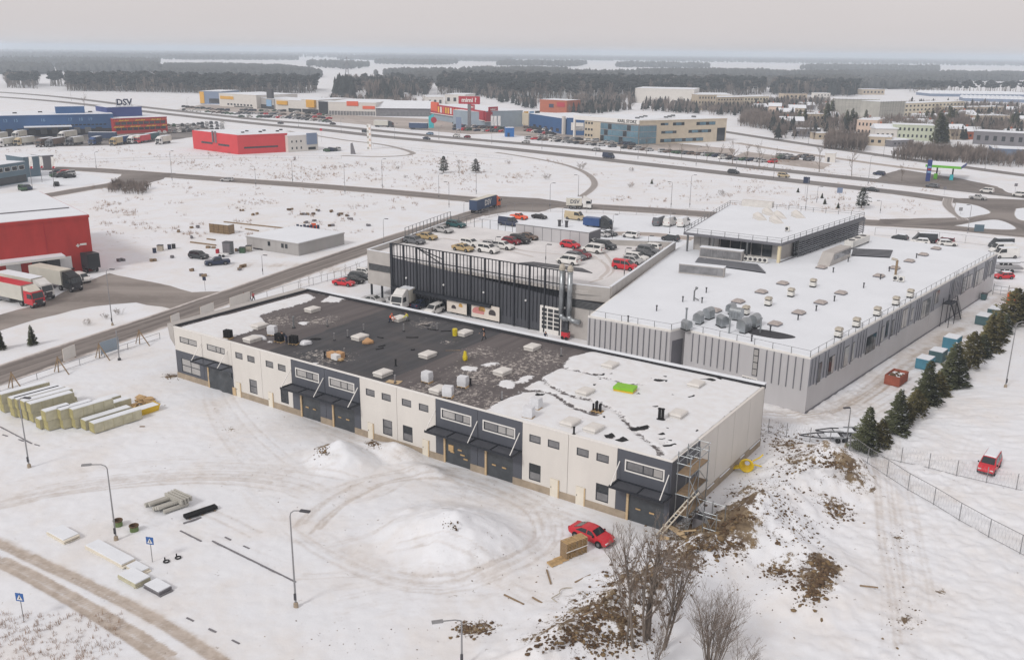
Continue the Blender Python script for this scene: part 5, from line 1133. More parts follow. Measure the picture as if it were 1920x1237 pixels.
# DSV lorry pulling up to the junction
a,b=G(893,402),G(955,382); h_=heading(a,b); lorry(a+Vector((-math.sin(h_),math.cos(h_),0))*1.0,h_,'articulated lorry with white letters on its navy trailer and an orange cab','trailer_navy','lorry_orange',12.5,2.8,text='DSV',roof_mat='curtain_white',txtsize=2.3)
a,b=G(1062,392),G(1098,393); h_=heading(a,b); lorry(a+Vector((0,1.2,0)),h_,'white delivery lorry with dark blue letters driving on the road','curtain_white','car_white',4.6,2.2,text='DSV',txtcol='car_navy',txtsize=1.5)
p=G(770,578); lorry(p+Vector((.5,4.5,0)),R(-112),'white box truck parked in front of the mesh front','curtain_white','car_white',4.6,2.3)
a,b=G(1096,428),G(1135,432); t_=lorry(a,heading(a,b),'small truck with a bright blue tarpaulin in the van lot','car_blue','car_dark',4.6,1.9,roof_mat='car_blue')
# lorries at the docks of the red warehouse
dh=R(-52)
for fx,fy,nm,bm_,cm,bl,sn in[(70,580,'dirty white lorry with red cab and white wind deflector at the docks','trailer_grey','car_red',10.5,'car_red'),(88,566,'white lorry with snow roof standing behind the red cab lorry','curtain_white','car_white',10.5,'snow'),(142,550,'pale box lorry with a dark green cab at the docks','trailer_grey','car_black',9.5,'curtain_white')]:
    f=G(fx,fy); dr=R(-29); d=Vector((math.cos(dr),math.sin(dr),0)); lorry(f-d*(bl+3.0)+Vector((0,1.2,0)),dr,nm,bm_,cm,bl,2.7,roof_mat=sn,group='lorries at the red warehouse')
f=G(176,515); dr=R(140); lorry(f+Vector((-.2,1.2,0)),dr,'black trailer with its open rear end facing the yard','trailer_black','car_black',6.0,2.9,cab=False,open_back=True,roof_mat='trailer_black',group='lorries at the red warehouse')
car('mpv','white',G(150,530)+Vector((0,1,0)),R(-40),'white van with a reddish roof between the lorry and the black trailer',name='parked_van',cat='van')
r_=random.Random(5)
for px_,py_,bm_,cm,lb in[(28,272,'trailer_grey','car_white','white lorry parked nose out'),(62,270,'trailer_grey','car_beige','cream lorry with a yellow roof'),(98,272,'car_brown','car_brown','brown box lorry'),(118,272,'car_brown','car_grey','reddish topped lorry'),(155,270,'trailer_grey','car_grey','grey lorry with snow cover'),(188,270,'car_navy','car_blue','blue lorry with a white cab roof'),(227,271,'car_beige','car_tan','yellow cabbed lorry'),(245,268,'car_blue','car_blue','small blue truck'),(262,267,'curtain_white','car_white','small white truck'),(279,266,'car_red','car_red','small red truck'),(296,262,'car_teal','car_teal','teal lorry'),(318,268,'curtain_white','car_white','white lorry at the end of the row'),(12,262,'trailer_grey','car_white','white trailer at the loading docks'),(48,258,'curtain_white','car_white','white lorry backed to the dock'),(142,258,'curtain_white','car_white','white lorry under the dock canopy')]:
    lorry(G(px_,py_),R(-100)+r_.uniform(-.1,.1),lb+' before the blue freight terminal',bm_,cm,r_.choice((5.0,7.0,8.5)),2.6,group='lorries at the blue freight terminal')
a,b=G(183,268),G(224,268); lorry(G(168,263),heading(a,b),'long dark blue trailer standing across the blue terminal yard','trailer_navy','car_navy',13.0,2.8,cab=False)
a=G(700,240); lorry(G(702,238),R(-12),'cream lorry on the access road by the parade','trailer_grey','car_dark',9.0,2.8); lorry(G(768,243),R(-12),'dark blue trailer beside the turquoise sign','trailer_navy','car_dark',11.0,2.8,cab=False)
# ================================================================== BUILDINGS AROUND
M('brick_red',L(178,56,52),.75,.12,.5,stretch=(1,1,.4)); M('red_clad',L(206,62,66),.6,.06,.3); M('cream',L(212,202,180),.7,.06,.3); M('stone',L(196,184,164),.75,.10,.4); M('blue_clad',L(52,92,140),.6,.08,.25)
M('blue_dark',L(48,66,128),.6,.06,.3); M('teal_grey',L(96,116,128),.6,.08,.3); M('flame_red',L(182,44,44),.5,.08,.4); M('flame_yellow',L(230,176,50),.5,.08,1); M('yellow_clad',L(216,164,60),.6,.06,.4); M('off_white',L(212,208,202),.7,.06,.4); M('grey_wall',L(168,166,164),.75,.08,.3)
M('net_grey',L(178,176,168),.85,.15,.25); M('beige_wall',L(190,176,156),.8,.08,.3); M('pink_wall',L(206,184,168),.8,.08,.3); M('mint_wall',L(190,196,176),.8,.08,.3); M('slate',L(120,118,122),.8,.1,.4); M('brick_orange',L(170,96,68),.85,.12,.5); M('green_sign',L(110,190,60),.5,.05,1); M('sign_red',L(172,40,56),.5,.05,1); M('sign_orange',L(222,96,62),.5,.05,1)
M('turquoise',L(60,180,190),.5,.05,1); M('glass_blue',L(92,124,140),.08,.30,.10,spec=.6); M('blue_kiosk',L(40,104,170),.5,.06,1); M('sky_blue',L(134,172,206),.5,.06,1); M('grey_blue',L(120,134,158),.6,.06,.3); M('dock_dark',L(52,50,54),.8,.2,.4)
class Bld:
    def __init__(s,name,label,A,B,top=None,depth=15.0,wall='off_white',roof='snow_roof',h=None,base=True,ext=(0,0),cat='building',roof_t=.3,group=None,z=0.0):
        a,b=G(A[0],A[1],z),G(B[0],B[1],z); s.rz=heading(a,b); d=(b-a).normalized(); a=a-d*ext[0]; b=b+d*ext[1]; s.l=(b-a).length; s.h=h or tall(B[0]if len(A)<3 else A[0],B[1]if len(A)<3 else A[1],top,z); s.dp=depth
        s.o=thing(name,label,cat,a,s.rz,group); s.a=a
        MB().box(0,s.l,0,depth,0,s.h-roof_t).build('wall',wall,s.o)
        MB().box(-.15,s.l+.15,-.15,depth+.15,s.h-roof_t,s.h).build('roof_edge',wall,s.o); MB().box(.1,s.l-.1,.1,depth-.1,s.h,s.h+.12).build('roof_snow',roof,s.o)
    def x(s,px,py):  # distance along the front for a point seen on it
        n=Vector((-math.sin(s.rz),math.cos(s.rz),0)); p=on_plane(px,py,s.a,n); return(p-s.a).dot(Vector((math.cos(s.rz),math.sin(s.rz),0))),p.z
    def box(s,nm,x0,x1,z0,z1,mat,y0=-.06,y1=.02,par=None):return MB().box(x0,x1,y0,y1,z0,z1).build(nm,mat,par or s.o)
    def pxbox(s,nm,pa,pb,mat,y0=-.08,y1=.02):
        (x0,z1),(x1,z0)=s.x(*pa),s.x(*pb); return s.box(nm,min(x0,x1),max(x0,x1),max(.05,min(z0,z1)),max(z0,z1),mat,y0,y1)
    def grid(s,nx,nz,x0,x1,z0,z1,fw=.6,fh=.55,mat='win_dark',frame='white_trim',side=False):
        for i in range(nx):
            for j in range(nz):
                cx_=x0+(x1-x0)*(i+.5)/nx; cz=z0+(z1-z0)*(j+.5)/nz; w=(x1-x0)/nx*fw/2; hh=(z1-z0)/nz*fh/2
                f=s.box('window',cx_-w,cx_+w,cz-hh,cz+hh,frame); s.box('pane',cx_-w*.86,cx_+w*.86,cz-hh*.86,cz+hh*.86,mat,-.1,-.05,f)
    def right_grid(s,ny_,nz,z0,z1,mat='win_dark',fw=.6,fh=.5):
        for i in range(ny_):
            for j in range(nz):
                cy_=s.dp*(i+.5)/ny_; cz=z0+(z1-z0)*(j+.5)/nz; w=s.dp/ny_*fw/2; hh=(z1-z0)/nz*fh/2
                MB().box(s.l-.02,s.l+.08,cy_-w,cy_+w,cz-hh,cz+hh).build('window',mat,s.o)
# red warehouse at the lorry docks
w=Bld('red_warehouse','tall red warehouse with long snow-covered dock canopy and lorries in front',(0,530),(178,507),403,40,'brick_red',ext=(25,0),roof_t=.5)
for i in range(1,5):w.box('panel_seam',w.l*i/5,w.l*i/5+.06,3.5,w.h-.6,'sign_red')
MB().box(-.5,w.l*.86,-3.2,0,3.9,4.3).build('dock_canopy','white_trim',w.o); MB().box(-.5,w.l*.86,-3.2,0,4.3,4.45).build('canopy_snow','snow',w.o)
for i in range(7):x0=w.l*(.18+.11*i); d_=w.box('dock_door',x0,x0+2.6,1.0,3.6,'dock_dark' if i==5 else 'plastic_white',-.15); w.box('dock_buffer',x0-.3,x0+2.9,.9,1.1,'rubber',-.45,0,d_)
w.pxbox('dock_shelter',(85,482),(112,505),'lamp_dark',-1.2); lettering('+',1.3,'white_trim',w.o,(*[w.x(146,461)[0],-.09],w.x(146,461)[1]),bold=.05); w.box('sign_plate',w.x(150,459)[0],w.x(162,457)[0],w.x(150,459)[1]-.15,w.x(150,459)[1]+.25,'white_trim')
MB().box(1,w.l-1,10,10.15,w.h+.1,w.h+.35).build('roof_line','slate',w.o)
# blue freight terminal
w=Bld('freight_terminal','long blue freight terminal with white dock numbers',(0,257),(216,251),213.5,34,'blue_clad',ext=(35,0),roof_t=.6)
w.box('dock_band',10,w.l-1,.2,3.0,'dock_dark',-.12)
for i in range(14):x0=12+(w.l-16)*i/14; w.box('dock_door',x0,x0+3.0,.9,3.8,random.choice(['dock_dark','lamp_dark','steel_dull']),-.2)
for tx,px_ in(('13',9),('15',29),('16',80),('17',131),('18',151),('19',169)):x_,z_=w.x(px_,223); lettering(tx,2.2,'sky_blue',w.o,(x_,-.1,w.h-2.6))
x0,x1=w.x(45,240)[0],w.x(134,240)[0]; MB().box(x0,x1,-9,0,4.6,4.9).build('dock_canopy','lamp_steel',w.o); MB().box(x0,x1,-9,0,4.9,5.05).build('canopy_snow','snow',w.o)
w.grid(14,1,w.x(92,231)[0],w.x(200,230)[0],4.6,5.6,.8,.7,'win_dark','blue_clad')
x0,x1=w.x(107,220)[0],w.x(162,220)[0]; MB().box(x0,x1,8,16,w.h,w.h+3.6).build('plant_box','blue_clad',w.o); MB().box(x0,x1,8,16,w.h+3.6,w.h+3.75).build('plant_snow','snow_roof',w.o)
for i in range(7):MB().box(6+i*12,8+i*12,14+(i%3)*5,16+(i%3)*5,w.h+.1,w.h+.7).build('roof_vent','lamp_dark',w.o)
w=Bld('blue_tower','dark blue office block carrying large dark letters on its roof',(205,249),(270,246),200,18,'blue_dark')
lettering('DSV',4.6,'car_navy',w.o,(w.l*.55,2.0,w.h+2.3),bold=.12,depth=.25)
for i in range(5):MB().box(w.l*(.32+.11*i),w.l*(.32+.11*i)+.12,2.2,2.32,w.h,w.h+4).build('sign_post','steel_dull',w.o)
MB().box(w.l*.3,w.l*.82,2.3,2.38,w.h+.2,w.h+.4).build('sign_rail','steel_dull',w.o)
w=Bld('flame_building','red glass fronted building painted with yellow flames',(215,252),(315,247),219,20,'flame_red'); w.grid(9,2,.8,w.l-.8,1.0,w.h-1.2,.86,.5,'win_dark','dark_frame')
for j,zf in enumerate((.86,.46)):
    for i in range(10):
        x_=w.l*(i+.3)/10; z_=w.h*zf; MB().add([(x_-1.3,-.14,z_-.5),(x_+1.4,-.14,z_-.35),(x_+1.9,-.14,z_+.35),(x_+.5,-.14,z_+.12),(x_-.2,-.14,z_+.5),(x_-.8,-.14,z_)],[(0,1,2,3,4,5)]).build('painted_flame','flame_yellow' if(i+j)%3 else 'orange',w.o)
# small red building with white annex
w=Bld('red_building','low bright red building with dark window strips and snow roof',(447,290),(540,285),250,30,'red_clad',roof_t=.4)
# left face is the building's own side: make it longer with a second block butted on
c,l_=G(447,290),G(363,279); bb=(l_-c); q=Bld.__new__(Bld)
prism_=[(0,0),tuple((Matrix.Rotation(-w.rz,2)@Vector((bb.x,bb.y)))),(w.l*.55,29.8),(w.l*.5,10)]
MB().prism(prism_,0,w.h-.4).build('side_wing','red_clad',w.o); MB().prism(prism_,w.h-.4,w.h+.08).build('wing_roof','red_clad',w.o); MB().prism(shrink(prism_,.96),w.h+.08,w.h+.2).build('wing_snow','snow_roof',w.o)
w.box('strip_window',w.l*.12,w.l*.8,2.4,3.1,'win_dark',-.1)
v0,v1=Vector((*prism_[0],0)),Vector((*prism_[1],0)); sd=(v1-v0).normalized(); nr=Vector((sd.y,-sd.x,0)); nr=nr if nr.dot(Vector((-1,-1,0)))>0 else-nr
for f0,f1,z_ in((.18,.42,3.3),(.55,.80,3.5)):MB().bar(v0+(v1-v0)*f0+nr*.05+Vector((0,0,z_)),v0+(v1-v0)*f1+nr*.05+Vector((0,0,z_)),.12,.8).build('strip_window','win_dark',w.o)
for f0 in(.46,.52):MB().bar(v0+(v1-v0)*f0+nr*.3+Vector((0,0,4)),v0+(v1-v0)*f0+nr*.3+Vector((0,0,w.h+.8)),.7).build('flue','galv',w.o)
for i in range(6):MB().box(5+i*4,6.2+i*4,8+(i%2)*6,9.2+(i%2)*6,w.h+.1,w.h+.7).build('roof_vent','lamp_dark',w.o)
w=Bld('white_annex','white office annex with a dark corner cube beside the red building',(541,286),(597,282),252,16,'off_white'); w.pxbox('corner_cube',(574,250),(594,270),'grey_blue',-.5); w.grid(3,1,.8,w.l*.5,4.0,5.2,.35,.9); w.grid(3,1,.8,w.l*.5,1.0,2.4,.35,.9); w.pxbox('strip_window',(578,276),(592,280),'win_dark')
# grey-blue office at the left edge
w=Bld('grey_office','grey-blue flat office with a window band beside three flagpoles',(0,350),(53,341),303,18,'teal_grey',ext=(20,0)); w.grid(10,1,1,w.l-.6,4.2,6.0,.8,.8); w.box('ground_glass',1,w.l-.5,.3,2.6,'win_dark')
w2=Bld('grey_block','taller grey stair block behind the window band office',(48,333),(78,330),293,12,'teal_grey'); w2=Bld('grey_block','small dark grey block with vertical slots beside the stair block',(80,320),(103,318),291,8,'slate')
# low grey workshop on the plot
w=Bld('low_workshop','low pale grey flat workshop with three small windows on the plot',(463.5,465),(561,480),457,15.5,'grey_wall',roof_t=.2)
for px_ in(505,530,537):x_,z_=w.x(px_,463); f=w.box('window',x_-.4,x_+.4,1.3,2.3,'lamp_dark'); w.box('pane',x_-.32,x_+.32,1.38,2.22,'win_dark',-.09,-.05,f)
w.pxbox('open_bay',(475,464),(493,471),'dock_dark')
for i in range(7):w.box('wall_panel',w.l*i/7+.03,w.l*(i+1)/7-.03,.1,w.h-.25,'grey_wall',-.035,.0)
# shopping parade
def sign(b,txt,px_,py_,size,mat,board=None):
    x_,z_=b.x(px_,py_)
    if board:b.box('sign_board',x_-size*len(txt)*.36,x_+size*len(txt)*.36,z_-size*.75,z_+size*.75,board,-.3,-.02)
    lettering(txt,size,mat,b.o,(x_,-.34,z_),bold=.04,depth=.04)
w=Bld('parade_shop','dark blue and yellow shop at the end of the parade',(376,195),(416,196),172,30,'grey_blue'); w.box('yellow_panel',0,w.l*.2,.5,w.h-.4,'yellow_clad',-.4); w.pxbox('shop_glass',(392,185),(412,194),'win_dark')
w=Bld('parade_shop','long white shop with yellow corner behind the packed car park',(412,199),(482,204),179,40,'off_white'); w.pxbox('yellow_panel',(413,180),(438,187),'yellow_clad',-.3); w.grid(8,1,w.l*.2,w.l*.9,1,3,.7,.8); w.box('shop_glass',w.l*.4,w.l*.9,.2,.9,'win_dark')
w=Bld('parade_shop','glass fronted parade shop with a light blue panel',(484,203),(515,206),186,25,'grey_wall'); w.pxbox('blue_panel',(500,187),(510,200),'sky_blue',-.5); w.box('shop_glass',.5,w.l-.5,.2,3.2,'win_dark'); MB().box(w.l*.5,w.l*.8,1,3,w.h,w.h+7).build('sign_tower','lamp_dark',w.o)
w=Bld('parade_shop','white parade shop with yellow box sign on its front',(517,208),(566,211),189,40,'off_white'); w.pxbox('yellow_panel',(520,189),(540,197),'yellow_clad',-1.0); w.box('shop_glass',w.l*.5,w.l-.3,.2,2.4,'win_dark')
w=Bld('parade_shop','parade shop with an orange entrance tower',(566,211),(598,213),188,35,'off_white'); w.pxbox('orange_panel',(577,187),(593,202),'yellow_clad',-2.0); w.box('shop_glass',.5,w.l-.3,.2,2.6,'win_dark')
w=Bld('parade_shop','black entrance cube between two white parade shops',(598,215),(616,216),191,12,'black_metal'); w.box('shop_glass',.8,w.l-.8,.2,4,'win_dark')
w=Bld('parade_shop','long white curved parade shop with red-orange sign panels',(616,216),(705,218),193,45,'off_white',); w.box('shop_glass',.5,w.l-.5,.2,3.0,'win_grey'); w.pxbox('sign_panel',(650,190),(672,199),'sign_orange',-.4); w.pxbox('sign_panel',(680,199),(703,205),'sign_orange',-.4)
for i in range(16):w.box('mullion',w.l*i/16,w.l*i/16+.2,.2,3,'white_trim',-.12)
w=Bld('parade_hall','low hall with broad sloping snow roof beside the red store',(705,218),(806,219),204,45,'slate'); w.grid(16,1,.5,w.l-.5,.3,3.0,.85,.9,'win_grey','slate')
MB().add([(-.5,-1,w.h),(w.l+.5,-1,w.h),(w.l+.5,22,w.h+4.2),(-.5,22,w.h+4.2),(w.l+.5,45,w.h),(-.5,45,w.h)],[(0,1,2,3),(3,2,4,5),(0,3,5),(1,4,2)]).build('pitched_roof','snow_roof',w.o)
# red store with the signs
M('store_wall',L(150,164,176),.6,.08,.3)
w=Bld('red_store','supermarket with long red fascia, red roof signs and opening hours',(812,224),(909,240),209,26,'store_wall',roof_t=.1)
fh0=w.h-5.2; w.box('fascia',-1,w.l+.4,fh0,w.h+.2,'sign_red',-1.2,.3); w.box('fascia_trim',-1,w.l+.4,fh0-.45,fh0,'white_trim',-1.25,.3); w.pxbox('food_panel',(811,191),(823,209),'sign_orange',-1.35)
for i in range(12):w.box('fascia_print',w.l*(.14+.05*i),w.l*(.17+.05*i),fh0+.8,w.h-.7,['flame_yellow','white_trim','sign_orange','amber'][i%4],-1.26,-1.2)
lettering('8-22',2.6,'white_trim',w.o,(w.l*.86,-1.28,w.h-2.4),bold=.05)
for x_,s_ in((.80,1),):MB().box(w.l*x_-3,w.l*x_+3,-1.0,-.6,w.h+.3,w.h+3.2).build('roof_sign','sign_red',w.o); lettering('mimi ?',1.6,'white_trim',w.o,(w.l*x_,-1.05,w.h+1.7),bold=.05)
w=Bld('red_store_wing','short wing of the red store with 8-22 on its fascia',(909.5,240),(958,237),209,30,'store_wall',roof_t=.1)
fh0=w.h-5.2; w.box('fascia',-.4,w.l+1,fh0,w.h+.2,'sign_red',-1.2,.3); w.box('fascia_trim',-.4,w.l+1,fh0-.45,fh0,'white_trim',-1.25,.3); w.grid(9,1,.4,w.l-.4,.4,3.2,.8,.85,'win_dark','lamp_dark')
lettering('8-22',2.8,'white_trim',w.o,(w.l*.28,-1.28,w.h-2.4),bold=.05); MB().box(2,9.5,-1.0,-.6,w.h+.3,w.h+3.2).build('roof_sign','sign_red',w.o); lettering('mimi ?',1.8,'white_trim',w.o,(5.7,-1.05,w.h+1.7),bold=.05)
for i in range(5):w.box('wall_panel',w.l+1+i*5,w.l+5+i*5,.2,w.h-.5,['sky_blue','win_dark','flame_yellow'][i%3],.2,.4)
def pylon(name,base,top_y,label,build):
    p=G(*base); h=tall(*base,top_y); t=thing(name,label,'sign',p,heading(G(base[0]-20,base[1]),G(base[0]+20,base[1]+1.0))); build(t,h)
def _p(t,h):MB().box(-.9,.9,-.5,.5,0,h-3.5).build('mast','slate',t); MB().box(-6.2,6.2,-.8,.8,h-4.3,h).build('sign_board','sign_red',t); lettering('mimi ?',3.4,'white_trim',t,(0,-.86,h-2.1),bold=.1)
pylon('pylon_sign',(880,244),181,'tall red pylon sign with white lettering on a grey mast',_p)
def _p(t,h):
    MB().box(-.9,.9,-.5,.5,0,h).build('mast','white_trim',t)
    for i in range(9):MB().box(-.95+.9*(i%2),-.05+.95*(i%2),-.55,-.5,h*i/9,h*(i+.8)/9).build('panel','pink_wall' if i%2 else 'net_grey',t)
pylon('pylon_sign',(693,280),233,'slim white and red pylon in the snow near the highway',_p)
def _p(t,h):MB().box(-1.6,1.4,-.4,.4,0,h*.8).build('mast','turquoise',t); MB().tube([(1.6,-.5,h*.55),(1.6,-.4,h*.55)],1.8,14).build('disc','sign_red',t); MB().add([(-1.6,-.4,h*.8),(1.4,-.4,h*.8),(1.6,-.4,h),(-1.6,.4,h*.8),(1.4,.4,h*.8),(1.6,.4,h)],[(0,1,2),(5,4,3),(0,2,5,3),(1,4,5,2)]).build('tip','turquoise',t)
pylon('pylon_sign',(809,240),213,'turquoise tower sign with a red disc by the store car park',_p)
def _p(t,h):MB().box(-1.5,1.5,-.3,.3,2.2,h).build('sign_board','grey_blue',t); [MB().box(s-.15,s+.15,-.15,.15,0,2.2).build('leg','lamp_steel',t)for s in(-1.1,1.1)]
pylon('advert_board',(860,249),220,'upright blue-grey advertising board beside the highway',_p)
def flag(base,top_y,label,mat,grp,fw=1.0,fl=3.0):
    p=G(*base); h=tall(*base,top_y); t=thing('flagpole',label,'flagpole',p,0,grp); MB().tube([(0,0,0),(0,0,h)],[.09,.05],6).build('pole','lamp_steel',t)
    m=MB(); n=6; vs=[]
    for j in range(n+1):
        for i in range(4):vs.append((.08+fw*i/3,.12*math.sin(i*1.8+j),h-.2-fl*j/n))
    m.add(vs,[(j*4+i,j*4+4+i,j*4+5+i,j*4+1+i)for j in range(n)for i in range(3)]); f=m.build('banner',mat,t); MB().box(.1,fw,-.01,.01,h-.35-fl,h-.3-fl*.82).build('banner_stripe','sign_red',f)if mat=='white_trim' else None
for q in((61,354,293),(79,342,293),(102,352,293)):flag(q[:2],q[2],'white banner with red foot on a pole by the grey office','white_trim','three flagpoles by the grey office',1.1,3.6)
for q in((920,245,217),(926,246,217),(933,246,217)):flag(q[:2],q[2],'white banner on a pole in front of the red store','plastic_white','banners before the red store',1.6,5.5)
for q in((781,217,198),(795,217,198)):flag(q[:2],q[2],'red banner on a pole before the sloping snow roof','sign_red','red banners before the hall',1.4,4)
w=Bld('blue_kiosk','bright blue cubic kiosk at the edge of the car park',(948,257),(964,257),240,5,'blue_kiosk'); w.box('door',1,2.2,.1,2.2,'car_navy')
w=Bld('blue_shop','low blue shop with a snowy parapet and white column',(992,240),(1057,252),223,30,'blue_clad'); w.box('cream_sign',-9,0,1.5,w.h,'cream',-.6,.2); MB().box(w.l,w.l+2,-1.4,0,0,w.h+1.5).build('white_column','off_white',w.o); w.grid(5,1,4,w.l-4,.6,3.0,.5,.8,'win_dark','blue_dark')
w=Bld('blue_shop_wing','blue shop wing with a white billboard on its wall',(1062,253),(1096,254),222,25,'blue_clad'); b_=w.pxbox('billboard',(1071,230),(1094,245),'white_trim',-.3); [w.box('billboard_print',w.l*(.45+.05*(i%2)),w.l*.9,2.9+i*.7,3.25+i*.7,'car_navy',-.34,-.3)for i in range(3)]
w=Bld('brick_building','orange brick block with red and blue sign boxes beside dark trees',(1012,210),(1062,213),189,18,'brick_orange'); w.pxbox('sign_red',(1045,192),(1059,201),'sign_red',-.5); w.pxbox('sign_blue',(1030,195),(1038,202),'car_navy',-.4)
# glass fronted office
w=Bld('glass_office','three storey stone and blue glass office with black letters on white fascia',(1095,262),(1196,272),226,30,'stone',roof_t=.9)
x0,x1=w.x(1126,245)[0],w.l+.1; g_=w.box('curtain_wall',x0,x1,.3,w.h-2.3,'lamp_steel',-.15)
for i in range(10):
    for j in range(3):xa=x0+(x1-x0)*i/10; zz=.4+(w.h-2.8)*j/3; w.box('pane',xa+.08,xa+(x1-x0)/10-.06,zz,zz+(w.h-2.8)/3-.35,'glass_blue' if(i*7+j*3)%5 else 'win_dark',-.2,-.15,g_)
w.box('fascia',-7.5,w.l+.3,w.h-2.0,w.h+.1,'white_trim',-.5,.3); lettering('KARL STORZ',2.1,'car_black',w.o,(w.l*.80,-.56,w.h-.95),bold=.06); MB().box(-7.5,-6.5,-.5,.5,0,w.h-2).build('portal_leg','white_trim',w.o)
for z_ in(2.0,5.0,8.2):
    for x_ in(.6,2.6,4.6):w.box('window',x_,x_+1.2,z_,z_+1.1,'win_dark')
w=Bld('stone_office','beige stone wing of the glass office with strip windows',(1196.5,272),(1360,265),222,32,'stone',roof_t=.5)
x1=w.x(1230,250)[0]; g_=w.box('curtain_wall',.1,x1,.3,w.h-2.3,'lamp_steel',-.15)
for i in range(4):
    for j in range(3):xa=.1+(x1)*i/4; zz=.4+(w.h-2.8)*j/3; w.box('pane',xa+.08,xa+x1/4-.06,zz,zz+(w.h-2.8)/3-.35,'glass_blue',-.2,-.15,g_)
for pa,pb,n in(((1239,231),(1253,235),2),((1262,230),(1283,235),4),((1306,229),(1341,234),6),((1240,246),(1268,250),4),((1291,244),(1333,248),7),((1238,261),(1318,264),12)):
    (xa,za),(xb,zb)=w.x(*pa),w.x(*pb); f=w.box('strip_window',xa,xb,max(.4,zb),za,'lamp_dark',-.08)
    for i in range(n):w.box('pane',xa+(xb-xa)*i/n+.1,xa+(xb-xa)*(i+1)/n-.1,max(.4,zb)+.1,za-.1,'glass_blue' if i%3 else 'win_dark',-.13,-.08,f)
w.pxbox('entrance',(1345,240),(1358,264),'win_dark',-.1)
for i in range(7):MB().box(5+i*6,6.5+i*6,9+(i%3)*5,11+(i%3)*5,w.h,w.h+1.0).build('roof_unit','steel_dull',w.o)
# works and flats behind
w=Bld('white_works','long white factory hall at the foot of the wood',(1190,193),(1300,196),168,40,'off_white'); w.grid(4,1,w.l*.35,w.l*.9,1.5,3.4,.45,.8)
w=Bld('white_works','lower white factory wing with snow roof',(1300,197),(1372,198),178,40,'off_white')
def flats(label,A,B,top,depth,wall,nx,nz,mat='win_dark',**k):
    w=Bld('apartment_block',label,A,B,top,depth,wall,**k); w.grid(nx,nz,.6,w.l-.6,.6,w.h-.5,.5,.5,mat,wall); return w
flats('beige flats with two rows of dark windows behind bare shrubs',(1307,207),(1342,207),178,14,'beige_wall',6,3); flats('beige flats, the long middle block behind bare shrubs',(1343,207),(1392,206),182,14,'beige_wall',9,3); flats('beige flats, the last block before the firs',(1393,206),(1440,205),181,14,'cream',8,3)
flats('small grey house with slate coloured roof among firs',(1470,194),(1512,194),176,12,'beige_wall',5,2,roof='slate'); flats('white house among dark firs by the wood',(1530,188),(1556,188),175,10,'off_white',4,2)
def net(label,A,B,top,depth):
    w=Bld('apartment_block',label,A,B,top,depth,'net_grey'); n=max(4,int(w.l/2.5))
    for i in range(n+1):MB().box(w.l*i/n-.04,w.l*i/n+.04,-.5,-.42,0,w.h+.6).build('scaffold_post','steel_dull',w.o)
    for j in range(1,6):MB().box(0,w.l,-.48,-.42,w.h*j/5.2,w.h*j/5.2+.08).build('scaffold_ledger','steel_dull',w.o)
net('long block wrapped in grey scaffold netting',(1562,222),(1645,224),187,14); net('end block wrapped in pale netting with scaffold grid',(1646,232),(1693,230),190,16)
flats('long cream flats with a snow roof behind the netted block',(1693,220),(1805,214),190,14,'cream',16,3); flats('beige flats stepping down beside the long cream block',(1786,218),(1884,216),200,12,'beige_wall',14,2)
flats('pinkish two storey house with white gable end',(1604,254),(1642,256),226,15,'pink_wall',5,2); flats('pale green two storey house behind bare trees',(1671,262),(1749,265),236,13,'mint_wall',9,2)
flats('low beige garage row with snow roof',(1626,273),(1670,275),258,16,'beige_wall',3,1); flats('low dark fronted garage row by the bare thicket',(1672,276),(1712,274),262,12,'slate',5,1); flats('low grey shed with white roof beside firs',(1488,256),(1535,258),243,10,'slate',4,1); flats('long low beige wall building by the thicket',(1530,262),(1612,262),250,8,'beige_wall',8,1)
flats('cream house half hidden by firs',(1512,240),(1545,240),214,12,'beige_wall',4,2); flats('grey stone house with chimneys and snow roof',(1830,240),(1890,240),217,14,'beige_wall',6,2); flats('long grey brick terrace with snow roof',(1823,270),(1925,276),251,14,'slate',10,1,ext=(0,15)); flats('small cream cottage between firs',(1800,246),(1822,246),233,9,'cream',2,1); flats('yellowish cottage with snow roof',(1846,249),(1880,249),236,10,'cream',4,1)
Bld('blue_grey_wall','plain blue-grey hall wall with snow on top',(1858,300),(1925,303),281,14,'grey_blue',ext=(0,15)); flats('low house with snow roof and red brick wall behind green house',(1692,230),(1745,232),222,10,'brick_orange',5,1)
flats('white gabled farmhouse among the distant trees',(186,130),(205,130),122,10,'off_white',3,1); flats('long white barn at the edge of the wood',(1616,178),(1658,178),168,20,'beige_wall',6,1); flats('white flat hall behind the red store',(800,200),(832,200),182,30,'off_white',3,1); flats('second white hall behind the red store',(834,196),(872,197),178,30,'off_white',3,1)
for j,(A,B,n)in enumerate((((1806,190),(1925,193),14),((1745,181),(1925,183),18))):
    a,b=G(*A),G(*B); l=(b-a).length; t_=thing('greenhouse',['multi gabled greenhouse with snowy zigzag roof','second zigzag greenhouse row nearer the wood'][j],'greenhouse',a,heading(a,b)); MB().box(0,l,0,40,0,3.0).build('wall','grey_blue',t_)
    for i in range(n):x0,x1=l*i/n,l*(i+1)/n; MB().add([(x0,-.2,3),(x1,-.2,3),((x0+x1)/2,-.2,5.4),(x0,40,3),(x1,40,3),((x0+x1)/2,40,5.4)],[(0,1,2),(5,4,3),(0,2,5,3),(1,4,5,2)]).build('gable_roof','snow_roof',t_)
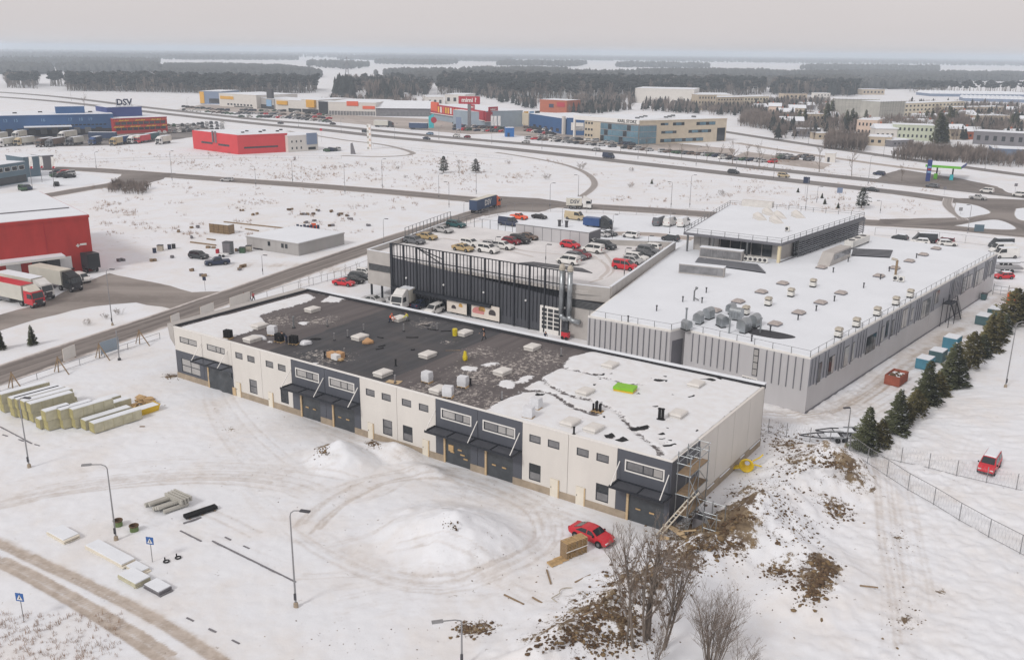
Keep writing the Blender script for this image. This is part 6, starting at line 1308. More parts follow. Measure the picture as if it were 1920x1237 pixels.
# filling station
p=G(1732,334); t_=thing('filling_station','filling station canopy with bright green edge on two posts','canopy',G(1738,336),heading(G(1735,336),G(1775,339))); MB().box(-1,11,0,15,4.6,5.3).build('canopy_roof','grey_blue',t_); MB().box(-1.1,11.1,-.15,0,4.5,5.4).build('canopy_edge','green_sign',t_); MB().box(11,11.15,-.1,15,4.5,5.4).build('canopy_edge','blue_dark',t_); MB().box(-1,11,0,15,5.3,5.4).build('canopy_snow','snow_roof',t_)
for x_ in(2.5,8):MB().box(x_-.25,x_+.25,4,4.5,0,4.6).build('post','lamp_dark',t_); MB().box(x_-.6,x_+.6,2.2,3.0,0,2.0).build('fuel_pump','green_sign' if x_<4 else 'turquoise',t_)
def _p(t,h):MB().box(-.75,.75,-.25,.25,0,h).build('mast','blue_dark',t); [MB().box(-.6,.6,-.3,-.25,h*.4+i*.9,h*.4+i*.9+.6).build('price_panel','sign_red' if i==1 else 'sky_blue',t)for i in range(3)]
pylon('pylon_sign',(1739,340),300,'slim blue price totem of the filling station',_p)
w=Bld('white_kiosk','small white kiosk hut beside the parked cars',(1546,304),(1565,305),288,4,'off_white'); w.box('door',1,2,.1,2.1,'lamp_dark')
hr_=random.Random(17)
for i,(px_,py_)in enumerate([(1455,226),(1478,212),(1462,244),(1520,232),(1536,226),(1625,240),(1660,246),(1712,236),(1738,248),(1768,232),(1806,230),(1816,240),(1860,228),(1888,262),(1910,240),(1900,226),(1780,262),(1806,262),(1440,214),(1418,212),(1880,214),(1700,246),(1640,262),(1545,208),(1500,206)]):
    l_,d_,h_=hr_.uniform(8,15),hr_.uniform(7,10),hr_.uniform(3,6); wl_=hr_.choice(['beige_wall','off_white','cream','slate','brick_orange','pink_wall','grey_wall']); t_=thing('small_house','small gabled house with snowy roof among the bare trees','house',G(px_,py_),hr_.uniform(-.35,.25),'small houses among the bare trees')
    MB().box(0,l_,0,d_,0,h_).build('wall',wl_,t_); MB().add([(-.4,-.5,h_),(l_+.4,-.5,h_),(l_+.4,d_/2,h_+2.4),(-.4,d_/2,h_+2.4),(l_+.4,d_+.5,h_),(-.4,d_+.5,h_)],[(0,1,2,3),(3,2,4,5),(0,3,5),(1,4,2)]).build('roof','snow_roof',t_); MB().box(l_*.3,l_*.3+.8,d_*.5,d_*.5+.8,h_+1.5,h_+3.4).build('chimney','brick_orange',t_)
    for k in range(int(l_/2.6)):MB().box(.8+k*2.6,2.0+k*2.6,-.06,0,h_*.35,h_*.35+1.3).build('window','win_dark',t_)
# ================================================================== TREES
M('needle',L(88,92,66),.95,.35,1.2,var2=.18); M('needle_dark',L(70,76,66),.95,.3,.4,var2=.1); M('hazed_far',L(84,85,84),.95,.25,.05); M('needle_far',L(42,47,45),.95,.25,.05); M('twig_far',L(126,115,108),.95,.25,.05); M('juniper',L(112,106,70),.95,.35,1.5,var2=.2)
def np_mesh(name,verts,faces_n,idxs,mats,mi=None,smooth=False):
    me=bpy.data.meshes.new(name); nv=len(verts); nf=len(idxs)//faces_n
    me.vertices.add(nv); me.vertices.foreach_set('co',np.asarray(verts,np.float32).ravel()); me.loops.add(len(idxs)); me.loops.foreach_set('vertex_index',np.asarray(idxs,np.int32))
    me.polygons.add(nf); me.polygons.foreach_set('loop_start',np.arange(0,len(idxs),faces_n,dtype=np.int32))
    for m in mats:me.materials.append(MATS[m])
    if mi is not None:me.polygons.foreach_set('material_index',np.asarray(mi,np.int32))
    me.update(calc_edges=True); me.validate(); return me
def ico(sub=1):
    bm=bmesh.new(); bmesh.ops.create_icosphere(bm,subdivisions=sub,radius=1); v=np.array([q.co[:]for q in bm.verts]); f=np.array([[q.index for q in p.verts]for p in bm.faces]); bm.free(); return v,f
ICV,ICF=ico(1); IC2V,IC2F=ico(2)
def tmpl_conifer(r,tiers=5,n=7):  # ragged spruce: stacked drooping skirts; faces tri
    V,Fs,mi=[],[],[]
    for k in range(tiers):
        z0=.12+.80*k/tiers; z1=min(1.0,z0+.34); rad=(1-(z0-.1))*.26*r.uniform(.85,1.15); o=len(V); V.append((r.uniform(-.01,.01),r.uniform(-.01,.01),z1))
        for j in range(n):a=2*math.pi*(j+r.uniform(-.25,.25))/n; q=rad*r.uniform(.65,1.2); V.append((q*math.cos(a),q*math.sin(a),z0-r.uniform(0,.05)))
        for j in range(n):Fs.append((o,o+1+j,o+1+(j+1)%n)); mi.append(0)
    return np.array(V),np.array(Fs),mi
def tmpl_pine(r):
    V,Fs,mi=[],[],[]
    def tri_tube(p,q,w):
        o=len(V)
        for e,ww in((p,w),(q,w*.6)):
            for j in range(3):a=2.1*j; V.append((e[0]+ww*math.cos(a),e[1]+ww*math.sin(a),e[2]))
        for j in range(3):j2=(j+1)%3; Fs.extend([(o+j,o+j2,o+3+j2),(o+j,o+3+j2,o+3+j)]); mi.extend([1,1])
    tri_tube((0,0,0),(.02,0,.8),.02)
    for k in range(5):
        o=len(V); c=np.array([r.uniform(-.11,.11),r.uniform(-.11,.11),r.uniform(.58,.9)]); s=np.array([r.uniform(.10,.17),r.uniform(.10,.17),r.uniform(.07,.12)])
        for v in ICV:V.append(tuple(c+v*s*r.uniform(.7,1.25)))
        for f in ICF:Fs.append(tuple(int(x)+o for x in f)); mi.append(0)
    return np.array(V),np.array(Fs),mi
def tmpl_bare(r):
    V,Fs,mi=[],[],[]
    for k in range(46):
        th=r.uniform(0,6.283); ph=math.acos(r.uniform(-.35,1)); z1=.62+.38*math.cos(ph)*r.uniform(.7,1); rr=.34*math.sin(ph)*r.uniform(.6,1.1); p=(r.uniform(-.03,.03),r.uniform(-.03,.03),r.uniform(.22,.5))if k>2 else(0,0,0)
        q=(rr*math.cos(th),rr*math.sin(th),z1); w=.0065 if k>2 else .018; o=len(V); a=th+1.57; px_,py_=math.cos(a)*w,math.sin(a)*w
        V+=[(p[0]-px_,p[1]-py_,p[2]),(p[0]+px_,p[1]+py_,p[2]),(q[0]+px_,q[1]+py_,q[2]),(q[0]-px_,q[1]-py_,q[2])]; Fs+=[(o,o+1,o+2),(o,o+2,o+3)]; mi+=[2,2]
    return np.array(V),np.array(Fs),mi
def tmpl_blob(r):
    v=ICV*np.array([.30,.30,.5])*np.array([[r.uniform(.7,1.25)]for _ in range(len(ICV))])+np.array([0,0,.5]); return v,ICF,[0]*len(ICF)
rt_=random.Random(3); TM={'conifer':[tmpl_conifer(rt_)for _ in range(4)],'pine':[tmpl_pine(rt_)for _ in range(5)],'bare':[tmpl_bare(rt_)for _ in range(4)],'blob':[tmpl_blob(rt_)for _ in range(5)]}
def forest(name,poly_px,n,kinds,h,label,seed,mats=None,gap=0):
    mats=mats or(('hazed_far' if name=='far_wood' else 'needle_far'),'bark','twig_far')  # far woods get a paler colour that paints in extra haze
    r=np.random.default_rng(seed); P=[tuple(G(*p)[:2])for p in poly_px]; xs,ys=[p[0]for p in P],[p[1]for p in P]
    X=r.uniform(min(xs),max(xs),n*14); Y=r.uniform(min(ys),max(ys),n*14); k=inpoly(X,Y,P)
    if gap:k&=fbm(X/210+seed,Y/330,3)>gap
    X,Y=X[k][:n],Y[k][:n]; n=len(X); VV,FF,MM=[],[],[]; off=0
    tms=[t for kd in kinds for t in TM[kd]]; pick=r.integers(0,len(tms),n)
    for ti,(v,f,m)in enumerate(tms):
        q=np.where(pick==ti)[0]; c=len(q)
        if not c:continue
        s=r.uniform(h[0],h[1],c); a=r.uniform(0,6.283,c); w=s*r.uniform(.85,1.3,c); ca,sa=np.cos(a)*w,np.sin(a)*w
        x=v[None,:,0]*ca[:,None]-v[None,:,1]*sa[:,None]+X[q][:,None]; y=v[None,:,0]*sa[:,None]+v[None,:,1]*ca[:,None]+Y[q][:,None]; z=v[None,:,2]*s[:,None]
        VV.append(np.stack([x,y,z],-1).reshape(-1,3)); FF.append((f[None]+(np.arange(c)*len(v))[:,None,None]+off).reshape(-1,3)); MM+=list(m)*c; off+=c*len(v)
    o=ob(name,np_mesh(name,np.concatenate(VV),3,np.concatenate(FF).ravel(),mats,MM),kind='stuff'); o['label']=label; o['category']='wood'; return o
PB=['pine','pine','pine','bare']
forest('pine_wood',[(126,171),(300,174),(480,178),(592,174),(596,166),(480,166),(300,162),(130,160)],1500,PB,(10,19),'dense dark pine wood beyond the blue terminal',1)
forest('pine_grove',[(14,165),(70,167),(72,158),(16,156)],120,PB,(12,18),'loose pine grove before the dense pine wood',2); forest('pine_grove',[(95,162),(117,163),(117,157),(96,156)],40,['pine'],(12,17),'small pine clump between the grove and the wood',3)
forest('spruce_clump',[(628,183),(662,184),(664,178),(630,176)],40,['conifer'],(14,22),'tall dark spruces behind the shopping parade',4); forest('spruce_clump',[(690,187),(745,190),(750,178),(695,174)],160,['conifer','conifer','bare'],(14,20),'dark spruce clump behind the sloping snow roof',5)
forest('mixed_wood',[(640,180),(700,172),(800,184),(810,166),(740,156),(650,160)],420,['pine','bare','bare','conifer'],(10,16),'mixed wood behind the shopping parade',6)
forest('pine_wood',[(820,178),(960,186),(1190,186),(1430,178),(1440,168),(1190,164),(960,160),(830,158)],2600,PB,(10,20),'long dark wood behind the factory',7)
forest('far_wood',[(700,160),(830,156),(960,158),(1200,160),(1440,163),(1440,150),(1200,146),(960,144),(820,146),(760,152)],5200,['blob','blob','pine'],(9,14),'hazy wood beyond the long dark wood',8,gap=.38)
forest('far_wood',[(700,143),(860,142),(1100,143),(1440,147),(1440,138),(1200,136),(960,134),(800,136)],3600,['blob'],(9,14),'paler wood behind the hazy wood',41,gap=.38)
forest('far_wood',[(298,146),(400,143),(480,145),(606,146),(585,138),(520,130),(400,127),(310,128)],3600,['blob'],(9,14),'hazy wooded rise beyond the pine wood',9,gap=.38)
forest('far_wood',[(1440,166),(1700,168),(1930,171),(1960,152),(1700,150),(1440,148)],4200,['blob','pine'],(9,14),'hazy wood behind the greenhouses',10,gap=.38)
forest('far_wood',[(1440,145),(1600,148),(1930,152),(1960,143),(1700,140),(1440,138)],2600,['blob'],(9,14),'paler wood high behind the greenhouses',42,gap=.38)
forest('pine_row',[(1445,178),(1600,182),(1610,172),(1450,168)],420,['pine','bare','conifer'],(13,19),'mixed trees behind the netted flats',11); forest('pine_row',[(1705,176),(1930,179),(1935,172),(1705,170)],120,['pine'],(12,16),'row of rounded pines behind the greenhouses',12)
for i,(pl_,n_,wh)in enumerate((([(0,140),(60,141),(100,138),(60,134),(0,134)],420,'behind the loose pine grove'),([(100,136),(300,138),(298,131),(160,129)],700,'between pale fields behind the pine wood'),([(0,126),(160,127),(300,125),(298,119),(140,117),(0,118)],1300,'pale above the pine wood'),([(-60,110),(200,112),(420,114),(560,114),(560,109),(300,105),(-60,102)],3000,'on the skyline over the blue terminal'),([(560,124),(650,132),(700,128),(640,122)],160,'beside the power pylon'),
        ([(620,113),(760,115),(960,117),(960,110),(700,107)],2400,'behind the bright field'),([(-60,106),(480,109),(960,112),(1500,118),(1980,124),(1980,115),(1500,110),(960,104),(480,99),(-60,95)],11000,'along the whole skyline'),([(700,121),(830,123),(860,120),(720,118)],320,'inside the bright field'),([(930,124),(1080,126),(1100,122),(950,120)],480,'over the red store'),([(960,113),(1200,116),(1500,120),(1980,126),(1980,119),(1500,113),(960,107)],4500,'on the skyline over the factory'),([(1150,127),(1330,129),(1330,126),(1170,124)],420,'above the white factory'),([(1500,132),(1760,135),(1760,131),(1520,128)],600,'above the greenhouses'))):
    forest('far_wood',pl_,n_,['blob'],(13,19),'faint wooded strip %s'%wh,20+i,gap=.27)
forest('thicket',[(1670,300),(1760,306),(1860,312),(1925,315),(1925,302),(1840,292),(1700,284)],480,['bare'],(3,7),'brown bare thicket behind the filling station',30); forest('thicket',[(1545,280),(1620,284),(1625,268),(1550,262)],300,['bare'],(4,8),'brown bare thicket before the garages',31)
forest('thicket',[(1200,208),(1430,222),(1440,206),(1210,196)],420,['bare','bare','conifer'],(5,9),'bare shrubs before the beige flats',32); forest('thicket',[(1060,214),(1130,214),(1190,206),(1080,200)],220,['bare','conifer'],(4,9),'scrub and young firs behind the brick block',33); forest('thicket',[(1380,236),(1480,250),(1500,232),(1400,220)],330,['bare'],(5,9),'grey bare scrub beside the stone office',34); forest('thicket',[(1640,250),(1720,256),(1860,262),(1880,240),(1760,232),(1660,236)],260,['bare'],(6,11),'bare garden trees among the houses',35); forest('thicket',[(860,176),(1000,206),(1020,196),(900,172)],150,['conifer','bare'],(6,10),'young firs behind the red store',36)
for i,(pl_,n_,lb)in enumerate((([(1440,262),(1560,262),(1640,244),(1560,226),(1450,226)],260,'grey bare trees among the first houses'),([(1745,262),(1925,268),(1925,226),(1760,222)],420,'bare trees round the houses by the firs'),([(1400,214),(1560,212),(1560,196),(1420,194)],300,'bare trees before the beige flats and netted block'),([(1690,216),(1925,222),(1925,206),(1700,202)],260,'bare trees along the cream flats'),([(600,200),(800,206),(800,196),(640,190)],120,'bare trees behind the parade roofs'),([(1060,200),(1190,200),(1190,188),(1080,186)],160,'low scrub before the long dark wood'))):forest('thicket',pl_,n_,['bare','bare','bare','conifer'],(5,10),lb,50+i)
forest('weed_patch',[(202,362),(270,367),(283,352),(215,345)],150,['bare'],(1.5,3.0),'patch of tall dry brown weeds beside the road fork',37)
# ------------------------------------------------------------------ single conifers
def needle_tree(seed,h=5.0,r0=1.5,dens=1500,mat='needle',snow=.10,shape='cone'):
    r=random.Random(seed); V,I,mi=[],[],[]
    for k in range(dens):
        u=r.random(); z=(.06+.94*(1-(1-u)**.62))*h if shape=='cone' else(.12+.88*u)*h
        prof=(1-z/h)**.72 if shape=='cone' else max(.05,math.sin(math.pi*min(1,(z/h)**.8))**.8)
        tier=.75+.25*math.sin(z/h*34+seed); a=r.uniform(0,6.283); lob=.85+.25*math.sin(3*a+seed)+.12*math.sin(7*a+z*3)
        rad=r0*prof*tier*lob*(r.random()**.45); c=Vector((rad*math.cos(a),rad*math.sin(a),z-.18*rad)); s=r.uniform(.16,.34)*(1.15-.5*z/h)*h/5
        d=Vector((math.cos(a+r.uniform(-.7,.7)),math.sin(a+r.uniform(-.7,.7)),r.uniform(-.35,.5))).normalized(); t=d.cross(Vector((r.uniform(-.4,.4),r.uniform(-.4,.4),1))).normalized()
        o=len(V); V+=[tuple(c-t*s*.45),tuple(c+t*s*.45),tuple(c+d*s*1.4+t*s*.1),tuple(c+d*s*.7+Vector((0,0,s*.4)))]; I+=[o,o+1,o+2,o,o+3,o+2]; sn=1 if(d.z>.05 and r.random()<snow)else 0; mi+=[sn,0]
    return np_mesh('crown',V,3,I,[mat,'snow'],mi),MB().tube([(0,0,-.1),(0,0,h*.5),(0,0,h*.96)],[h*.025,h*.015,.01],6).mesh('trunk','bark')
HEDGE=[needle_tree(40+i,5.0,(1.55,1.75,1.35,1.6)[i],2200,('needle','juniper','needle','juniper')[i],(.16,.10,.34,.14)[i],('cone','col','cone','cone')[i])for i in range(4)]
SPR=[needle_tree(60+i,5.0,1.35,1600,'needle',.10)for i in range(2)]; PIN=[needle_tree(70+i,5.0,1.7,1100,'needle_dark',.05,'col')for i in range(2)]
def con(var,pos,h,label,group=None,name='conifer',wide=1.0,rz=None):
    t=thing(name,label,'tree',pos,random.uniform(0,6)if rz is None else rz,group); k=h/5.0
    for nm,me in zip(('crown','trunk'),var):o=ob(nm,me,t); o.scale=(k*wide,k*wide,k)
    return t
row=[(1622,846,5.6),(1650,832,3.2),(1680,810,5.6),(1698,794,2.8),(1714,780,3.6),(1735,757,6.1),(1757,740,3.4),(1782,724,6.4),(1803,708,2.9),(1818,690,5.6),(1840,668,3.6),(1851,656,5.9),(1867,640,4.9),(1884,624,3.4),(1898,611,6.6),(1917,594,5.2),(1934,580,6.0)]
for i,(px_,py_,h_)in enumerate(row):
    con(HEDGE[(i*3+i//4)%4],GG(px_,py_),h_,('tall dense conifer in the row beside the back lane' if h_>5 else 'small snow-dusted conifer filling a gap in the row by the lane')if i else 'dark round-topped conifer at the fence corner ending the row','conifers in the row by the back lane',wide=random.uniform(1.1,1.45)if h_>4.5 else random.uniform(1.4,1.8))
con(SPR[0],G(61,647),tall(61,647,609),'dark spruce standing alone on the snowy verge by the street',name='spruce'); con(SPR[1],G(0,655),4.0,'smaller spruce on the snowy verge, next to the lone dark spruce',name='spruce')
con(PIN[0],G(832,324),tall(832,324,293),'broad dark pine beside a bare tree in the snow field',wide=1.1,name='pine_tree'); con(PIN[1],G(892,324),tall(892,324,298),'round dark pine standing apart in the snow field',wide=1.25,name='pine_tree'); con(PIN[0],G(1615,390),tall(1615,390,352),'large dark pine near the roundabout approach',wide=1.15,name='pine_tree')
for px_,py_,t_y,lb in[(1496,361,352,'tiny fir in the snow field behind the rooftop office'),(1541,372,362,'small fir beside a slightly larger one in the field'),(1546,383,372,'small fir leaning near the twin fir in the field'),(1571,391,380,'squat fir under the blue road sign'),(1222,345,336,'tiny fir alone in the middle of the snow field')]:con(SPR[0],G(px_,py_),tall(px_,py_,t_y),lb,wide=1.3,name='fir_tree')
GS='spruces among the houses'
for px_,py_,t_y in[(1497,242,205),(1507,240,203),(1548,240,190),(1558,222,186),(1568,218,190),(1576,216,195),(1585,247,206),(1595,247,203),(1602,246,210),(1622,232,205),(1735,236,205),(1745,238,206),(1757,270,206),(1762,268,215),(1770,270,225),(1778,245,199),(1784,240,210),(1790,238,207),(1828,248,213),(1838,246,225),(1895,250,212),(1903,250,210),(1690,230,216)]:
    con(SPR[random.randrange(2)],G(px_,py_),tall(px_,py_,t_y),'dark spruce rising among the houses and flats',GS,'spruce',1.0)
# ------------------------------------------------------------------ bare trees
def branchy(seed,h,stems=1,spread=.35,lean=(0,0),depth=4,thick=.02,base_r=.3,up=.75,kids=(4,7),tw=3):
    r=random.Random(seed); trunk,crown=MB(),MB()
    def grow(p,d,l,rad,lev,mb):
        n=4 if lev<2 else 3; pts=[p]; rs_=[rad]; q=p.copy(); dd=d.copy()
        for i in range(n):
            dd=(dd+Vector((r.uniform(-1,1),r.uniform(-1,1),r.uniform(-.3,.9)*up))*(.10+.05*lev)).normalized(); q=q+dd*(l/n); pts.append(q.copy()); rs_.append(max(.006,rad*(1-.72*(i+1)/n)))
        mb.tube(pts,rs_,6 if lev==0 else(4 if lev==1 else 3),cap=False)
        if lev>=depth:return
        k=r.randint(*kids)+(2 if lev==0 else 0)
        for i in range(k):
            t=r.uniform(.22 if lev==0 else .15,.98); j=min(n-1,int(t*n)); b=pts[j].lerp(pts[j+1],t*n-j); a=r.uniform(0,6.283); dv=(pts[j+1]-pts[j]).normalized()
            side=Vector((math.cos(a),math.sin(a),.15)); nd=(dv*r.uniform(.6,1.1)+side*r.uniform(.35,.8)*(1+spread)+Vector((0,0,up*.4))).normalized()
            grow(b,nd,l*r.uniform(.28,.55)*(1.15-.45*t),max(.006,rad*(1-.6*t)*.55),lev+1,crown)
    for s in range(stems):
        a=r.uniform(0,6.283); rr=base_r*math.sqrt(r.random())if stems>1 else 0; d=Vector((lean[0]+spread*.55*math.cos(a)*(rr/max(base_r,.01)+.3*(stems>1)),lean[1]+spread*.55*math.sin(a)*(rr/max(base_r,.01)+.3*(stems>1)),1)).normalized()
        grow(Vector((rr*math.cos(a),rr*math.sin(a),-.15)),d,h*r.uniform(.60,.74),thick*h*r.uniform(.7,1.1)/(1+.25*(stems>2)),0,trunk)
    return trunk.mesh('trunk','bark'),crown.mesh('crown','twig')
def bare(var,pos,label,group=None,k=1.0,rz=0.0,name='bare_tree'):
    t=thing(name,label,'tree',pos,rz,group)
    for nm,me in zip(('trunk','crown'),var):o=ob(nm,me,t); o.scale=(k,k,k)
    return t
for px_,py_,ty,st,sd,lb,sp,ln in[(1187,1214,985,1,1,'bare tree with thick pale trunk before the soil bank',.10,(-.06,.02)),(1168,1199,1000,2,2,'thin twin-stemmed bare tree leaning away from the thick trunk',.12,(-.10,0)),(1209,1200,980,2,3,'twin-stemmed bare tree close behind the thick trunk',.12,(-.02,.0)),(1216,1197,985,2,5,'slim forked bare tree beside the twin stems',.14,(.06,.02)),(1243,1212,1005,4,6,'leaning bare tree with four stems over the soil bank',.18,(.12,.04))]:
    h_=tall(px_,py_,ty)*1.22; bare(branchy(sd,h_,st,sp,ln,3,.0105,.30,1.0,(5,9)),GG(px_,py_),lb,'bare trees before the soil bank')
h_=tall(1335,1245,1085); bare(branchy(11,h_,26,.45,(.05,.0),2,.007,.55,.7,(6,9)),GG(1335,1243),'large many-stemmed bare shrub with fine twigs beside the trees',name='bare_shrub')
bare(branchy(12,tall(1228,1250,1140),9,.35,(.05,.0),2,.008,.4,.7,(4,7)),GG(1228,1246),'smaller many-stemmed bare shrub at the foot of the trees',name='bare_shrub')
bare(branchy(13,tall(1300,1260,1180),9,.6,(.15,0),2,.008,.5,.5,(4,6)),GG(1385,1258),'low sprawling bare shrub beyond the large shrub',name='bare_shrub')
RD=[branchy(80+i,10.0,1,.35,(0,0),3,.014,0,.55,(6,9))for i in range(3)]
for i,(px_,py_,ty)in enumerate([(1163,285,255),(1212,290,252),(1256,295,262),(1278,298,262),(1325,303,260),(1349,305,262),(1373,308,252),(1399,311,258),(1423,313,255),(1451,315,268),(1536,323,262),(1597,330,265),(1691,340,298),(1758,345,315)]):
    bare(RD[i%3],G(px_,py_),'bare roadside tree on the verge of the highway','bare trees along the highway',tall(px_,py_,ty)/10.0,i*1.3,'roadside_tree')
bare(RD[1],G(861,331),'bare tree between two dark pines in the snow field',None,tall(861,331,290)/10,0); bare(RD[0],G(158,200),'lone bare tree behind the blue terminal',None,tall(158,200,168)/10,0)
YT=branchy(95,4.2,1,.3,(0,0),2,.010,0,.7,(5,7))
for px_,py_,ty in[(580,536,521),(603,528,510),(627,525,503),(648,515,493),(669,510,488),(563,543,532)]:bare(YT,G(px_,py_),'young bare tree staked along the street fence','young trees along the street',max(.7,tall(px_,py_,ty)/4.2),px_,'young_tree')
SH=[branchy(97+i,1.8,12,1.0,(0,0),2,.006,.35,.35,(3,5))for i in range(2)]
for i,(px_,py_,k,lb)in enumerate([(163,610,.9,'low dry shrub on the snow wedge beside the yard'),(198,597,.8,'dry shrub near the lamp post on the snow wedge'),(224,590,1.0,'reddish dry shrub at the end of the snow wedge'),(36,381,1.3,'dry shrub by the road near the red warehouse'),(1089,317,2.4,'broad bare bush beside the curved footpath'),(1027,337,1.8,'bare bush inside the curved footpath'),(1352,367,1.6,'reddish bush in the snow field'),(953,308,1.4,'grey bush in the snow field by the path'),(700,321,1.3,'small dry bush in the field near the road'),(745,318,1.2,'tiny dry bush under the field pines'),(760,334,1.0,'dark low bush near the road lamp'),(1184,352,1.3,'thin bush below the field fir'),(1183,322,1.4,'thin tall bush near the highway verge')]):bare(SH[i%2],G(px_,py_),lb,None,k,i,'shrub')
# tufts of dry grass and weeds standing in the snow of the fields (uncountable)
gr_=random.Random(9); gv=[]; gi=[]
def tuft(p,s):
    for k in range(9):
        a=gr_.uniform(0,6.283); b=Vector((p.x+gr_.uniform(-.35,.35)*s,p.y+gr_.uniform(-.35,.35)*s,0)); tp=b+Vector((math.cos(a)*.35*s,math.sin(a)*.35*s,gr_.uniform(.3,.9)*s)); w=Vector((-math.sin(a),math.cos(a),0))*.03*s; o=len(gv); gv.extend([tuple(b-w),tuple(b+w),tuple(tp)]); gi.extend([o,o+1,o+2])
spots=[]
for x0,y0,x1,y1,n_ in[(180,345,880,440,620),(420,295,1050,345,700),(0,280,480,320,420),(1120,300,1740,400,620),(500,300,900,340,200)]:
    cl=[(gr_.uniform(x0,x1),gr_.uniform(y0,y1))for _ in range(n_//9)]
    for _ in range(n_):
        c=gr_.choice(cl); spots.append((c[0]+gr_.gauss(0,12),c[1]+gr_.gauss(0,2.2),gr_.uniform(.5,1.3)))
for _ in range(260):spots.append((gr_.uniform(-5,230),gr_.uniform(1150,1237),gr_.uniform(.25,.6)))
RDN=[smooth_line(poly_w(q))for q in([(-60,330),(83,316),(250,324),(480,341),(730,360),(960,380),(1340,403),(1620,417),(1960,443)],[(-160,752),(0,703),(220,628),(400,566),(605,494),(757,443),(960,382)],[(-60,179),(268,209),(600,243),(960,280),(1440,334),(1916,390)])]
SP=[G(q[0],q[1])for q in spots]; SX,SY=np.array([p.x for p in SP]),np.array([p.y for p in SP]); free=np.all([seg_dist(SX,SY,l)>7 for l in RDN],0)
for p,q,k in zip(SP,spots,free):
    if k:tuft(p,q[2])
M('dry_grass',L(150,122,100),.95,.3,.3)
o_=ob('dry_grass',np_mesh('dry_grass',gv,3,gi,['dry_grass']),kind='stuff'); o_['label']='dry brown grass tufts poking through field snow'; o_['category']='grass'
# ================================================================== LAMPS, SIGNS, FENCES
def lamp(base,top_y,head_dx,label,group=None,arm=2.0,z=0.0,base_block=True,r=.09,dbl=False,cat='street lamp',dark=True):
    p=G(base[0],base[1],z); p=GG(*base)if z==0 and p.y<150 else p; h=tall(base[0],base[1],top_y,z); t=thing('street_lamp',label,cat,p,0,group); a=Vector((1 if head_dx>0 else-1,-.25,0)).normalized()*arm
    MB().tube([(0,0,0),(0,0,h*.93)],[r,r*.62],8).build('pole','lamp_steel',t)
    for s in((1,-1)if dbl else(1,)):
        v=a*s; MB().tube([(0,0,h*.93),(v.x*.06,v.y*.06,h*.965),(v.x*.25,v.y*.25,h*.99),(v.x*.75,v.y*.75,h)],r*.55,6).build('arm','lamp_steel',t); d=v.normalized(); n=Vector((-d.y,d.x,0)); c=Vector((v.x*.9,v.y*.9,h+.01))
        MB().obox(c,d*.42,n*.16,Vector((0,0,.06))).build('lamp_head','lamp_dark' if dark else 'lamp_steel',t)
    if base_block:MB().tube([(0,0,-.1),(0,0,.35),(0,0,.45)],[.22,.20,.12],8).build('base','concrete',t)
    MB().box(-r-.02,r+.02,-r-.03,-r+.02,.7,1.3).build('service_hatch','lamp_dark',t)
lamp((218,1012),868,-1,'tall grey lamp post leaning head over the site track, by the green rings',arm=1.9,dark=False); lamp((555,1137),954,1,'tall grey lamp post with dark head standing alone in clean snow',arm=1.5)
lamp((866,1252),1159,-1,'lamp post with box and dark bracket beside the small earth heap',arm=2.0,dark=False); lamp((55,876),744,1,'lamp post beside the stacks of insulation blocks',arm=1.2); lamp((211,610),504,1,'tall lamp post on the snow wedge before the red warehouse',arm=1.3)
lamp((1885,726),601,1,'tall pale lamp post in the deep snow beside the conifer row',arm=2.2,dark=False); lamp((1586,838),764,-1,'floodlight post at the fence corner beside the conifers',arm=.6)
p=G(224,675); t_=thing('steel_post','plain steel post beside the hoarding along the street','post',p); MB().tube([(0,0,0),(0,0,4.6)],.09,8).build('pole','lamp_steel',t_); MB().tube([(0,0,0),(0,0,.3)],.25,8).build('base','lamp_dark',t_)
for px_,py_,ty in[(323,339,283),(549,343,300),(647,364,308),(717,353,298),(823,374,326),(842,389,341),(893,364,323),(1031,391,343),(1084,372,328),(1258,389,341),(1293,389,328),(1510,395,332),(1531,380,350),(1814,437,384),(181,318,285),(480,350,312),(1650,400,376)]:lamp((px_,py_),ty,1 if px_%2 else-1,'slim lamp post along the cross road','lamp posts along the cross road',1.2,base_block=False)
for px_,py_,ty in[(1627,348,292),(1515,273,226),(1656,295,257),(1746,295,240),(1846,321,282),(1305,312,275),(1196,299,262),(1117,292,262),(1016,281,248),(922,270,242),(823,263,236),(740,262,232),(640,250,222),(560,240,216),(1380,320,286),(1450,338,300),(352,208,184),(134,190,166),(397,216,190)]:lamp((px_,py_),ty,1,'lamp post on the dual carriageway verge','lamp posts along the highway',1.6,base_block=False)
for px_,py_,ty,z_ in[(1023,494,458,DZ),(1170,521,465,DZ),(929,466,444,DZ),(1215,466,442,DZ)]:lamp((px_,py_),ty,1,'short lamp post standing on the parking deck','lamp posts on the parking deck',.7,z_,False,.06)
for px_,py_,ty in[(1148,450,402),(1054,422,390),(1255,444,400),(493,515,478),(870,450,378),(720,463,410)]:lamp((px_,py_),ty,1,'lamp post between the street and the lots','lamp posts between street and lots',.9,0,False,.07)
M('sign_blue',L(50,96,160),.4,.05,2); M('lattice',L(150,150,155),.6,.1,1)
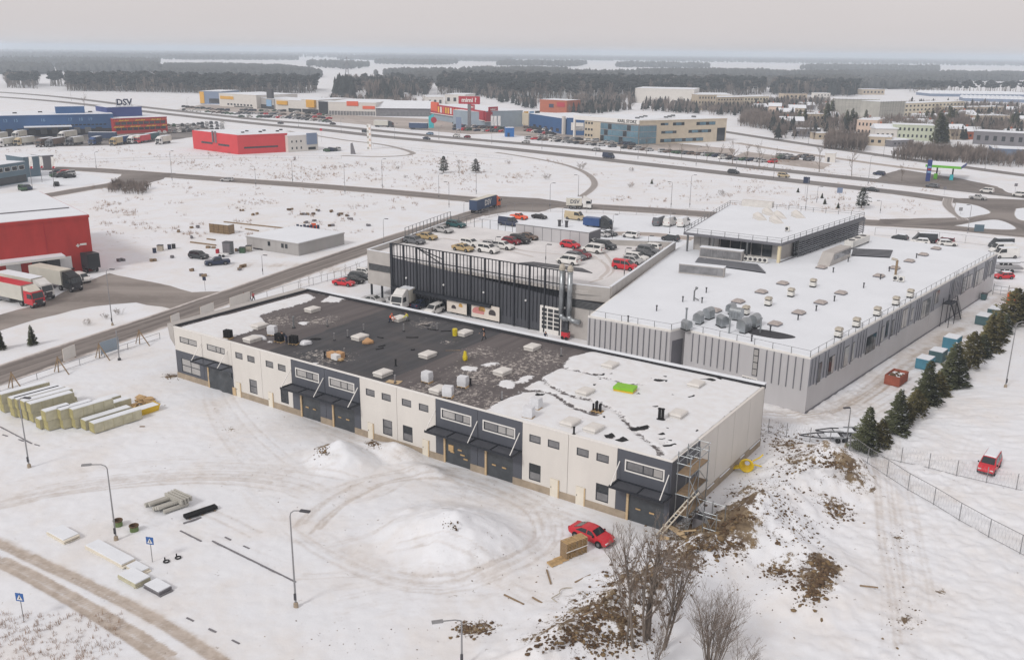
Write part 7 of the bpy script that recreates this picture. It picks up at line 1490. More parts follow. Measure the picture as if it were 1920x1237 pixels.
def road_sign(base,ty,label,plate,sz=.35,pict=False,group=None,cat='road sign'):
    p=GG(*base)if base[1]>600 else G(*base); h=tall(*base,ty); t=thing('road_sign',label,cat,p,R(-12),group); MB().tube([(0,0,0),(0,0,h)],.035,6).build('pole','lamp_steel',t); s=MB().box(-sz,sz,-.06,-.03,h-2*sz,h).build('sign_plate',plate,t)
    if pict:MB().add([(-.26,-.068,h-.6),(.26,-.068,h-.6),(0,-.068,h-.12)],[(0,1,2)]).build('white_triangle','white_trim',s); MB().tube([(0,-.072,h-.28),(0,-.078,h-.28)],.035,8).build('pictogram_head','car_black',s); MB().add([(-.02,-.075,h-.32),(.04,-.075,h-.33),(.09,-.075,h-.55),(.03,-.075,h-.46),(-.09,-.075,h-.56),(-.05,-.075,h-.42)],[(0,5,4,3,2,1)]).build('pictogram_body','car_black',s)
road_sign((286,1053),1006,'blue pedestrian crossing sign among the stacked timber','sign_blue',.36,True); road_sign((45,1165),1111,'blue pedestrian crossing sign beside the dirt road','sign_blue',.36,True)
road_sign((385,545),519,'small dark road sign at the mouth of the loading yard','car_navy',.35); road_sign((1571,391),352,'tall blue and grey direction board in the field by the pine','grey_blue',.8); road_sign((1509,370),332,'small blue board on a lamp-high pole behind the office roof','car_navy',1.0); road_sign((1835,434),421,'wide grey-green direction board at the roundabout','teal_grey',1.2); road_sign((1800,403),389,'narrow grey board on the traffic island','lamp_steel',.5); road_sign((1770,366),350,'round topped sign in the highway median near the roundabout','slate',.5); road_sign((1903,360),344,'round topped sign on the far highway verge','slate',.5); road_sign((603,266),241,'red topped sign behind the white annex','sign_red',.6)
t_=thing('monument','dark wedge shaped stone standing in the snow near the pylon','monument',G(662,289)); MB().add([(-1,-.6,0),(1.1,-.6,0),(1.1,.6,0),(-1,.6,0),(-.9,-.5,4.6),(-.1,-.5,4.9),(-.1,.5,4.9),(-.9,.5,4.6)],[(0,1,5,4),(1,2,6,5),(2,3,7,6),(3,0,4,7),(4,5,6,7)]).build('stone','slate',t_)
def pylon_mast(base,ty,label):
    p=G(*base); h=tall(*base,ty); t=thing('power_pylon',label,'power pylon',p); m=MB(); w=h*.09
    for a in((-1,-1),(1,-1),(1,1),(-1,1)):m.bar((a[0]*w,a[1]*w,0),(a[0]*.5,a[1]*.5,h),.5)
    for k in range(6):z0,z1=h*k/6,h*(k+1)/6; s0,s1=w+(.5-w)*k/6,w+(.5-w)*(k+1)/6; m.bar((-s0,-s0,z0),(s1,-s1,z1),.3); m.bar((s0,-s0,z0),(-s1,-s1,z1),.3)
    m.build('lattice_tower','slate',t)
    for z_ in(.68,.8,.92):MB().bar((-h*.18,0,h*z_),(h*.18,0,h*z_),.5).build('crossarm','slate',t)
pylon_mast((651,143),107,'tall lattice power pylon against the bright field'); pylon_mast((499,140),128,'small lattice power pylon above the pine wood'); pylon_mast((1016,136),115,'faint lattice power pylon behind the red store')
# chain-link fences
def fence(label,pts,h=1.9,step=None,mesh=True,rail=True,mat='lamp_steel',wire='galv',zoff=0.0,name='wire_fence',pr=.045):
    P=[GG(*p)if p[1]>640 else G(*p)for p in pts]; t=thing(name,label,'fence',P[0]); Q=[]
    for a,b in zip(P,P[1:]):
        n=max(1,round((b-a).length/step))if step else 1
        for i in range(n):q=a.lerp(b,i/n); q.z=ground_height(q.x,q.y)if q.y<150 else 0; Q.append(q)
    Q.append(P[-1]); ra,rb,ms=MB(),MB(),MB(); po=MB().tube([(0,0,-.1),(0,0,h)],pr,6).mesh('post',mat); Q=[q-P[0]for q in Q]
    for q in Q:ob('post',po,t,q)
    for a,b in zip(Q,Q[1:]):
        u=Vector((0,0,h-.03)); l=(b-a).length; ra.bar(a+u,b+u,.05); rb.bar(a+Vector((0,0,.12)),b+Vector((0,0,.12)),.04)
        if mesh:
            k=max(3,int(l/.35))
            for i in range(k):x=a.lerp(b,i/k); y=a.lerp(b,(i+1)/k); ms.bar(x+Vector((0,0,.15)),y+u,.008); ms.bar(y+Vector((0,0,.15)),x+u,.008)
    if rail:ra.build('top_rail',mat,t)
    rb.build('bottom_rail',mat,t)
    if mesh:w_=ms.build('wire_mesh',wire,t); w_['kind']='stuff'
fence('chain-link fence with steel posts running down the snowy slope',[(1593,845),(1626,869),(1662.6,893),(1702,919),(1750,946),(1798,976),(1853,1007),(1912,1038),(1980,1076)],2.0); fence('low chain-link fence in front of the red van',[(1640,855),(1689,867),(1741,878),(1793,892),(1849,905),(1905,918),(1960,930)],1.9,rail=False)
fence('wire fence behind the boat trailers',[(1440,812),(1474,820),(1518,829),(1555,836),(1592,845)],1.9,rail=False); fence('thin fence along the street beside the young trees',[(470,570),(560,542),(640,520),(690,500)],1.5,4.0,mesh=False); fence('tall wire fence round the van lot',[(845,432),(900,413),(965,395),(1100,399),(1320,409)],2.4,5.0,mesh=False); fence('post and rail fence along the footpath by the red building',[(640,298),(480,296),(300,300),(150,305)],1.2,9.0,mesh=False,name='rail_fence'); fence('roadside fence in the field below the highway',[(700,275),(830,288),(960,300)],1.2,6.0,mesh=False,name='rail_fence')
fence('lot fence behind the grey hall',[(1640,441),(1760,450),(1860,462)],2.0,5.0,mesh=False); fence('fence along the verge before the bare trees by the kiosk',[(1455,322),(1560,330),(1640,338)],1.2,6.0,mesh=False,name='rail_fence')
a,b=G(1861,552),G(1918,560); t_=thing('steel_gate','steel sliding gate across the back lane','gate',a,heading(a,b)); l=(b-a).length
for z_ in(.3,1.0,1.8):MB().bar((0,0,z_),(l,0,z_),.08).build('gate_rail','lamp_steel',t_)
for i in range(5):MB().bar((l*i/4,0,0),(l*i/4,0,2.2 if i in(0,2)else 1.8),.12 if i in(0,2)else .06).build('gate_post','lamp_steel',t_)
# site hoarding along the street: braced posts and a few sheets
for i,(px_,py_)in enumerate([(24,728),(110,698),(187,672),(262,645)]):
    p=GG(px_,py_); t_=thing('timber_brace','three-legged timber brace of the unfinished hoarding by the street','brace',p,0,'braces of the hoarding'); MB().bar((0,0,0),(.1,0,2.4),.12).build('leg','bare_wood',t_); MB().bar((.1,0,2.2),(1.9,-.9,0),.12).build('leg','bare_wood',t_); MB().bar((.1,0,2.3),(-.7,.2,0),.1).build('leg','bare_wood',t_)
for a_,b_,lb,mt in[((120,680),(143,670),'plain pale hoarding sheet beside the street','off_white'),((190,667),(224,656),'large bluish hoarding sheet beside the steel post','store_wall'),((377,598),(402,588),'white hoarding sheet behind the hall corner','off_white'),((432,580),(470,567),'white hoarding sheet below the three walkers','off_white'),((322,615),(338,608),'white hoarding sheet at the corner of the hall','off_white')]:
    a,b=G(*a_),G(*b_); t_=thing('hoarding_sheet',lb,'hoarding',a,heading(a,b)); l=(b-a).length; MB().box(0,l,-.03,.03,.2,2.1).build('sheet',mt,t_); [MB().box(x_-.05,x_+.05,.03,.13,0,2.2).build('post','bare_wood',t_)for x_ in(.1,l-.1)]
fence('thin rope line on posts along the street side of the site',[(0,735),(70,712),(150,685),(240,655),(300,635)],1.0,5.0,mesh=False,name='rope_fence')
# ================================================================== BUILDING SITE
ia=heading(GG(177.5,813),GG(265,785)); iu=Vector((math.cos(ia),math.sin(ia),0)); iv=Vector((-iu.y,iu.x,0))
def block(px_,py_,l0,z,lb,w=1.2,h=1.2,snow=True,off=0.0):
    l=l0*.67; p=GG(px_,py_); p.z=0; t=thing('insulation_block',lb,'insulation block',p+Vector((0,0,z)),ia+off,'stacked insulation blocks')
    MB().box(0.02,l,0,w,0,h).build('block','wool',t); MB().box(-.01,.02,.03,w-.03,.03,h-.03).build('end_face','wool_end',t)
    n=int(l/1.2)
    for i in range(1,n):MB().box(l*i/n-.015,l*i/n+.015,-.012,0,0,h).build('joint','wool_end',t)
    if snow:MB().box(.1,l-.1,.06,w-.06,h,h+.07).build('snow','snow',t)
for px_,py_,l,lv,lb in[(178,814,9.2,1,'low in front of the yellow tub'),(162,808,9.0,1,'just behind the foremost block'),(143,805,8.0,2,'in the stack behind the two low blocks'),(120,806,6.5,2,'in the stack with the darker end'),(92,809,5.0,2,'at the jutting corner of the pile'),(77,806,8.2,1,'tucked behind the jutting corner'),(64,794,8.5,2,'in the middle of the pile'),(52,789,9.5,2,'left of the pile middle'),(39,785,9.5,2,'beside the lamp post'),(29,784,9.5,2,'behind the lamp post'),(9,775,9.5,2,'at the outer end of the pile')]:
    for k in range(lv):block(px_+(-2 if k else 0),py_+(.5 if k else 0),l*(1 if not k else .96),1.22*k+.08,'%s insulation block %s'%('upper snow-topped' if k else('lower' if lv>1 else 'long snow-topped'),lb),snow=(k==lv-1))
for px_,py_,l in[(190,770,4.2),(205,778,4.6)]:block(px_,py_,l,.08,'short insulation block behind the pile by the pallets')
t_=thing('yellow_tub','yellow open tub filled with snow beside the insulation blocks','tub',GG(277,772),ia); m=MB(); m.add([(-1.15,-.6,0),(1.15,-.6,0),(1.15,.6,0),(-1.15,.6,0),(-1.35,-.8,.85),(1.35,-.8,.85),(1.35,.8,.85),(-1.35,.8,.85)],[(0,1,5,4),(1,2,6,5),(2,3,7,6),(3,0,4,7)]); m.build('tub','amber',t_); MB().box(-1.25,1.25,-.7,.7,.6,.82).build('snow_fill','snow',t_); [MB().bar((s*1.35,-.8,.85),(s*1.35,.8,.85),.08).build('rim','amber',t_)for s in(-1,1)]
def loose_pallet(px_,py_,z,tilt,rz,lb,grp):
    t=thing('pallet',lb,'pallet',GG(px_,py_)+Vector((0,0,z)),0,grp); t.rotation_euler=(tilt,tilt*.5,rz)
    for i in range(7):MB().box(-.6,.6,-.4+i*.8/6-.05,-.4+i*.8/6+.05,.12,.144).build('board','lumber',t)
    for x_ in(-.55,0,.55):MB().box(x_-.05,x_+.05,-.4,.4,0,.11).build('bearer','lumber',t)
r_=random.Random(4)
for i in range(12):loose_pallet(272+r_.uniform(-12,12),757+r_.uniform(-8,3),.12*(i%5),r_.uniform(-.3,.3),r_.uniform(0,3),'broken pallet thrown on the heap behind the yellow tub','heap of broken pallets')
for i in range(5):loose_pallet(251+r_.uniform(-7,7),766+r_.uniform(-4,2),.1*i,r_.uniform(-.25,.25),r_.uniform(0,3),'broken pallet in the low pile beside the yellow tub','low pile of pallets')
# pallet stack by the red car
p0=GG(1062,1051); ps=heading(GG(1062,1051),GG(1100,1036)); pu,pv=Vector((math.cos(ps),math.sin(ps),0)),Vector((-math.sin(ps),math.cos(ps),0))
t_=thing('pallet_stack','neat stack of wooden pallets beside the red saloon','pallet stack',p0,ps)
for lv in range(11):
    for c in range(2):
        x0=c*1.25
        for i in range(6):MB().box(x0+.02,x0+1.22,.02+i*.17,.13+i*.17,lv*.15+.12,lv*.15+.145).build('board','lumber',t_)
        for x_ in(.07,.62,1.17):MB().box(x0+x_-.05,x0+x_+.05,.02,.98,lv*.15+.0,lv*.15+.115).build('bearer','bare_wood',t_)
MB().box(-.02,2.5,-.02,.0,.78,.86).build('pale_strap','white_trim',t_)
for px_,py_,lb in[(1040,1056,'loose pallet lying half buried in snow by the stack'),(1052,1050,'second loose pallet leaning against the stack end')]:loose_pallet(px_,py_,0,.06,ps,lb,None)
# stacks of boards, pipes, rings
def boards(px_,py_,l,w,h,rz,lb,n=3,mat='door_cream'):
    t=thing('timber_stack',lb,'timber stack',GG(px_,py_),rz)
    for i in range(n):MB().box(r_.uniform(-.15,.05),l+r_.uniform(-.1,.2),r_.uniform(0,.06),w-r_.uniform(0,.06),h*i/n,h*(i+.8)/n).build('board',mat,t)
    for x_ in(.2,l*.5,l-.3):MB().box(x_,x_+.12,0,w,-.1,0).build('bearer','bare_wood',t)
    MB().box(.05,l-.05,.05,w-.05,h*(n-.2)/n,h*(n-.2)/n+.09).build('snow','snow',t)
bh=heading(GG(160,1030),GG(230,1068))
boards(88,1003,2.9,1.6,.4,bh,'flat snow-covered timber stack near the first track'); boards(160,1030,5.8,1.4,.45,bh,'long snow-covered timber stack beside the dirt road'); boards(236,1066,2.0,1.1,.3,bh,'short board pile at the end of the long stack',2); boards(222,1086,2.6,1.5,.5,bh,'snow-topped stack of yellowish slabs before the track',3,'wool'); boards(270,1103,2.1,1.3,.4,bh,'snow-topped stack with clear wrapping at the track corner',3,'slate')
t_=thing('panel_stack','pile of pale rolled netting and panels in the snow','panel stack',GG(274,950),bh)
for i in range(7):MB().tube([(i*.45,r_.uniform(-.2,.2),.25+.18*(i%3)),(i*.45+.5,2.6+r_.uniform(-.3,.3),.25+.18*(i%3))],.22,8).build('roll','net_grey',t_)
for i in range(4):MB().box(.6,3.4,1.8+i*.35,2.0+i*.35,.5,1.0).build('panel','net_grey',t_)
t_=thing('pipe_bundle','bundle of black pipes lying on bearers in the snow','pipe bundle',GG(349,975),heading(GG(349,976),GG(408,956)))
for i in range(8):y_=(i%4)*.19; z_=.18+.17*(i//4); MB().tube([(0,y_,z_),(3.3,y_,z_)],.09,6).build('pipe','rubber',t_)
for x_ in(.3,1.6,2.9):MB().box(x_,x_+.12,-.15,.75,0,.09).build('bearer','bare_wood',t_)
MB().bar((-.5,-.5,.05),(1.3,-.5,.05),.2,.1).build('plank','slate',t_)
M('ring_green',L(104,122,78),.8,.2,2)
for px_,py_,lb in[(222,985,'green sided manhole ring beside the lamp post'),(252,995,'green sided manhole ring with dark rim in the snow')]:
    t_=thing('manhole_ring',lb,'manhole ring',GG(px_,py_)); bm_=MB(); n=16
    for k,(r0,z0)in enumerate(((.40,0),(.40,.52),(.46,.53),(.46,.64),(.36,.64),(.34,.2))):bm_.v+=[(r0*math.cos(6.283*j/n),r0*math.sin(6.283*j/n),z0)for j in range(n)]
    for k in range(5):
        for j in range(n):bm_.f.append([k*n+j,k*n+(j+1)%n,(k+1)*n+(j+1)%n,(k+1)*n+j]); bm_.mi.append(0 if k==0 else 1)
    bm_.f.append([5*n+j for j in range(n)]); bm_.mi.append(1); bm_.build('ring',['ring_green','soil'],t_)
for px_,py_,lb in[(312,1053,'small dark valve ring lying in the snow by the road sign'),(334,1046,'second small valve ring standing in the snow by the road sign')]:
    t_=thing('valve_ring',lb,'valve ring',GG(px_,py_)); MB().tube([(.24*math.cos(a),.24*math.sin(a),.08)for a in np.linspace(0,6.283,15)],.06,6).build('ring','rubber',t_); MB().bar((-.2,.2,0),(-.2,.2,.35),.09).build('spindle','rubber',t_)
for a_,b_,lb in[((338,995),(378,1015),'short dark kerb line showing through the snow'),((398,1014),(555,1092),'long dark kerb line running to the lamp post'),((422,1007),(480,1034),'broken kerb line parallel to the long one'),((350,1158),(480,1222),'dotted kerb line beside the dirt road'),((0,800),(60,832),'kerb line below the insulation blocks'),((5,815),(75,836),'second kerb line below the insulation blocks')]:
    a,b=GG(*a_),GG(*b_); t_=thing('kerb_line',lb,'kerb',a,heading(a,b)); l=(b-a).length; n=int(l/1.0)+1; gap='dotted' in lb or 'broken' in lb or 'second' in lb
    for i in range(n):
        if gap and i%3:continue
        MB().box(l*i/n,l*(i+.94)/n,-.07,.07,-.05,.07).build('kerb_stone','slate',t_)
for px_,py_,l,rz,lb in[(1033,1095,2.3,1.7,'thin dark stick standing up in the snow'),(1078,1092,1.9,.7,'thin plank lying near the bent hose'),(998,1120,2.6,-.8,'weathered plank half buried in snow'),(1090,1155,1.6,.6,'dark batten at the foot of the soil bank'),(1612,1098,1.5,-.2,'dark plank lying in clean snow beyond the soil bank'),(1020,1185,1.4,.6,'weathered batten by the soil bank end'),(262,806-6,.6,.1,'dark offcut in the snow below the tub'),(945,1115,2.2,-.7,'pale batten near the weathered plank')]:
    p=GG(px_,py_); tag(MB().box(0,l,-.07,.07,.02,.1).build('plank','bare_wood',None,loc=p,rz=rz),lb,'plank')
p=GG(1060,1112); hp=[(1.1*math.cos(a)+.2*a,.8*math.sin(a),.06)for a in np.linspace(-.6,3.2,14)]+[(-1.2,-.8,.06),(-.6,-1.6,.06),(.5,-2.2,.06)]; tag(MB().tube([Vector(q)for q in hp],.05,6).build('hose','tan_cap',None,loc=p),'pale curved hose lying on the snow near the soil bank','hose')
# scaffold at the corner of the hall
scf=thing('scaffold','steel tube scaffold tower against the dark corner of the hall','scaffold',KO+KX*75.3,WA); ST=lambda pts,r=.045,nm='tube':MB().tube(pts,r,6).build(nm,'galv',scf)
for x_ in(.35,1.6):
    for y_ in(.2,2.4,4.6):ST([(x_,y_,.2),(x_,y_,8.6 if y_<4 else 7.9)],.05,'standard')
for z_ in(2.1,4.2,6.3,7.4,8.2):
    for x_ in(.35,1.6):ST([(x_,.1,z_),(x_,4.8,z_)],.04,'ledger')
    for y_ in(.2,2.4,4.6):ST([(.25,y_,z_),(1.75,y_,z_)],.04,'transom')
for k,z_ in enumerate((.3,2.1,4.2)):ST([(1.6,.2,z_),(1.6,2.4,z_+2.0)],.04,'brace'); ST([(1.6,4.6,z_),(1.6,2.4,z_+2.0)],.04,'brace')
for z_ in(2.15,4.25,6.35):MB().box(.35,1.6,.2,4.6,z_,z_+.06).build('deck_board','bare_wood',scf)
for x_ in(3.4,4.7):
    for y_ in(-.2,2.0):ST([(x_,y_,-.2),(x_,y_,3.6)],.05,'standard')
ST([(1.6,.2,6.0),(4.7,-.2,1.0)],.04,'brace'); ST([(3.4,-.2,.2),(4.7,-.2,3.2)],.04,'brace'); ST([(4.7,-.2,.2),(3.4,-.2,3.2)],.04,'brace')
for z_ in(1.8,3.4):ST([(3.4,-.2,z_),(4.7,-.2,z_)],.04,'ledger'); ST([(1.6,2.0,z_),(4.7,2.0,z_)],.04,'ledger')
lad=thing('site_ladder','pale wooden ladder leaning across the foot of the scaffold','ladder',KO+KX*74.6+KY*-1.6,WA); [MB().bar((o_,0,.2),(o_+2.6,2.6,4.6),.09).build('rail','door_cream',lad)for o_ in(0,.4)]; [MB().bar((2.6*k/9,2.6*k/9,.2+4.4*k/9),(2.6*k/9+.4,2.6*k/9,.2+4.4*k/9),.05).build('rung','door_cream',lad)for k in range(1,9)]
t_=thing('skip_box','open dark steel box with rubble beside the scaffold','skip',KO+KX*77.8+KY*2.6,WA); MB().box(-.9,.9,-.7,.7,.2,.3).build('floor','black_metal',t_); [MB().box(*q,.2,1.3).build('side','slate',t_)for q in((-.9,.9,-.75,-.7),(-.9,.9,.7,.75),(-.95,-.9,-.75,.75),(.9,.95,-.75,.75))]
t_=thing('board_heap','heap of weathered boards and sheets under the scaffold','board heap',KO+KX*77.6+KY*-1.2,WA)
for i in range(16):c=Vector((r_.uniform(-1.6,1.8),r_.uniform(-1.2,1.2),.25+.06*i)); a=r_.uniform(0,3.1); MB().obox(c,Vector((math.cos(a),math.sin(a),r_.uniform(-.2,.2)))*r_.uniform(.6,1.3),Vector((-math.sin(a),math.cos(a),0))*r_.uniform(.08,.35),Vector((0,0,.025))).build('board',random.choice(['bare_wood','plywood','bare_wood']),t_)
MB().box(-2.2,-1.2,-1.3,-1.2,0,1.0).build('sheet','plywood',t_)
# yellow hose coil by the end wall
M('hose_yellow',L(222,190,30),.45,.12,2)
hc=GG(1399,884); t_=thing('hose_coil','coil of bright yellow hose leaning by the hall end wall','hose',hc+Vector((0,0,.1)),R(-20))
for k in range(6):MB().tube([((.72-.07*k)*math.cos(a),-.25+k*.14,.75+(.72-.07*k)*math.sin(a))for a in np.linspace(0,6.283,21)],.10,6).build('loop','hose_yellow',t_)
for k in range(4):MB().tube([(-.6-k*.1,-.2+.16*k,.4),(-1.6,-.3+.15*k,.12),(-2.8,-.9+.15*k,.08)],.09,6).build('loose_end','hose_yellow',t_)
MB().tube([(.6,0,1.3),(1.3,-.2,1.9),(1.6,.3,2.1)],.08,6).build('loose_end','hose_yellow',t_); MB().tube([(.8,0,.9),(1.6,-.4,1.0)],.08,6).build('loose_end','hose_yellow',t_)
# trailers, skips and containers by the back lane
for k,(px_,py_,lb)in enumerate([(1500,824,'long grey boat trailer nearest the wire fence'),(1528,815,'second grey trailer with snow behind the first')]):
    p=GG(px_,py_); t_=thing('boat_trailer',lb,'trailer',p,heading(GG(1500,826),GG(1580,826))); [MB().bar((0 if s else 0,s*.1,.6),(2.2,s*.8,.6),.12).build('frame','lamp_dark',t_)for s in(-1,1)]; [MB().bar((2.2,s*.8,.6),(6.4,s*.8,.6),.12).build('frame','lamp_dark',t_)for s in(-1,1)]
    for x_ in(2.2,3.6,5.0,6.4):MB().bar((x_,-.8,.6),(x_,.8,.6),.1).build('crossmember','lamp_dark',t_)
    for x_ in(4.2,5.0):
        for s in(-1,1):MB().tube([(x_,s*.95-.09,.32),(x_,s*.95+.09,.32)],.32,12).build('wheel','rubber',t_)
    [MB().box(3.7,5.5,s*.95-.14,s*.95+.14,.66,.72).build('mudguard','galv',t_)for s in(-1,1)]; MB().box(3.0,4.6,-.6,.6,.66,.72).build('snow','snow',t_)
def container(px_,py_,l,w,h,mat,lb,rz=None,open_top=False,name='container'):
    t=thing(name,lb,'container',GG(px_,py_),GA if rz is None else rz,None);
    if open_top:
        [MB().box(*q,.1,h).build('side',mat,t)for q in((0,l,0,.1),(0,l,w-.1,w),(0,.1,.1,w-.1),(l-.1,l,.1,w-.1))]; MB().box(.1,l-.1,.1,w-.1,.1,h*.75).build('fill','snow',t); [lumpy(t,r_.uniform(.4,l-.4),r_.uniform(.3,w-.3),h*.75)for _ in range(12)]
    else:MB().box(0,l,0,w,.1,h).build('shell',mat,t); MB().box(.05,l-.05,.05,w-.05,h,h+.1).build('roof_snow','snow',t); MB().box(-.03,0,w*.2,w*.5,.2,h*.85).build('door',mat,t)
    for i in range(int(l/.6)):MB().box(.2+i*.6,.28+i*.6,-.04,0,.15,h-.05).build('rib',mat,t)
def lumpy(t,x_,y_,z_):MB().obox((x_,y_,z_+.05),Vector((.2,.08,.03)),Vector((-.06,.15,.02)),Vector((0,.02,.1))).build('rubble','soil',t)
M('skip_rust',L(150,84,66),.8,.2,1); M('cyan_box',L(72,126,146),.6,.12,1); M('teal_box',L(70,96,100),.7,.1,1)
container(1685,727,3.6,2.1,1.5,'skip_rust','rusty orange skip filled with snow and rubble',open_top=True,name='skip'); container(1741,696,2.6,2.0,1.6,'cyan_box','blue steel container with snow lid beside the rusty skip'); container(1765,682,2.6,2.0,1.7,'teal_box','small grey-green container behind the blue one'); container(1791,662,2.8,2.1,2.2,'cyan_box','tall cyan cabin with snow roof by the conifers'); container(1850,612,3.0,2.0,1.6,'teal_box','dark green container half hidden by conifers'); container(1872,600,3.0,2.0,1.7,'teal_box','second dark green container behind the conifers'); container(1911,575,3.5,2.3,2.4,'lorry_orange','orange box beyond the end of the conifer row')
for px_,py_,lb in[(1844,562,'dark waste bin against the grey hall wall')]:t_=thing('waste_bin',lb,'bin',GG(px_,py_),GA); MB().add([(-.5,-.4,.1),(.5,-.4,.1),(.5,.4,.1),(-.5,.4,.1),(-.6,-.5,1.2),(.6,-.5,1.2),(.6,.5,1.2),(-.6,.5,1.2)],[(0,1,5,4),(1,2,6,5),(2,3,7,6),(3,0,4,7),(4,5,6,7)]).build('body','teal_box',t_); MB().box(-.62,.62,-.52,.52,1.2,1.3).build('lid','lamp_dark',t_)
for px_,py_,l,mt,lb in[(1868,500,5.2,'snow','snow-covered flatbed trailer behind the white vans'),(1868,512,5.6,'lamp_steel','grey flatbed trailer in front of the snowy one')]:
    t_=thing('flatbed_trailer',lb,'trailer',G(px_,py_),0); MB().box(0,l,0,2.1,.8,1.0).build('bed','lamp_steel',t_); MB().box(.05,l-.05,.05,2.05,1.0,1.3).build('load',mt,t_); [MB().tube([(x_,y_-.1,.4),(x_,y_+.1,.4)],.4,12).build('wheel','rubber',t_)for x_ in(l*.4,l*.6)for y_ in(.1,2.0)]; MB().bar((l,1.05,.85),(l+1.4,1.05,.8),.12).build('drawbar','lamp_dark',t_)
# the field beyond the street: crates, stored goods
t_=thing('crate_wall','tall row of brown wooden crates with snow on top','crates',G(393,436),heading(G(393,436),G(428,440)))
for i in range(4):MB().box(i*1.55,i*1.55+1.45,0,2.2,0,2.3).build('crate','bare_wood',t_); [MB().box(i*1.55+.05,i*1.55+1.4,-.05,0,.3+k*.55,.6+k*.55).build('slat','soil_light',t_)for k in range(4)]
MB().box(0,6.1,.05,2.15,2.3,2.42).build('snow','snow',t_)
t_=thing('steel_cabinet','tall grey steel cabinet standing behind the pickup','cabinet',G(418,477),-.2); MB().box(0,1.9,0,1.6,0,2.7).build('shell','steel_dull',t_); [MB().box(.1+k*.85,.9+k*.85,-.05,0,.2,2.5).build('door','slate',t_)for k in(0,1)]; MB().box(-.05,1.95,-.05,1.65,2.7,2.8).build('roof','lamp_dark',t_)
for px_,py_,mt,lb in[(455,474,'car_green','green waste bin at the corner of the low workshop'),(467,471,'tan_cap','tan bin beside the green one at the low workshop'),(301,470,'tan_cap','tan crate standing upright in the stored goods'),(290,474,'car_navy','navy barrel beside the tan crate in the snow'),(318,467,'car_navy','navy barrel in the stored goods row'),(326,466,'car_black','black barrel at the end of the stored goods row')]:
    t_=thing('barrel' if 'barrel' in lb else 'bin',lb,'bin',G(px_,py_)); (MB().tube([(0,0,0),(0,0,1.0)],.42,10)if 'barrel' in lb else MB().box(-.6,.6,-.5,.5,0,1.25)).build('body',mt,t_); (MB().tube([(0,0,1.0),(0,0,1.08)],.45,10)if 'barrel' in lb else MB().box(-.65,.65,-.55,.55,1.25,1.35)).build('lid','lamp_dark',t_)
for px_,py_,n_ in[(545,394,4),(570,403,3),(589,403,3),(597,396,2),(620,398,2),(641,402,2),(634,404,2),(655,406,2),(656,412,2),(618,425,2),(589,416,2),(572,419,3),(546,428,3),(575,427,4),(588,432,4),(430,459,2),(395,466,2),(443,470,2),(366,428,2),(335,435,2),(358,446,2),(320,484,2),(288,490,2),(446,506,2),(456,501,2),(686,424,2),(454,396,2),(478,403,2),(224,489,2),(358,508,2),(380,518,2)]:
    t_=thing('block_pile','small pile of dark bricks or blocks scattered over the snowy plot','block pile',G(px_,py_),r_.uniform(0,3),'block piles on the snowy plot')
    for k in range(n_+1):MB().obox((r_.uniform(-.9,.9),r_.uniform(-.5,.5),.25),Vector((r_.uniform(.2,.5),.05,0)),Vector((-.05,.25,0)),Vector((0,0,r_.uniform(.15,.35)))).build('block',random.choice(['soil','slate','bare_wood']),t_)
t_=thing('orange_barrier','orange and white barrier pieces behind the low workshop','barrier',G(588,428)); MB().box(-.9,.9,-.3,.3,0,.8).build('barrier','orange',t_); MB().box(-.5,.6,-.25,.25,.8,1.3).build('barrier_top','orange',t_)
t_=thing('sign_letters','row of dark blue sheet letters stored behind the low workshop','stored letters',G(556,430),-.1); [MB().box(i*.9,i*.9+.6,0,.3,0,1.3-.2*(i%2)).build('letter_piece','car_navy',t_)for i in range(7)]
t_=thing('road_barrier','red and white barrier trailer beside the steel cabinet','barrier',G(405,482),-.1); MB().box(0,2.6,0,.9,.5,.8).build('bed','plastic_white',t_); MB().box(0,.5,0,.9,.8,1.7).build('board','sign_red',t_); [MB().tube([(x_,-.1,.3),(x_,.1,.3)],.3,10).build('wheel','rubber',t_)for x_ in(.9,1.7)]
for a_,b_,lb in[((420,417),(535,429),'long beam lying behind the crate row'),((460,430),(485,434),'short beam in front of the long one'),((357,455),(405,461),'dark plank lying in the plot snow'),((388,449),(404,451),'bent dark sheet in the plot snow')]:a,b=G(*a_),G(*b_); tag(MB().box(0,(b-a).length,-.15,.15,0,.3).build('beam','bare_wood',None,loc=a,rz=heading(a,b)),lb,'beam')
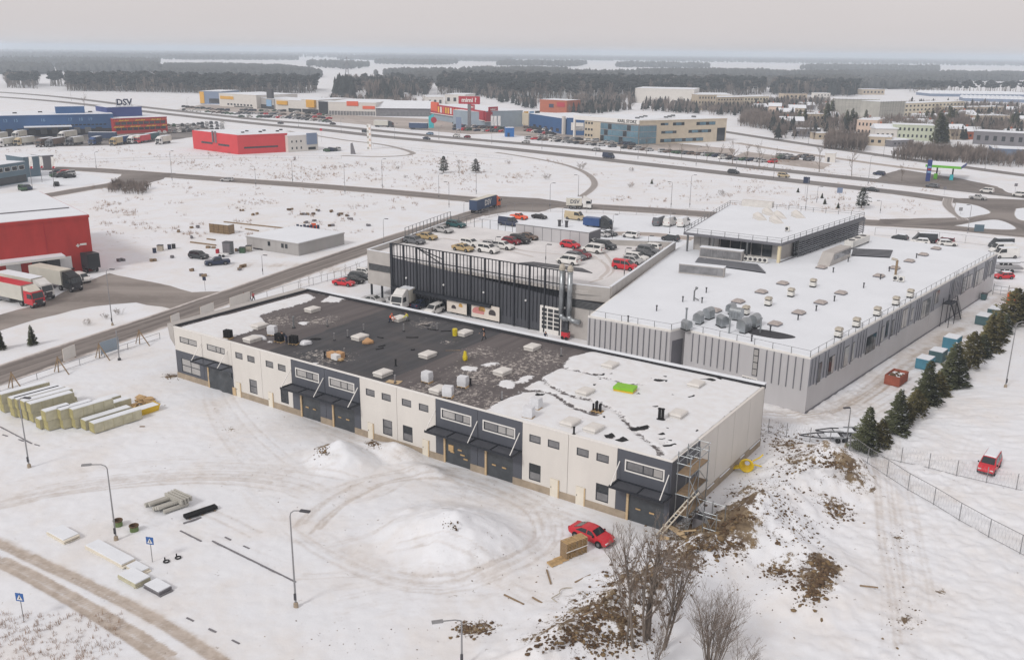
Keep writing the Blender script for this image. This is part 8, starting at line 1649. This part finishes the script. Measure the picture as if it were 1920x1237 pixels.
# ================================================================== SOIL CLODS on the bank (uncountable)
cr_=random.Random(21); CV,CF,CM=[],[],[]; off=0
def clod(p,s,mi):
    global off
    k=np.array([s*cr_.uniform(.6,1.4),s*cr_.uniform(.6,1.4),s*cr_.uniform(.35,.8)]); a=cr_.uniform(0,6.283); v=ICV*k*np.array([[cr_.uniform(.6,1.35)]for _ in range(len(ICV))]); ca,sa=math.cos(a),math.sin(a)
    CV.append(np.stack([v[:,0]*ca-v[:,1]*sa+p.x,v[:,0]*sa+v[:,1]*ca+p.y,v[:,2]+p.z+s*.12],-1)); CF.append(ICF+off); CM.extend([mi]*len(ICF)); off+=len(ICV)
for px_,py_,sx,sy,n_,sz in[(1340,1005,45,26,420,.22),(1300,1030,50,26,380,.2),(1395,985,22,16,180,.25),(1250,1062,45,26,330,.18),(1190,1115,45,30,420,.18),(1130,1165,45,28,480,.18),(1070,1205,40,22,420,.18),(1160,1195,40,26,260,.16),(1545,1072,14,16,200,.26),(1520,1108,22,16,260,.2),(1465,1070,18,14,160,.2),(1555,868,26,12,260,.2),(1590,910,16,16,220,.2),(1520,890,34,18,280,.18),(1572,958,14,12,120,.2),(1470,960,26,22,170,.14),(1500,1000,30,22,160,.13),(1400,930,30,22,160,.12),(1480,840,24,10,160,.2),
        (1450,900,30,24,150,.12),(605,850,9,9,110,.14),(885,1178,22,10,160,.16),(847,985,10,12,60,.10),(700,832,10,6,70,.16),(1440,815,50,8,200,.14),(1680,1015,25,20,60,.08),(1700,1160,25,40,70,.09),(1430,1040,60,60,220,.10),(322,706,10,5,60,.12),(1480,830,20,6,90,.18),(780,960,200,60,160,.05),(960,1060,90,60,120,.06),(480,860,160,40,120,.05),(660,1200,120,25,60,.06)]:
    for _ in range(int(n_*1.3)):p=GG(cr_.gauss(px_,sx*.85),cr_.gauss(py_,sy*.85)); clod(p,sz*(.16+1.0*cr_.random()**2.6),0 if cr_.random()<.72 else 1)
for px_,py_,s in[(1552,1055,1.0),(1540,1090,.8),(1488,1145,.5),(1527,1145,.5),(1541,1162,.55),(1490,1070,.7),(1412,1018,.6),(1415,1032,.45),(1375,990,.9),(1350,1010,1.0),(1655,1197,.3),(1683,1215,.3),(1620,980,.3),(902,1172,.5),(845,1195,.5),(610,845,.6)]:clod(GG(px_,py_),s*.4,1)
o_=ob('soil_clods',np_mesh('soil_clods',np.concatenate(CV),3,np.concatenate(CF).ravel(),['soil','soil_light'],CM),kind='stuff'); o_['label']='brown frozen soil clods strewn over the snowy bank'; o_['category']='soil'
# ================================================================== PEOPLE
M('skin',L(198,156,134),.6,.06,5); M('hair',L(58,44,36),.8,.2,6); M('cloth_black',L(36,36,40),.85,.2,4); M('cloth_navy',L(46,54,74),.85,.2,4); M('cloth_orange',L(226,92,52),.7,.1,4); M('cloth_hi',L(206,200,70),.7,.1,4); M('cloth_red',L(178,48,58),.8,.1,4); M('cloth_grey',L(92,94,98),.85,.15,4); M('boot',L(40,34,30),.8,.2,5)
def person(pos,rz,label,pose,jacket,trousers,hat=None):
    J={}; B=pose=='bend'; K=pose=='kneel'; W=pose=='walk'
    pz_=.93 if not K else .48; J['pelvis']=Vector((0,0,pz_)); fwd=.55 if B else(.25 if K else .03); ch=J['pelvis']+Vector((fwd*.8,0,.46 if not B else .28)); J['chest']=ch; nk=ch+Vector((.06+fwd*.25,0,.16 if not B else .10)); J['neck']=nk; J['head']=nk+Vector((.04+fwd*.15,0,.13)); J['crown']=J['head']+Vector((.01,0,.11))
    E=[('pelvis','chest'),('chest','neck'),('neck','head'),('head','crown')]; RD_={'pelvis':(.17,.14),'chest':(.19,.13),'neck':(.062,.062),'head':(.095,.10),'crown':(.06,.07)}
    for s,n in((1,'l'),(-1,'r')):
        sw=.22*s if W else 0
        J['hip'+n]=J['pelvis']+Vector((0,.10*s,-.06));
        if K:J['kn'+n]=J['hip'+n]+Vector((.28 if s>0 else .12,.03*s,-.05 if s>0 else-.36)); J['an'+n]=Vector((J['kn'+n].x-(.02 if s>0 else .38),.12*s,.08));
        else:J['kn'+n]=Vector((sw*.8+.05,.11*s,.50)); J['an'+n]=Vector((sw*1.4-.02,.11*s,.09+(.06 if W and s<0 else 0)))
        J['toe'+n]=J['an'+n]+Vector((.19,.02*s,-.05)); J['sh'+n]=J['chest']+Vector((.01,.20*s,.08)); J['el'+n]=J['sh'+n]+Vector((.10-sw*.7+(.16 if B or K else 0),.06*s,-.27)); J['wr'+n]=J['el'+n]+Vector((.16-sw*.4+(.10 if B or K else 0),-.02*s,-.18 if not(B or K)else-.20)); d=(J['wr'+n]-J['el'+n]).normalized(); J['pa'+n]=J['wr'+n]+d*.085
        E+=[('pelvis','hip'+n),('hip'+n,'kn'+n),('kn'+n,'an'+n),('an'+n,'toe'+n),('chest','sh'+n),('sh'+n,'el'+n),('el'+n,'wr'+n),('wr'+n,'pa'+n)]
        for q,r0 in(('hip',(.105,.11)),('kn',(.075,.075)),('an',(.055,.055)),('toe',(.045,.05)),('sh',(.085,.085)),('el',(.058,.058)),('wr',(.036,.036)),('pa',(.030,.042))):RD_[q+n]=r0
        sd=Vector((0,1,0)); sd=(sd-d*sd.dot(d)).normalized()
        for f,(o_,l_)in enumerate(((-.032,.062),(-.011,.075),(.011,.072),(.031,.055))):k1,k2='f%d%s'%(f,n),'g%d%s'%(f,n); J[k1]=J['pa'+n]+sd*o_+d*l_*.5; J[k2]=J[k1]+d*l_*.4+Vector((.02,0,0)); E+=[('pa'+n,k1),(k1,k2)]; RD_[k1]=(.010,.010); RD_[k2]=(.008,.008)
        J['t1'+n]=J['wr'+n]+d*.035-sd*.045*s; J['t2'+n]=J['t1'+n]+d*.045; E+=[('wr'+n,'t1'+n),('t1'+n,'t2'+n)]; RD_['t1'+n]=(.011,.011); RD_['t2'+n]=(.009,.009)
    keys=list(J); me=bpy.data.meshes.new('body'); me.from_pydata([tuple(J[k])for k in keys],[(keys.index(a),keys.index(b))for a,b in E],[]); o=bpy.data.objects.new('body',me); COL.objects.link(o)
    md=o.modifiers.new('skin','SKIN'); sv=me.skin_vertices[0].data
    for i,k in enumerate(keys):sv[i].radius=RD_[k]; sv[i].use_root=(k=='pelvis')
    o.modifiers.new('sub','SUBSURF').levels=1; dg=bpy.context.evaluated_depsgraph_get(); bm2=bpy.data.meshes.new_from_object(o.evaluated_get(dg)); bpy.data.objects.remove(o); bm2.name='body'
    bm2.materials.clear(); [bm2.materials.append(MATS[m])for m in(jacket,trousers,'skin','boot')]
    ks=[(J[k],k)for k in keys]; lab=lambda k:2 if k in('head','crown','neck')or k[:2]in('pa','t1','t2')or k[0]in 'fg' else(3 if k[:2]in('an','to')else(1 if k[:2]in('hi','kn')or k=='pelvis' else 0))
    for p in bm2.polygons:c=p.center; k=min(ks,key=lambda q:(q[0]-c).length_squared)[1]; p.material_index=lab(k); p.use_smooth=True
    t=thing('person',label,'person',pos,rz); ob('body',bm2,t); hm=lump_mesh('hair',hat or 'hair'); h_=ob('hat' if hat else 'hair',hm,t,J['head']+Vector((-.015,0,.055))); h_.scale=(.118,.108,.10)
    f=MB(); hx=J['head']; f.obox(hx+Vector((.115,0,-.005)),(.02,0,0),(0,.014,0),(0,0,.025)); f.build('nose','skin',t); [MB().obox(hx+Vector((.098,s*.036,.02)),(.008,0,0),(0,.013,0),(0,0,.008)).build('eye','cloth_black',t)for s in(-1,1)]; MB().obox(hx+Vector((.10,0,-.05)),(.008,0,0),(0,.025,0),(0,0,.006)).build('mouth','cloth_red',t); [MB().obox(hx+Vector((0,s*.10,0)),(.02,0,0),(0,.012,0),(0,0,.03)).build('ear','skin',t)for s in(-1,1)]
    return t
def lump_mesh(n,m):
    bm=bmesh.new(); bmesh.ops.create_icosphere(bm,subdivisions=2,radius=1)
    for v in bm.verts:v.co.z=max(v.co.z,-.25)
    me=bpy.data.meshes.new(n); bm.to_mesh(me); bm.free(); me.materials.append(MATS[m]); me.polygons.foreach_set('use_smooth',[True]*len(me.polygons)); return me
person(on_roof(908,638),R(200),'person in black work clothes walking alone on the hall roof','walk','cloth_black','cloth_black','cloth_black'); person(on_roof(538,644),R(160),'person in dark clothes stooping between two pallets of rolls','bend','cloth_black','cloth_navy')
person(on_roof(731,604),R(-30),'person in an orange jacket kneeling beside a skylight','kneel','cloth_orange','cloth_navy','cloth_orange'); person(on_roof(766,602),R(180),'person in a yellow-green vest kneeling at the skylight end','kneel','cloth_hi','cloth_grey')
person(G(459,566),R(150),'person in dark blue walking first on the street','walk','cloth_navy','cloth_black'); person(G(469,565),R(150),'person in a grey jacket walking between two others on the street','walk','cloth_grey','cloth_navy','cloth_black'); person(G(476,566),R(150),'person in a red jacket walking last of three on the street','walk','cloth_red','cloth_black')
person(G(1022,641),R(-60),'person in dark blue standing before the garage door','stand','cloth_navy','cloth_black','cloth_black')
for px_,py_,lb in[(554,301,'person in black walking on the footpath, first of two'),(552,302,'person in black walking on the footpath, second of two')]:person(G(px_,py_),R(180),lb,'walk','cloth_black','cloth_black')
p=G(1060,636); t_=thing('red_machine','red compressor box beside the garage door','compressor',p,WA); MB().box(-.6,.6,-.4,.4,.3,1.3).build('housing','car_red',t_); [MB().tube([(x_,-.42,.3),(x_,-.3,.3)],.3,10).build('wheel','rubber',t_)for x_ in(-.35,.35)]; MB().box(-.65,.65,-.45,.45,1.3,1.38).build('lid','lamp_dark',t_)
# ================================================================== HAZE
M_h=bpy.data.materials.new('haze_air'); M_h.use_nodes=True; t_h=M_h.node_tree; t_h.nodes.clear()
oh=t_h.nodes.new('ShaderNodeOutputMaterial'); ph=t_h.nodes.new('ShaderNodeVolumePrincipled')
ph.inputs['Density'].default_value=0.00025; ph.inputs['Color'].default_value=(0.80,0.90,1.0,1); ph.inputs['Anisotropy'].default_value=0.1; ph.inputs['Density Attribute'].default_value=''
t_h.links.new(ph.outputs['Volume'],oh.inputs['Volume'])
hb=MB().box(-29800,29800,-700,29800,-1.0,60.0).build('haze',M_h,kind='stuff')
